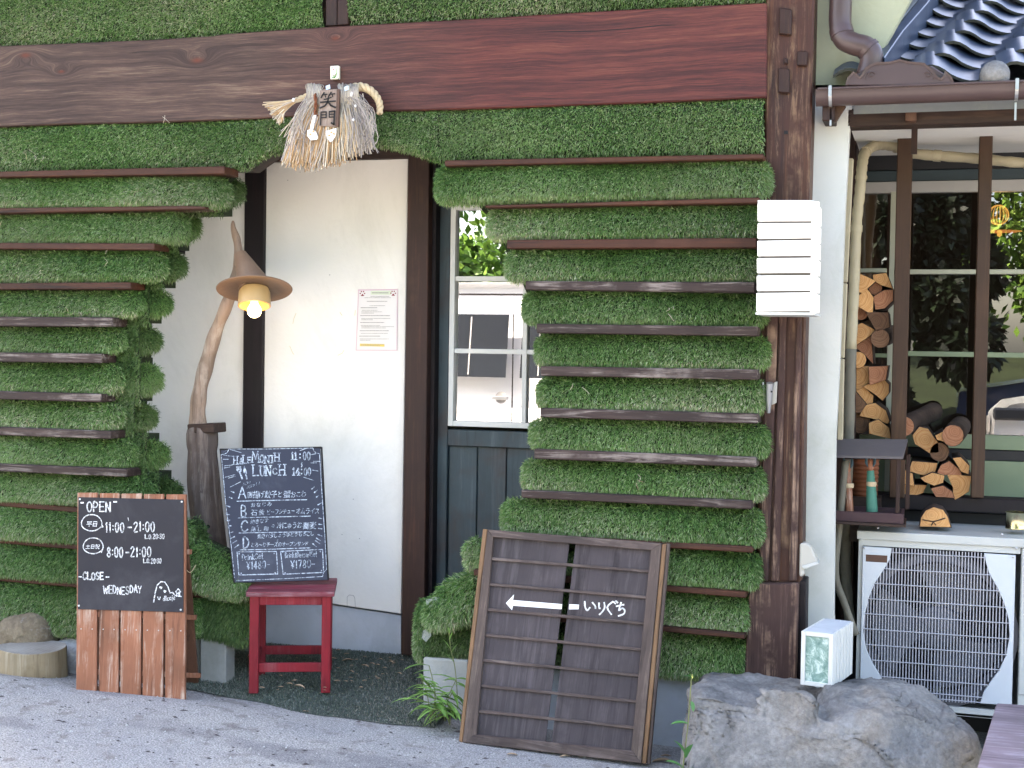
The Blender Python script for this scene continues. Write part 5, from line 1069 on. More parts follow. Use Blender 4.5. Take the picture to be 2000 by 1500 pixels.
mk('leg', box(q[0].x+.06, q[0].x+.1, q[0].y-.12, q[0].y-.06, -.1, bz_-.03), MT['dark_wood_z'], bn); mk('leg', box(q[0].x+.3, q[0].x+.34, q[0].y-.12, q[0].y-.06, -.1, bz_-.03), MT['dark_wood_z'], bn)
# ================================================================ sandwich board with opening hours
ap = M.px(148, 1370, -.42); AF = lean(ap, yaw=math.radians(12), back=math.radians(6))
ab = thing('sandwich_board', 'orange brown plank sandwich board with a black chalkboard of opening hours', 'sandwich board', (0, 0, 0), AF)
xb = [148.5, 188, 192, 230.5, 234.5, 274, 278, 317.5, 322, 361]
for i in range(5):
    a_, b_ = xb[2*i], xb[2*i+1]; s_ = (i+.5)/5
    mk('plank', pxp(AF, [(a_+2.5, 962+s_*4), (b_+2.2, 962+s_*4), (b_, 1369+s_*8), (a_, 1368+s_*8)], .004, .014), MT['cedar'], ab, bev=.0015, jit=.0006)
mk('chalkboard', pxp(AF, [(153, 971), (358.5, 976), (358, 1196), (152, 1190)], .0, .0035), MT['chalk_dark'], ab, bev=.0008)
for x_, y_ in ((156, 975), (355, 980), (154, 1183), (353, 1191)): mk('nail', lathe(AF.px(x_, y_, -.001), (0, -1, 0), [(.0035, -.001), (.0035, .001), (.001, .002)], 10, cap1=True), MT['white_paint'], ab)
mk('cross_rail', pxp(AF, [(152, 1212), (361, 1222), (361, 1240), (152, 1230)], .0185, .016), MT['cedar_x'], ab); mk('cross_rail', pxp(AF, [(152, 1340), (361, 1346), (361, 1360), (152, 1352)], .0185, .016), MT['cedar_x'], ab)
for i in range(5):
    for f_ in (.25, .8):
        x_ = xb[2*i]+(xb[2*i+1]-xb[2*i])*f_; mk('screw', lathe(AF.px(x_, 1228+(x_-150)*.02, .003), (0, -1, 0), [(.0022, -.001), (.0022, .001)], 7, cap1=True), MT['steel'], ab)
top_l, top_r = AF.px(152, 963, .02), AF.px(363, 967, .02); bz0 = AF.px(255, 1368, 0).z
wl, wr = top_l.x+.006, top_r.x-.004
def bleg(x0, x1):     # rear leaf planks, splayed back
    y1, z1 = .28, bz0+.012
    return ([(x0, .022, top_l.z-.004), (x1, .022, top_l.z-.004), (x1, .036, top_l.z-.004), (x0, .036, top_l.z-.004), (x0, y1, z1), (x1, y1, z1), (x1, y1+.014, z1), (x0, y1+.014, z1)], [(0, 3, 2, 1), (4, 5, 6, 7), (0, 1, 5, 4), (1, 2, 6, 5), (2, 3, 7, 6), (3, 0, 4, 7)])
for i in range(5): mk('rear_plank', bleg(wl+(wr-wl+.004)*i/5, wl+(wr-wl+.004)*(i+1)/5-.006), MT['cedar_x'], ab, bev=.001)
for t in (.28, .62, .93): y_ = .037+(.28-.022)*t; z_ = top_l.z+(bz0+.012-top_l.z)*t; mk('cross_rail', box(wl, wr+.012, y_-.026, y_-.014, z_-.012, z_+.006), MT['cedar'], ab, bev=.001)
mk('cord', tube(smoothpath([AF.px(363, 1112, .02), AF.px(372, 1118, .06), AF.px(382, 1104, .09)], 5), .0016, 5), MT['straw_rope'], ab)
I = Ink(AF, -.0012)
I.text('-', 158, 992, 163, 992, 20, 3); I.text('OPEN', 170, 999, 216, 1000, 19, 3.0); I.text('-', 222, 990, 228, 990, 20, 3)
def bubble(cx, cy, rx, ry, tail):
    p = [(cx+rx*math.cos(t)*(1+.04*math.sin(3*t)), cy+ry*math.sin(t)) for t in np.linspace(.55, .25+2*math.pi, 26)]; I.line([(x, y) for x, y in p]+[tail, p[0]], 2.0)
bubble(179, 1021, 20, 16, (201, 1029)); bubble(182, 1066, 19.5, 15.5, (198, 1079))
I.cjk('平日', 169, 1030, 191, 1030, 13, .03, 3); I.cjk('土日祝', 167, 1073, 195, 1073, 10.5, .03, 3)
I.text('11:00', 206, 1039, 242, 1039, 18, 2.8, jit=.02, gap=.35); I.text('-', 250, 1041, 257, 1041, 20, 3.2); I.text('21:00', 261, 1038, 302, 1038, 18.5, 2.6, jit=.02, gap=.32)
I.text('L.O.', 283, 1052, 297, 1052, 8, 2.0); I.text('20:30', 299, 1052, 321, 1052, 9, 1.9, jit=.02)
I.text('8:00', 209, 1088, 240, 1088, 18.5, 2.8, jit=.02, gap=.35); I.text('-', 246, 1089, 252, 1089, 20, 3.2); I.text('21:00', 255, 1087, 295, 1087, 18.5, 2.6, jit=.02, gap=.32)
I.text('L.O.', 280, 1099, 293, 1099, 8, 2.0); I.text('20:30', 295, 1100, 315, 1100, 9, 1.9, jit=.02)
I.text('-', 154, 1136, 159, 1136, 20, 2.6); I.text('CLOSE', 162, 1132, 202, 1132, 14, 2.9); I.text('-', 207, 1137, 213, 1137, 20, 2.6)
I.text('WEDNES', 202, 1159, 252, 1161, 14.5, 2.5, jit=.08); I.text('DAY', 254, 1158, 276, 1158, 14, 2.5, jit=.06)
I.line([(300, 1176), (303, 1158), (307, 1143), (314, 1136), (322, 1137), (328, 1146), (332, 1158), (337, 1157), (342, 1163), (354, 1165)], 2.0)
I.line([(345, 1165), (345, 1156), (343, 1156), (348, 1150), (353, 1156), (351, 1156), (351, 1165)], 1.6); I.line([(346.5, 1159), (350, 1159)], 1.4); I.line([(348.3, 1156), (348.3, 1165)], 1.2)
for x_, y_ in ((314, 1148), (322, 1155)): I.dot(x_-1, y_-1, 1.8); I.dot(x_+1.4, y_-.6, 1.6); I.line([(x_-2.2, y_), (x_, y_+2.2), (x_+2, y_)], 1.6)
I.line([(308, 1166), (309, 1170), (311.5, 1171), (313, 1166)], 1.8)
I.text('d&cafe', 318, 1174, 342, 1171, 9.5, 1.3, jit=.03, gap=.1)
I.line([(250, 1013-2), (251, 1017)], 1); I.build('lettering', MT['chalk'], ab)

# ================================================================ red stool
SP = M.px(486, 1338, -.16); SP.z = .0+gz(SP.x)*.4; SF = lean(SP, yaw=math.radians(22))
stl = thing('stool', 'small worn red painted wooden stool under the menu chalkboard', 'stool', (0, 0, 0), SF)
zt2 = SF.px(490, 1158, .0).z; sw_ = SF.px(646, 1240, 0).x; sd2 = .27; lg = .033
for x_, y_ in ((0, 0), (sw_-lg, 0), (.004, sd2-lg), (sw_-lg-.004, sd2-lg)): mk('leg', box(x_, x_+lg, y_, y_+lg, 0, zt2-.012), MT['red'], stl, bev=.002)
for i in range(4):
    y_ = -.014+i*(sd2+.028)/4; mk('seat_slat', box(-.012, sw_+.012, y_, y_+(sd2+.028)/4-.003, zt2-.012, zt2+.006), MT['red_x'], stl, bev=.003, seg=2)
za = zt2-.045
for a_ in ((lg, sw_-lg, .006, .022), (lg, sw_-lg, sd2-.022, sd2-.006)): mk('apron', box(a_[0], a_[1], a_[2], a_[3], za, zt2-.0125), MT['red'], stl, bev=.001)
for x_ in (.006, sw_-.022): mk('apron', box(x_, x_+.016, lg, sd2-lg, za, zt2-.0125), MT['red'], stl, bev=.001)
for y_, z_ in ((.008, .075), (sd2-.024, .085)): mk('stretcher', box(lg, sw_-lg, y_, y_+.016, z_, z_+.032), MT['red'], stl, bev=.0015)
for x_ in (.008, sw_-.026): mk('stretcher', box(x_, x_+.016, lg, sd2-lg, .09, .118), MT['red'], stl, bev=.0015)
# ---- menu chalkboard
mp = M.px(548, 1137, -.02); MF = lean(mp, yaw=math.radians(28), back=math.radians(13), roll=0)
mb = thing('menu_board', 'blue black chalkboard lunch menu leaning on the red stool', 'menu board', (0, 0, 0), MF)
mk('board', pxp(MF, [(430, 877), (626, 873), (640, 1133), (457, 1138)], .0, .016), MT['chalk_blue'], mb, bev=.0015)
mk('frame_edge', join([pxp(MF, [(429, 876), (627, 872), (627.3, 875.5), (429.5, 879.5)], -.001, .018), pxp(MF, [(627, 872), (630, 873), (643, 1133), (639.5, 1133)], -.0012, .0185), pxp(MF, [(428.5, 877), (431.5, 877), (459, 1138), (456, 1138)], -.0012, .0185)]), MT['ink_black'], mb, bev=.0005)
I = Ink(MF, -.0012); J = Ink(MF, -.0012); SB = 1.6
J.line([(436, 884), (446, 876.5)], .1)
def bdr(p, w_=1.2): J.line(p, w_)
bdr([(447, 877), (444, 884), (438, 887), (432, 888), (436, 930), (441, 985), (452, 1070), (458, 1128)]); bdr([(447, 877), (520, 877), (611, 875), (613, 881), (618, 885), (624, 886), (628, 950), (634, 1040), (638, 1112), (632, 1118), (630, 1126), (560, 1130), (462, 1134)])
for a_, b_, c_, d_ in ((450, 878, 471, 884), (437, 889, 452, 891), (436, 897, 446, 897), (438, 910, 455, 908), (438, 914, 449, 912), (440, 932, 459, 927), (446, 934, 459, 930), (450, 951, 470, 941), (586, 880, 598, 876), (608, 888, 617, 886), (612, 901, 624, 901), (607, 904, 618, 904), (610, 918, 621, 920), (593, 932, 612, 938)): J.line([(a_, b_), (c_, d_)], 1.1)
random.seed(5)
for x_, y_, dx, dy in ((457, 962, -6, -2.5), (453, 973, -5, -2), (449, 990, -8, -3), (448, 1005, -8, -.6), (449, 1016.5, -8, 0), (451, 1027, -7, .8), (455, 1039, -8, 2), (458, 1048, -8, 4), (462, 1056, -8, 5), (466, 1064, -8, 6), (609, 955, 5, -4), (614, 962, 6, -5), (618, 971, 4, -3), (621, 986, 7, -4), (623, 1012, 6, 1), (623, 1024, 6, .5), (622, 1032, 7, 1), (621, 1044, 8, 3), (618, 1051, 8, 5), (616, 1056, 9, 6), (611, 1062, 7, 6)):
    I.line([(x_, y_), (x_+dx*.3, y_+dy*.3)], 2.2); J.line([(x_+dx*.3, y_+dy*.3), (x_+dx, y_+dy)], 1.1)
for i, (ch, x_, y_, h_, w_) in enumerate((('H', 456, 907, 16, 8), ('A', 468, 906, 11, 6), ('L', 474, 905, 16, 8), ('F', 483, 904, 11, 8), ('M', 492, 903, 21, 14), ('O', 508, 903, 14, 7), ('N', 517, 905, 15, 9), ('T', 527, 904, 14, 9), ('H', 536, 901, 16, 10))):
    I.text(ch, x_, y_, x_+w_, y_, h_, 2.5, serif=True, jit=.01)
for ch, x_, y_, h_, w_ in (('L', 493, 929, 21, 13), ('U', 508, 929, 19, 9), ('N', 519, 929, 20, 10), ('C', 533, 926, 11, 8), ('H', 545, 928, 21, 12)): I.text(ch, x_, y_, x_+w_, y_, h_, 2.9, serif=True, jit=.01)
I.text('11', 569, 898, 579, 897.5, 14, 3.0, serif=True, jit=.01); I.dot(586, 887, 1.5); I.dot(586, 894, 1.5); I.text('00', 592, 897.5, 606, 897.5, 14.5, 2.6, jit=.01)
I.text('~', 587, 912, 592, 912, 8, 2.4)
I.text('14', 571, 928, 586, 928, 14, 2.8, serif=True, jit=.01); I.dot(589, 917, 1.5); I.dot(589, 925, 1.5); I.text('00', 594, 928, 607, 928, 14, 2.6, jit=.01)
# fork and knife
for d_ in (-4, -1.4, 1.3, 4): I.line([(466+d_, 911), (467+d_*.8, 918)], 1.4)
I.line([(462.5, 917), (465, 921), (468, 922), (470.5, 920), (470.5, 916)], 2.4); I.line([(468, 921), (473, 935)], 3.0); I.add([(477, 909), (481.5, 920), (482.5, 926), (476, 924.5), (475, 919)], [(0, 1, 2, 3, 4)]); I.line([(479.5, 924), (482, 935)], 3.0)
J.cjk('ハフ！', 474, 950, 491, 946, 8, .01, 8); J.cjk('パリッ！！', 482, 956, 509, 946, 7.5, .01, 8)
I.text('A', 466, 973, 480, 973, 22, 2.8, jit=0); J.cjk('唐揚げ餃子と', 482, 974, 553, 973, 15, .012); J.cjk('蟹', 553, 974, 568, 973, 16, .012); J.cjk('おこわ', 568, 973, 598, 971, 13, .012)
I.line([(463, 979), (500, 978), (560, 976.6), (599, 976)], 1.7)
I.text('B', 471, 1009, 481, 1009, 21, 3.0, jit=0); J.cjk('おなじみ', 489, 992, 532, 989, 10, .01); J.cjk('石釜', 489, 1008, 518, 1007, 13, .01); J.cjk('ビーフシチュー', 521, 1007, 576, 1004, 12.5, .01); J.cjk('オムライス', 578, 1005, 624, 1005, 13.5, .01)
I.line([(465, 1011.5), (520, 1010), (606, 1008)], 1.7)
I.text('C', 471, 1038, 484, 1038, 21, 3.0, jit=0); J.cjk('焼きなす', 489, 1025, 525, 1021, 10, .01); J.cjk('と', 500, 1030, 506, 1030, 5, .01); J.cjk('蒸し鶏', 489, 1040, 526, 1038, 11, .01); J.cjk('の', 529, 1031, 537, 1031, 8, .012); J.cjk('冷にゅうお', 541, 1034, 590, 1033, 15, .012); J.cjk('蕎麦', 591, 1035, 618, 1034, 15.5, .012)
I.line([(467, 1041), (520, 1040), (606, 1038.5)], 1.7)
I.text('D', 475, 1071, 487, 1070, 21, 3.2, jit=0); J.cjk('焼きバタしょうゆとうもろこし', 503, 1053, 614, 1047, 10.5, .018); J.cjk('と', 539, 1058, 546, 1058, 5, .01); J.cjk('とろ〜りチーズのオープンサンド', 490, 1070, 603, 1067, 10.5, .018)
I.line([(469, 1074), (520, 1073), (606, 1070)], 1.7)
for qd in ([(463, 1078), (540, 1077), (542.5, 1121), (466.5, 1123)], [(548, 1077), (630, 1073), (632, 1118), (553, 1121.5)]): I.line(qd+[qd[0]], 1.9)
for x_, y_ in ((467, 1081.5), (535.5, 1081), (471, 1119.5), (537.5, 1119), (552, 1078.5), (626, 1077), (557, 1119), (628, 1114.5)): I.dot(x_, y_, 1.4)
I.text('DrinkSet', 473, 1094, 514, 1091, 11, 1.7, jit=.05, gap=.18); I.text('¥1480', 482, 1112, 519, 1110, 14.5, 2.2, jit=.02, gap=.3); I.text('-', 522, 1109, 526, 1109, 12, 1.6)
I.text('Drink&DessertSet', 557, 1089.5, 619, 1087, 10, 1.4, jit=.05, gap=.15); I.text('¥1780', 568, 1110.5, 607, 1108, 15, 2.2, jit=.02, gap=.3); I.text('Z', 608, 1108, 615, 1108, 12, 1.6)
I.build('lettering', MT['chalk_soft'], mb); J.build('lettering', MT['chalk_soft'], mb)

# ================================================================ entrance board: old shoji style panel
lbp = M.px(1080, 1472, -.30); LBF = lean(lbp, back=math.radians(10), roll=.085)
eb = thing('entrance_board', 'old lattice door panel with white arrow and lettering leaning on the turf wall', 'sign board', (0, 0, 0), LBF)
W = lambda pts, y, d, mt, n='frame_rail', **k: mk(n, pxp(LBF, pts, y, d), MT[mt], eb, bev=k.pop('bev', .002), **k)
W([(952, 1035), (963, 1048), (930, 1435), (919, 1450), (903, 1450)], .0, .03, 'lattice', 'frame_stile')
W([(943, 1033), (952, 1034), (903, 1450), (896, 1448)], .004, .026, 'lattice_edge', 'stile_edge')
W([(1271, 1072), (1292, 1062), (1252, 1492), (1232, 1472)], .0, .03, 'lattice', 'frame_stile')
W([(1293, 1063), (1301, 1062), (1262, 1492), (1253, 1491)], .005, .024, 'lattice_edge', 'stile_edge'); W([(1302, 1061), (1308, 1062), (1269, 1493), (1263, 1492)], .011, .02, 'lattice', 'stile_edge')
W([(952, 1034), (1292, 1061), (1272, 1075), (962, 1049)], -.001, .031, 'lattice_x'); W([(925, 1434), (1237, 1467), (1253, 1491), (905, 1450)], -.001, .031, 'lattice_x')
W([(963, 1049), (1112, 1061), (1065, 1452), (922, 1438)], .016, .005, 'panel', 'door_panel', bev=.0008); W([(1124, 1062), (1271, 1074), (1236, 1470), (1077, 1453)], .016, .005, 'panel', 'door_panel', bev=.0008)
def X(l, t, s_): return [(a+(b-a)*t) for a, b in zip(l, s_)]
for i in range(7):
    yl = 1091+i*49.5; yr = 1116+i*50.9
    xl_ = 961-(yl-1049)*.104; xr_ = 1273-(yr-1075)*.093
    W([(xl_, yl-3), (xr_, yr-3), (xr_, yr+3), (xl_, yl+3)], .006, .0095, 'lattice_x', 'batten', bev=.0015)
ar = Ink(LBF, .0152)
ar.add([(988, 1178), (1004, 1161), (1002, 1172), (1098, 1180), (1097, 1190), (1002, 1183), (1000, 1192)], [(0, 1, 2, 5, 6), (2, 3, 4, 5)]); ar.add([(1112, 1180), (1131, 1181), (1130, 1190), (1111, 1190)], [(0, 1, 2, 3)])
for pl in ([(1142, 1175), (1143, 1186), (1147, 1192), (1152, 1187)], [(1157, 1177), (1162, 1183), (1163, 1188)], [(1170, 1178), (1170, 1187), (1172, 1188)], [(1180, 1177), (1181, 1186), (1177, 1194), (1171, 1200)],
           [(1197, 1175), (1186, 1186), (1194, 1200)], [(1199, 1176), (1202, 1179)], [(1203, 1174), (1206, 1177)], [(1204, 1184), (1218, 1181)], [(1213, 1177), (1209, 1192), (1215, 1188), (1220, 1192), (1218, 1199), (1208, 1203)]): ar.line([tuple(v)[:2] for v in smoothpath([(a, b, 0) for a, b in pl], 3)], 3.1)
ar.build('lettering', MT['brush_white'], eb)

# ================================================================ notice on the plaster
nt = thing('notice_sheet', 'white printed notice with pink border and two red paw prints taped to the plaster wall', 'notice', tuple(M.px(738, 625, BY-.004)))
ny = BY-.003
mk('sheet', pxp(M, [(699, 565), (777, 564), (776, 685), (694, 685)], ny, .0015), MT['paper'], nt)
K = Ink(M, ny-.0005); K.line([(700.5, 566.5), (776, 565.5)], 2.6); K.line([(776, 565.5), (775, 684)], 1.6); K.line([(775, 684), (695.5, 684)], 1.6); K.line([(695.5, 684), (700.5, 566.5)], 1.6); K.build('printed_border', MT['pink'], nt)
K = Ink(M, ny-.0004); K.add([(724, 568), (764, 568), (764, 575.5), (724, 575.5)], [(0, 1, 2, 3)]); K.build('heading_band', MT['pale_green'], nt)
K = Ink(M, ny-.0004); K.add([(703, 671), (751, 672), (751, 677), (703, 676)], [(0, 1, 2, 3)]); K.build('highlight_band', MT['yellow'], nt)
K = Ink(M, ny-.0012)
for cx_, cy_ in ((708, 573), (768, 572.5)):
    K.add([(cx_-3.6, cy_+5), (cx_, cy_+.8), (cx_+3.6, cy_+5)], [(0, 1, 2)])
    for a_, b_ in ((-4.4, 0), (-2.2, -3.4), (2, -3.4), (4.2, .2)): K.dot(cx_+a_, cy_+b_, 1.35, 8)
K.build('paw_prints', MT['print_red'], nt)
K = Ink(M, ny-.0010)
def scrib(x0, x1, y, w_):
    x = x0
    while x < x1: d = random.uniform(1.5, 5); K.line([(x, y), (min(x+d, x1), y)], w_); x += d+random.uniform(.5, 1.4)
scrib(727, 758, 572, 1.8)
for x0, x1, y in ((724, 760, 579), (712, 763, 581.5), (722, 752, 597), (707, 737, 606), (706, 746, 609), (706, 730, 611.5), (706, 762, 622), (706, 728, 624.5), (705, 742, 635.5), (706, 769, 638), (706, 753, 640.5), (705, 757, 651), (703, 759, 662), (703, 723, 664.5), (705, 750, 672.5), (705, 742, 675)): scrib(x0, x1, y, .9)
for x0, x1, y in ((717, 756, 588.5), (705, 736, 601), (704, 761, 616.5), (704, 750, 630), (703, 759, 646), (702, 742, 656.5)): scrib(x0, x1, y, 1.3)
K.build('printed_text', MT['print_grey'], nt)

# ================================================================ straw rope ornament
oy = -.11
og = thing('straw_ornament', 'new year straw rope ornament with wooden plaque hanging over the doorway', 'ornament', tuple(M.px(650, 200, oy)))
def twisted(path, r, nst=3, turns=30, mt='straw_rope', nm='rope_strand'):
    P = smoothpath(path, 10)
    for s_ in range(nst):
        Q = []
        for i, p in enumerate(P):
            t = (P[min(i+1, len(P)-1)]-P[max(i-1, 0)]).normalized(); a = t.cross(Vector((0, 1, 0))).normalized(); b = t.cross(a); ph = i*turns/len(P)+2*math.pi*s_/nst
            k_ = 1-.35*i/len(P) if nm == 'rope_strand' else 1
            Q.append(p+(a*math.cos(ph)+b*math.sin(ph))*r*.55*k_)
        mk(nm, tube(Q, [r*.62*(1-.35*i/len(P)) for i in range(len(P))], 8), MT[mt], og, smooth=True)
twisted([M.px(x, y, oy) for x, y in ((668, 180), (690, 172), (708, 170), (725, 178), (737, 192), (742, 207), (741, 222))], .0155, 3, 22)
twisted([M.px(x, y, oy) for x, y in ((640, 182), (612, 184), (595, 190), (578, 196))], .013, 3, 12)
def straws(n, fn, mt, nm, r0=.0013):
    V, Fc, col = [], [], []; pal = [lin(c)[:3] for c in ((186, 174, 156), (166, 156, 148), (146, 138, 134), (202, 190, 168), (192, 170, 138), (176, 142, 102))]
    for _ in range(n):
        P, ci = fn(); P = smoothpath(P, 3); t = tube(P, [r0*random.uniform(.7, 1.3)]*len(P), 3, False); o = len(V); V += t[0]; Fc += [tuple(i+o for i in f) for f in t[1]]
        c = pal[ci]; k_ = random.uniform(.75, 1.15); col += [[x*k_ for x in c]]*len(t[0])
    F4 = np.array(Fc); fast_mesh(nm, np.array([tuple(v) for v in V]), F4, MT['blade'], og, np.array(col))
def fringe():
    u = random.random(); x0 = 602+u*98+random.gauss(0, 3); y0 = random.uniform(182, 205); x1 = 553+u*172+random.gauss(0, 7); y1 = 298+24*math.sin(math.pi*(u*.8+.25))-(6 if u > .6 else 0)+random.gauss(0, 6)
    if random.random() < .18: y1 -= random.uniform(15, 60)
    d = oy-.012-.035*random.random()*math.sin(math.pi*u); sw = random.gauss(0, 5)
    mx = x0*.45+x1*.55+sw+(-5 if u < .3 else 4 if u > .7 else 0)
    return [M.px(x0, y0, oy-.015), M.px((x0+mx)/2+sw*.3, y0*.6+y1*.4-10, d-.012), M.px(mx, y0*.4+y1*.6, d-.008), M.px(x1, y1, d)], random.choice([0, 1, 1, 2, 3, 0, 4]) if y1 < 312 or random.random() < .5 else 5
straws(900, fringe, None, 'straw_fringe', .0017)
def stray():
    u = random.random(); x0 = random.choice((612, 690))+random.gauss(0, 6)
    s_ = -1 if x0 < 640 else 1; return [M.px(x0, 190, oy-.04), M.px(x0+s_*random.uniform(15, 40), random.uniform(205, 235), oy-.045), M.px(x0+s_*random.uniform(20, 45), random.uniform(240, 270), oy-.05), M.px(x0+s_*random.uniform(5, 50), random.uniform(260, 300), oy-.04)], random.choice([1, 2, 0])
straws(45, stray, None, 'stray_straw', .001)
def tassel():
    u = random.random(); return [M.px(598, 190+u*5, oy-.01), M.px(577, 194+u*7, oy-.02), M.px(552+u*4, 198+u*22, oy-.02-.02*random.random()), M.px(520+u*26+random.gauss(0, 3), 203+u*38+random.gauss(0, 2), oy-.02-.02*random.random())], random.choice([4, 5, 4, 3, 0, 1])
straws(260, tassel, None, 'straw_tassel', .0019)
def wraps():
    x0 = random.choice([random.uniform(600, 628), random.uniform(662, 700)]); return [M.px(x0, 206, oy-.03), M.px(x0+random.gauss(0, 1), 192, oy-.034), M.px(x0+random.gauss(0, 1.5), 178, oy-.034), M.px(x0+random.gauss(0, 2), 167+random.gauss(0, 2), oy-.02), M.px(x0, 166, oy+.005)], random.choice([0, 1, 0, 2, 3])
straws(260, wraps, None, 'straw_wrapping', .0014)
for a_, b_, c_ in ((574, 196, 5), (690, 186, 12), (604, 197, 9)): mk('paper_band', tube([M.px(a_-2, b_-.5, oy-.02), M.px(a_+2, b_+.5, oy-.02)], .0014*c_+.001, 10), MT['paper'], og, smooth=40)
twisted([M.px(615, 184, oy-.045), M.px(617, 200, oy-.05), M.px(616, 220, oy-.048), M.px(620, 228, oy-.045)], .006, 2, 14, 'terracotta', 'red_cord')
pq = mk('plaque', pxp(M, [(625, 176), (663, 173), (660, 248), (622, 246)], oy-.065, .012), wood('grey_plaque_wood', (108, 90, 80), (142, 124, 112), (170, 152, 138), 'Z', 1.4, .7, wear=(190, 176, 160), wearamt=.4), og, bev=.002)
mk('plaque_edge', pxp(M, [(657.5, 174), (663, 174), (660.5, 247), (655, 247)], oy-.0665, .012), MT['rust'], og, bev=.001)
I = Ink(M, oy-.0675); 
for pl, w_ in (([(633, 181), (629, 187), (627, 191)], 2.6), ([(631, 185), (639, 184)], 2.2), ([(635, 186), (636, 190)], 2.2), ([(647, 180), (643, 186), (641, 190)], 2.6), ([(645, 184), (654, 183)], 2.2), ([(649, 185), (650, 189)], 2.2),
               ([(647, 190), (640, 193), (633, 194)], 2.6), ([(626, 200), (640, 198.5), (655, 197.5)], 3.0), ([(641, 192), (640, 200), (634, 207), (625, 211)], 3.2), ([(641, 199), (646, 206), (655, 210)], 3.6),
               ([(627, 219), (626, 244)], 3.2), ([(627, 219), (637, 218.5), (637, 230)], 2.6), ([(627, 224.5), (637, 224)], 2.0), ([(627, 230), (637, 229.5)], 2.2), ([(643, 218), (643, 229)], 2.4), ([(643, 218), (653.5, 217), (652, 243), (647, 240)], 3.2), ([(643, 223.5), (652, 223)], 2.0), ([(643, 229), (652, 228.5)], 2.2)): I.line(pl, w_)
I.build('lettering', MT['ink_black'], og)
for pts in ([(600, 254), (609, 252), (617, 257), (621, 268), (619, 273), (607, 274), (600, 266)], [(636, 256), (657, 250), (656, 264), (650, 274), (645, 278), (638, 268)]):
    mk('paper_ornament', pxp(M, pts, oy-.062, .0025), MT['paper'], og, bev=.0006)
for x_, y_ in ((606, 262), (612, 256), (647, 258), (643, 264), (652, 261)): mk('gold_print', pxp(M, [(x_-3, y_), (x_, y_-2), (x_+3, y_+1), (x_, y_+2.5)], oy-.0635, .001), MT['ceramic'], og)
for i, (x_, y_) in enumerate(((614, 226), (612, 234), (610, 241), (609, 247))): mk('paper_streamer', pxp(M, [(x_-3, y_), (x_+4, y_-2), (x_+3, y_+5), (x_-4, y_+6)], oy-.052-.004*(i % 2), .001), MT['paper'], og)
for x_, y_ in ((676, 170), (640, 168)): mk('paper_streamer', pxp(M, [(x_-4, y_), (x_+4, y_-3), (x_+5, y_+5), (x_-3, y_+8)], oy-.04, .001), plain('pale_blue_paper', (186, 206, 226), .8, .02, 4, 0), og)
for x_, y_ in ((694, 207), (690, 234)): mk('rice_bead', lathe(M.px(x_, y_, oy-.05), (0, 0, 1), [(0, -.006), (.0055, 0), (0, .006)], 8), MT['paper'], og, smooth=True)
mj = thing('game_tile', 'small ivory game tile with green bird mark on the beam above the ornament', 'game tile', tuple(M.px(653, 141, -.07)))
mk('tile_body', pxp(M, [(645, 129), (661, 128), (661, 154), (645, 155)], -.078, .016), plain('ivory', (228, 224, 200), .3, .02, 6, 0), mj, bev=.002, seg=2)
I = Ink(M, -.0792); I.line([(656, 148), (653, 152), (649, 151)], 1.6); I.line([(658, 133), (657.5, 143), (655, 150)], 1.5); I.line([(650, 147), (653, 150)], 1.4); I.build('green_bird_mark', MT['green_ink'], mj)
I = Ink(M, -.0794); I.line([(647.5, 131.5), (651, 131)], 1.2); I.dot(651.5, 136, 1.3); I.line([(652, 148.5), (656, 145)], 1.0); I.build('red_mark', MT['print_red'], mj)

# ================================================================ driftwood lamp
yl_ = .20; kpm = 1/540.
lm = thing('driftwood_lamp', 'lit lamp of curved driftwood on a rotten grey post with rusty hat shade', 'lamp', tuple(M.px(396, 1200, yl_)))
br_ = smoothpath([M.px(x, y, d) for x, y, d in ((387, 842, yl_), (386, 800, yl_), (392, 755, yl_), (405, 705, yl_), (421, 650, yl_), (441, 600, yl_), (457, 556, yl_), (466, 515, yl_), (464, 475, yl_), (456, 447, yl_), (455, 431, yl_))], 6)
rr = np.interp(np.linspace(0, 10, len(br_)), range(11), [18, 17, 16, 15, 14, 13, 12, 11.5, 8.5, 6, 2])
rr = [r*kpm*(1+.06*math.sin(i*.9)+.05*math.sin(i*.37+1)) for i, r in enumerate(rr)]
mk('branch', tube(br_, rr, 16), MT['driftwood'], lm, smooth=True)
mk('cap_block', pxp(M, [(365, 829), (417, 827), (418, 846), (366, 846)], yl_-.05, .1), MT['dark_wood_x'], lm, bev=.003)
pc = M.px(396, 1100, yl_); V = []; n = 44; zt3, zb3 = M.px(396, 838, yl_-.05).z, .0; nk = 40
for k_ in range(nk+1):
    t = k_/nk; z = zb3+(zt3-zb3)*t; cxp = M.px(396+14*(1-t)*(1 if t < .9 else 1), 1000, yl_).x-.012*t*0
    yy = 840+(1-t)*450; cxx = M.px(np.interp(yy, [835, 870, 905, 950, 1080, 1300], [394, 395, 396, 398, 412, 418]), yy, yl_).x
    rad_ = np.interp(yy, [835, 845, 870, 885, 905, 940, 1080, 1300], [.054, .060, .061, .055, .0585, .062, .060, .066])
    for i in range(n):
        a = 2*math.pi*i/n; q = Vector((math.cos(a)*2.2, math.sin(a)*2.2, z*1.6)); r = rad_*(1+.13*mnoise.noise(q*1.6)+.05*mnoise.noise(Vector((math.cos(a)*7, math.sin(a)*7, z*5))))
        groove = max(0, 1-abs(((a-4.95+.25*math.sin(z*9)) % 6.283))*7)*max(0, min(1, (z-.45)*3)); r *= 1-.35*groove
        V.append((cxx+r*math.cos(a), yl_+r*math.sin(a), z+(.006*math.sin(a*3) if k_ == nk else 0)))
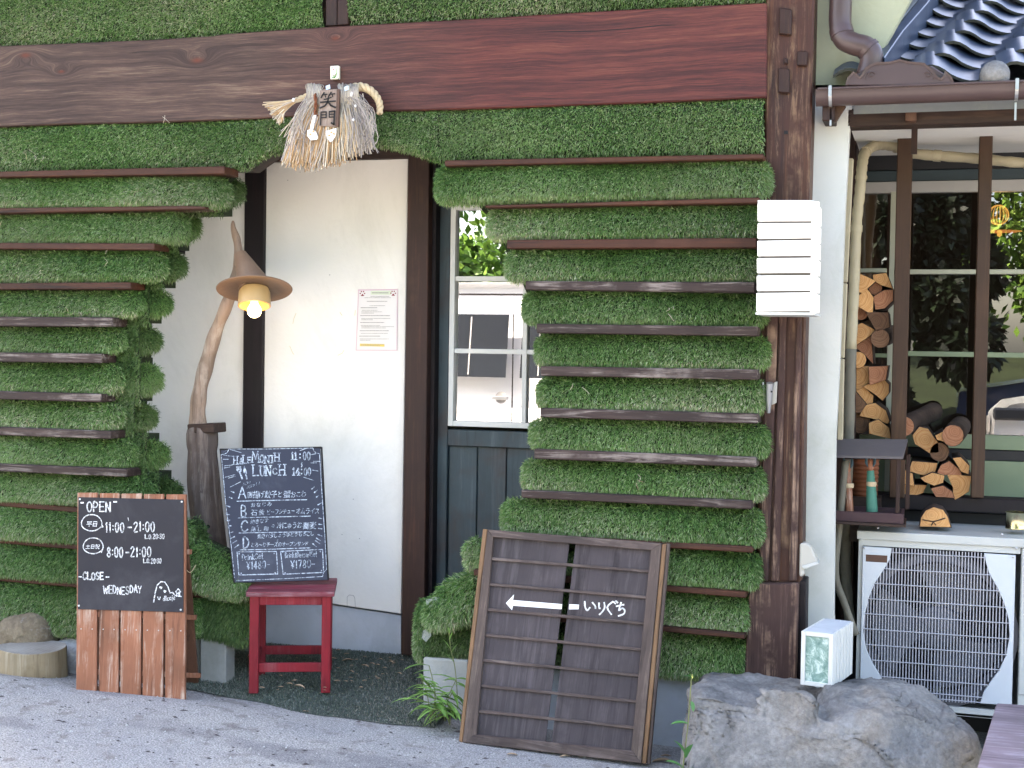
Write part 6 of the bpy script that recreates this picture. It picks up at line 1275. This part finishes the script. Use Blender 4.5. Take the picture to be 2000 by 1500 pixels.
mk('rotten_post', (V, [(k_*n+i, k_*n+(i+1) % n, (k_+1)*n+(i+1) % n, (k_+1)*n+i) for k_ in range(nk) for i in range(n)]+[tuple(range(nk*n, nk*n+n))]), MT['bark_grey'], lm, smooth=True)
kh = M.px(407, 1028, yl_-.062); mk('knot_hole', lathe(kh, (0, -1, 0), [(0, -.004), (.006, 0), (.008, .002)], 10), MT['ink_black'], lm)
MT['shade_tan'] = plain('tan_brown_shade', (130, 104, 84), .55, .1, 10, .3, bs=60, dirt=(110, 76, 56), dirtamt=.6)
hc = M.px(497, 562, .06); ax_ = Vector((-.16, .30, 1)).normalized()
mk('shade_brim', lathe(hc, ax_, [(.05, .006), (.09, .004), (.139, -.004), (.1405, -.006), (.139, -.008), (.09, .0), (.0, .002)], 48), MT['shade_tan'], lm, smooth=40)
cone_top = M.px(469, 496, .10)
mk('shade_cone', tube([hc+ax_*.004, hc.lerp(cone_top, .35), hc.lerp(cone_top, .7), cone_top], [.062, .050, .036, .023], 24), MT['shade_tan'], lm, smooth=40)
mk('shade_arm', tube([hc.lerp(cone_top, .5), M.px(462, 520, yl_)], .012, 8), MT['rust'], lm)
dx_ = -ax_
mk('socket', lathe(hc, dx_, [(.052, .004), (.058, .02), (.060, .055), (.0605, .072), (.0545, .074), (.050, .07), (.046, .035), (0, .03)], 36), MT['ceramic'], lm, smooth=40)
bm_ = NM('bulb_glow'); e_ = bm_.n('ShaderNodeEmission'); e_.inputs[0].default_value = (1, .74, .38, 1); e_.inputs[1].default_value = 2.2; bm_.t.links.new(e_.outputs[0], bm_.out.inputs[0])
bc = hc+dx_*.092
prof_ = [(0, -.046), (.012, -.045), (.013, -.03), (.02, -.018)]+[(.026*math.cos(t), .026*math.sin(t)) for t in np.linspace(-.5, math.pi/2, 9)]
mk('bulb', lathe(bc, dx_, prof_, 24), bm_.m, lm, smooth=True)
pl_ = bpy.data.lights.new('bulb_light', 'POINT'); pl_.energy = .12; pl_.color = (1, .66, .3); pl_.shadow_soft_size = .03
po = bpy.data.objects.new('bulb_light', pl_); C.objects.link(po); po.location = bc+dx_*.045+Vector((0, -.012, 0))

# ================================================================ plants, leaves
def leafblade(base, d, L, wd, bend, fold=.25):
    d = Vector(d).normalized(); s_ = d.cross(Vector((0, 0, 1))); s_ = s_.normalized() if s_.length > .05 else Vector((1, 0, 0)); V, Fc = [], []; p = Vector(base); n = 6
    for i in range(n+1):
        t = i/n; wv = wd*math.sin(math.pi*min(1, t*.92+.08))**.8; up_ = s_.cross(d).normalized()
        V += [tuple(p-s_*wv/2+up_*wv*fold), tuple(p), tuple(p+s_*wv/2+up_*wv*fold)]
        d = (d+Vector((0, 0, -bend/n))).normalized(); p = p+d*L/n
    return V, [(3*i+a, 3*i+3+a, 3*i+4+a, 3*i+1+a) for i in range(n) for a in (0, 1)]
def leafmat(name, c1, c2):
    m = NM(name); oi = m.n('ShaderNodeObjectInfo'); a = m.noise(m.coord(), 30, 3); col = m.mix(a, lin(c1), lin(c2)); hs = m.n('ShaderNodeHueSaturation', i_Color=col); m.t.links.new(m.n('ShaderNodeMapRange', i_0=oi.outputs['Random'], i_3=.7, i_4=1.3).outputs[0], hs.inputs['Value'])
    tr = m.n('ShaderNodeBsdfTranslucent', i_Color=hs.outputs[0]); m.done(hs.outputs[0], .45, .4); mx = m.n('ShaderNodeMixShader'); mx.inputs[0].default_value = .3; m.t.links.new(m.b.outputs[0], mx.inputs[1]); m.t.links.new(tr.outputs[0], mx.inputs[2]); m.t.links.new(mx.outputs[0], m.out.inputs[0]); return m.m
MT['bamboo'] = leafmat('bamboo_leaf', (96, 142, 66), (140, 176, 96)); MT['weed'] = leafmat('weed_leaf', (60, 120, 62), (96, 150, 84)); MT['stem'] = plain('green_brown_stem', (112, 118, 72), .6, .1, 30, 0)
random.seed(21)
bb_ = thing('bamboo_grass', 'clump of light green bamboo grass between the concrete block and the entrance board', 'bamboo grass', tuple(M.px(858, 1412, -.16)))
B0 = M.px(862, 1410, -.16)
for k_, (tx, ty, dp_) in enumerate(((838, 1300, -.20), (828, 1330, -.22), (812, 1366, -.25), (850, 1350, -.24), (884, 1352, -.2), (872, 1372, -.24), (842, 1385, -.27), (818, 1316, -.18), (890, 1330, -.17))):
    T = M.px(tx, ty, dp_); b0_ = B0+Vector((random.uniform(-.04, .05), random.uniform(-.03, .03), 0)); pth = smoothpath([b0_, b0_.lerp(T, .5)+Vector((.01, -.01, .02)), T], 6)
    mk('stem', tube(pth, [.0022]*4+[.0015]*(len(pth)-4), 5), MT['stem'], bb_)
    for j in range(8):
        t = .35+.65*j/7; p = pth[int(t*(len(pth)-1))]; a = random.uniform(0, 6.28); side = -1 if random.random() < .55 else 1
        mk('leaf', leafblade(p, (side*random.uniform(.4, 1), random.uniform(-.7, .3), random.uniform(-.25, .5)), random.uniform(.055, .11), random.uniform(.009, .014), random.uniform(.3, 1.1)), MT['bamboo'], bb_, smooth=True)
ts = thing('seedling', 'thin upright grass stalk in front of the concrete block left of the entrance board', 'grass stalk', tuple(M.px(893, 1390, -.14)))
sp = smoothpath([M.px(x, y, -.15) for x, y in ((894, 1385), (892, 1340), (888, 1300), (881, 1270), (877, 1235))], 6); mk('stem', tube(sp, .0016, 5), MT['stem'], ts)
for t, dx2, dz2, L_ in ((.98, -.1, 1, .03), (.9, .3, 1, .035), (.75, -.5, .9, .05), (.72, .5, .9, .05), (.55, -.6, .8, .05), (.35, .9, .2, .05), (.36, -.9, .0, .045), (.3, .8, -.2, .05)): mk('leaf', leafblade(sp[int(t*(len(sp)-1))], (dx2, -.15, dz2), L_, .008 if dz2 > .5 else .016, .4), MT['bamboo'], ts, smooth=True)
wd_ = thing('weed', 'tall single weed with small flower head in front of the left end of the boulder', 'weed', tuple(M.px(1335, 1498, -.55)))
sp = smoothpath([M.px(x, y, -.6) for x, y in ((1332, 1560), (1334, 1500), (1341, 1440), (1345, 1400), (1350, 1330), (1352, 1318))], 6); mk('stem', tube(sp, .0018, 6), MT['stem'], wd_)
for x_, y_, dx2, dz2, L_, w_ in ((1345, 1414, -1, .25, .055, .02), (1350, 1370, .3, -.8, .03, .014), (1336, 1470, -.35, .75, .055, .02), (1340, 1480, .3, .9, .06, .022), (1334, 1500, -.6, .5, .06, .022), (1336, 1505, .7, .3, .05, .02), (1352, 1324, -.9, .5, .028, .008), (1353, 1322, .6, .6, .02, .008), (1350, 1326, -.3, .8, .02, .008)): mk('leaf', leafblade(M.px(x_, y_, -.6), (dx2, -.3, dz2), L_, w_, .5), MT['weed'], wd_, smooth=True)
mk('flower_head', lathe(M.px(1352, 1322, -.6), (0, 0, 1), [(0, -.006), (.004, 0), (0, .008)], 8), plain('yellow_bud', (200, 200, 110), .6, .1, 30, 0), wd_, smooth=True)
random.seed(9)
LV = [(688, 1290, .034), (706, 1300, .03), (722, 1296, .022), (708, 1283, .012), (682, 1278, .02), (664, 1271, .02), (683, 1311, .018), (664, 1306, .012), (742, 1300, .02), (665, 1331, .02), (689, 1325, .014), (733, 1326, .016), (575, 1340, .034), (570, 1330, .015), (560, 1336, .02), (700, 1318, .01), (655, 1287, .02), (776, 1315, .02), (768, 1295, .026), (638, 1344, .012), (672, 1331, .012), (690, 1372, .02), (590, 1391, .022), (505, 1344, .02), (520, 1352, .022), (1290, 1478, .03), (1310, 1488, .05), (128, 1330, .02), (136, 1340, .016), (990, 1475, .03), (1110, 1478, .025)]
LV += [(random.uniform(520, 800), random.uniform(1285, 1385), random.uniform(.008, .018)) for _ in range(34)]
for i, (x_, y_, L_) in enumerate(LV):
    p = onz(x_, y_, .02); gg_ = gz(p.x)+.006 if y_ > 1350 or x_ > 900 or x_ < 200 else .026; p = onz(x_, y_, gg_)
    a = random.uniform(-.6, .6)+(math.pi if random.random() < .5 else 0); L_ *= 1.25; V, Fc = leafblade((0, 0, 0), (math.cos(a), math.sin(a), .12), L_, L_*.34, random.uniform(.15, .5), .35)
    V = [(p.x+v[0], p.y+v[1], p.z+v[2]+.002) for v in V]
    mk('dry_leaf', (V, Fc), MT['leaf_dry'], None, smooth=True, label='small dry curled tan leaf among the litter in the doorway' if i > 30 else 'larger dry curled tan leaf lying on the ground near the doorway' if x_ < 900 else 'dry brown leaf lying on the ground at the foot of the entrance board', cat='leaf', group='fallen dry leaves' if x_ < 900 else 'dry leaves below the entrance board')
# gravel
gn = 1500; gx = rng.uniform(-3.6, .6, gn); gy_ = rng.uniform(-1.3, -.15, gn)
V, Fc = [], []
for i in range(gn):
    r = abs(random.gauss(.0018, .0016))+.0009; z = gh(gx[i], gy_[i]); o = len(V)
    V += [(gx[i]+r*math.cos(t)*random.uniform(.6, 1.2), gy_[i]+r*math.sin(t)*random.uniform(.6, 1.2), z) for t in (0, 1.57, 3.14, 4.7)]+[(gx[i], gy_[i], z+r*.9)]
    Fc += [(o+k_, o+(k_+1) % 4, o+4) for k_ in range(4)]
mk('loose_grit', (V, Fc), MT['rock_white'], None, kind='stuff', label='loose pale grit scattered over the asphalt', cat='grit')

gn = 900; gx = rng.uniform(-3.6, .6, gn); gy_ = rng.uniform(-1.3, -.12, gn)
V, Fc = [], []
for i in range(gn):
    r = abs(random.gauss(.0016, .0018))+.0009; z = gh(gx[i], gy_[i]); o = len(V); e_ = random.uniform(1, 3.2); a = random.uniform(-.5, .5)
    V += [(gx[i]+r*(math.cos(t)*e_*math.cos(a)-math.sin(t)*math.sin(a)), gy_[i]+r*(math.cos(t)*e_*math.sin(a)+math.sin(t)*math.cos(a)), z) for t in (0, 1.57, 3.14, 4.7)]+[(gx[i], gy_[i], z+r*.8)]
    Fc += [(o+k_, o+(k_+1) % 4, o+4) for k_ in range(4)]
mk('dark_litter', (V, Fc), plain('dark_litter', (74, 70, 70), .9, .2, 40, 0), None, kind='stuff', label='dark specks of grit and leaf litter scattered over the asphalt', cat='litter')
def curl():
    x0, y0 = random.choice([(25, 430), (42, 450), (152, 442), (221, 496), (70, 300), (316, 230), (400, 300), (120, 600), (60, 830), (1180, 430), (1320, 600), (1130, 760), (1250, 940), (1400, 350)]); x0 += random.gauss(0, 14); y0 += random.gauss(0, 6)
    dx, dy = random.uniform(-8, 14), random.uniform(4, 16)
    return [M.px(x0, y0, -.105), M.px(x0+dx*.5+random.gauss(0, 3), y0+dy*.4, -.115), M.px(x0+dx, y0+dy, -.11)], random.choice([0, 3, 4])
og_keep = og; og = lw_
straws(26, curl, None, 'loose_fibre', .0009)
og = og_keep
# ================================================================ what the panes reflect: parked vehicles, trees and an added dark evergreen behind the viewer
def vehicle(name, label, cx, cy, Lh, prof, win_, wid, mt, wheels, rz=0):
    'side profile prof [(x,z)] extruded across the width; win_ = side window quads'
    F0 = lean((cx, cy, 0), yaw=rz); v = thing(name, label, 'van' if 'van' in name else 'car', (0, 0, 0), F0)
    a = [(x, z) for x, z in prof]; n = len(a); V = []
    for y, k_ in ((0, .0), (.0, 1), (wid, 1), (wid, 0)):
        pass
    rows = [(.10, .955), (.0, 1.0), (wid, 1.0), (wid-.10, .955)]
    zc_ = .7
    for y, s_ in rows: V += [(x*s_, y+(max(0, z-.95)*.16 if y < wid/2 else -max(0, z-.95)*.16), zc_+(z-zc_)*s_) for x, z in a]
    Fc = [tuple(range(n-1, -1, -1)), tuple(range(3*n, 4*n))]+[(k_*n+i, k_*n+(i+1) % n, (k_+1)*n+(i+1) % n, (k_+1)*n+i) for k_ in range(3) for i in range(n)]
    # side skins
    mk('body', (V, Fc), mt, v, bev=.02, seg=2, smooth=35)
    for y, sgn in ((-.006, 1), (wid+.006, -1)):
        for q in win_: mk('side_window', ([(x, y+sgn*(max(0, z-.95)*.16)+(.09 if 0 else 0), z) for x, z in q], [tuple(range(len(q)))]), MT['van_dark'], v)
        for wx in wheels:
            w1 = mk('tyre', lathe((wx, y+sgn*.10, .30), (0, -sgn, 0), [(.17, .10), (.27, .10), (.30, .07), (.30, -.08)], 28), MT['dark_plastic'], v, smooth=40); mk('rim', lathe((wx, y+sgn*.10, .30), (0, -sgn, 0), [(0, .095), (.06, .1), (.17, .09), (.18, .05)], 20), MT['steel'], w1, smooth=40)
    return v, F0
MT['van_dark'] = NM('dark_vehicle_glass').done((.02, .024, .03, 1), .04, .6)
cp_ = NM('white_car_paint'); MT['car_white'] = cp_.done((.82, .83, .82, 1), .25, .5); cp_.b.inputs['Coat Weight'].default_value = .6
cb_ = NM('dark_blue_car_paint'); MT['car_blue'] = cb_.done((.02, .045, .11, 1), .25, .5); cb_.b.inputs['Coat Weight'].default_value = .6
kv, F0 = vehicle('parked_van', 'white boxy minivan parked facing the cafe, seen mirrored in the door panes', -6.1, -6.9, 0, [(0, .25), (.02, .8), (.25, 1.0), (.75, 1.62), (1.0, 1.76), (3.5, 1.78), (3.75, 1.6), (3.85, .9), (3.8, .25)], [], 1.6, MT['car_white'], (.75, 3.1))
ysf = 1.606
def vq(n, x0, x1, z0, z1, mt, y=ysf, dep=.01, par=kv): mk(n, box(x0, x1, y, y+dep, z0, z1), mt, par, bev=.003)
for x0, x1 in ((.95, 1.85), (1.95, 2.78), (2.9, 3.5)):
    q = [(x0+(.2 if x0 < 1 else 0), 1.50), (x1, 1.50), (x1, .98), (x0, .98)]
    mk('side_window', ([(x, ysf+.004-max(0, z-.95)*.16, z) for x, z in q], [(0, 1, 2, 3)]), MT['van_dark'], kv)
    for fx_ in (.25, .6): mk('window_line', ([(x0+(x1-x0)*fx_+dd, ysf+.008-max(0, z-.95)*.16, z) for dd, z in ((0, 1.0), (.012, 1.0), (.012, 1.48), (0, 1.48))], [(0, 1, 2, 3)]), MT['grey_frame'], kv)
vq('door_gap', 1.895, 1.905, .3, 1.5, MT['ink_black'], ysf-.004); vq('door_gap', 2.835, 2.845, .3, 1.5, MT['ink_black'], ysf-.004)
for x_ in (2.70, 1.72): vq('door_handle', x_-.02, x_+.11, .80, .825, MT['steel'], ysf+.01, .03); mk('handle_cup', lathe((x_+.045, ysf-.004, .815), (0, 1, 0), [(0, .0), (.04, .004), (.05, .008)], 20), MT['grey_frame'], kv, smooth=True)
vq('roof_rail', .9, 3.5, 1.66, 1.675, MT['ink_black'], ysf-.118, .008)
car2, F2 = vehicle('parked_car', 'dark blue hatchback parked behind the viewer, seen mirrored in the annex window', .35, -13.6, 0, [(0, .3), (.05, .75), (1.0, .92), (1.6, 1.42), (3.0, 1.46), (3.7, .95), (3.95, .85), (3.95, .3)], [], 1.65, MT['car_blue'], (.8, 3.2))
for q in ([(1.15, .95), (1.65, 1.36), (2.3, 1.38), (2.3, .95)], [(2.4, .95), (2.4, 1.38), (2.95, 1.36), (3.4, .95)]): mk('side_window', ([(x, 1.66-max(0, z-.95)*.16, z) for x, z in q], [(0, 1, 2, 3)]), MT['van_dark'], car2)
car3, F3 = vehicle('parked_car', 'white car parked nearer than the blue one, seen mirrored in the annex window', .62, -9.2, 0, [(0, .25), (.02, .62), (.15, .75), (.85, .88), (1.4, 1.3), (2.9, 1.34), (3.5, .9), (3.7, .25)], [], 1.6, MT['car_white'], (.75, 3.0))
for q in ([(.95, .92), (1.45, 1.26), (2.1, 1.28), (2.1, .92)], [(2.2, .92), (2.2, 1.28), (2.75, 1.26), (3.2, .92)]): mk('side_window', ([(x, 1.61-max(0, z-.95)*.16, z) for x, z in q], [(0, 1, 2, 3)]), MT['van_dark'], car3)
mk('headlight', box(.0, .3, 1.56, 1.62, .6, .72), MT['van_dark'], car3, bev=.02); mk('number_plate', box(-.02, 0, .6, 1.0, .45, .6), MT['grey_frame'], car3)
def tree(x, y, H, R_, seed, lab, low=.15, n=9000, dark=False):
    t = thing('tree', lab, 'tree', (x, y, 0)); rg = np.random.default_rng(seed); rs = random.Random(seed)
    mk('trunk', tube(smoothpath([(x, y, -.1), (x+.1, y, H*.3), (x-.1, y+.1, H*.7)], 4), [.16-.11*i/8 for i in range(9)], 9), MT['bark'], t, smooth=True)
    cl = [(x+rs.gauss(0, R_*.5), y+rs.gauss(0, R_*.45), H*(low+(1-low)*rs.random()), R_*rs.uniform(.22, .42)) for _ in range(34)]
    P = []; N = []
    for cx, cy, cz_, r in cl:
        m = n//34; d = rg.normal(0, 1, (m, 3)); d /= np.linalg.norm(d, axis=1)[:, None]; P.append(np.array([cx, cy, cz_])+d*r*rg.uniform(.55, 1.05, (m, 1))); N.append(d)
    P = np.concatenate(P); N = np.concatenate(N)
    pal = [(16, 28, 16), (24, 38, 22), (34, 50, 28)] if dark else [(58, 92, 36), (84, 122, 46), (112, 150, 60), (140, 170, 78)]
    V, F, col = blades(P, N, .16, .10, np.array([[0, 0, -.4]]), .6, pal, .6)
    fast_mesh('crown', V, F, MT['blade'], t, col)
for i, a_ in enumerate([(1.6, -17, 6, 2.4, 1, 'bright green leafy tree standing behind the parked blue car', .1, 22000), (3.9, -16, 5.5, 2.2, 2, 'pale green tree to the right of the parked blue car', .1), (-.62, -10.2, 4.4, 1.0, 3, 'dark evergreen tree behind the viewer', .0, 34000, True), (-4.2, -13.5, 6, 2.2, 4, 'leafy tree growing on the bank behind the white van', .05, 20000), (-7.5, -14, 6, 2.6, 5, 'tall leafy tree at the far left of the bank', .05), (-10.8, -13, 5, 2.4, 6, 'bushy tree at the outer left end of the bank', .05), (7, -17, 7, 2.8, 7, 'broad tree at the right end of the bank', .1)]): tree(*a_)  # the very dark evergreen is added to darken the window reflection
# warm lamp and hanging things inside the annex window
lp2 = M.px(1952, 452, 2.2); pn = thing('pendant_lamp', 'small lit pendant lamp with amber wicker shade seen dimly through the annex window', 'pendant lamp', tuple(lp2))
am = NM('amber_glow'); e_ = am.n('ShaderNodeEmission'); e_.inputs[0].default_value = (1, .5, .12, 1); e_.inputs[1].default_value = .25; am.t.links.new(e_.outputs[0], am.out.inputs[0])
mk('shade', lathe(lp2, (0, 0, 1), [(.10, 0), (.06, .035), (.012, .05)], 20), MT['rust'], pn, smooth=True); mk('bulb', lathe(lp2, (0, 0, -1), [(0, -.02), (.012, 0), (.01, .02), (0, .026)], 10), am.m, pn)
mk('cord', tube([lp2+Vector((0, 0, .05)), lp2+Vector((0, 0, .6))], .003, 5), MT['ink_black'], pn)
wk = thing('wicker_lamp', 'round amber wicker ball lamp glowing behind the annex window', 'wicker lamp', tuple(M.px(1950, 415, 2.0))); wc = M.px(1950, 420, 2.0)
for i in range(9):
    a = i*math.pi/9; mk('wicker_ring', tube([wc+Vector((.045*math.cos(t)*math.cos(a), .045*math.cos(t)*math.sin(a), .045*math.sin(t))) for t in np.linspace(0, 2*math.pi, 22)], .0014, 4), am.m, wk)
pl2 = bpy.data.lights.new('pendant_light', 'POINT'); pl2.energy = 1; pl2.color = (1, .6, .25); pl2.shadow_soft_size = .03; po2 = bpy.data.objects.new('pendant_light', pl2); C.objects.link(po2); po2.location = lp2-Vector((0, 0, .06))
for o in list(C.objects):
    if o.type == 'MESH' and o.get('category') is None and o.parent is None and o.get('kind') is None: print('UNTAGGED', o.name)
print('OBJECTS', len(C.objects), 'tris', sum(len(p.data.polygons) for p in C.objects if p.type == 'MESH'))
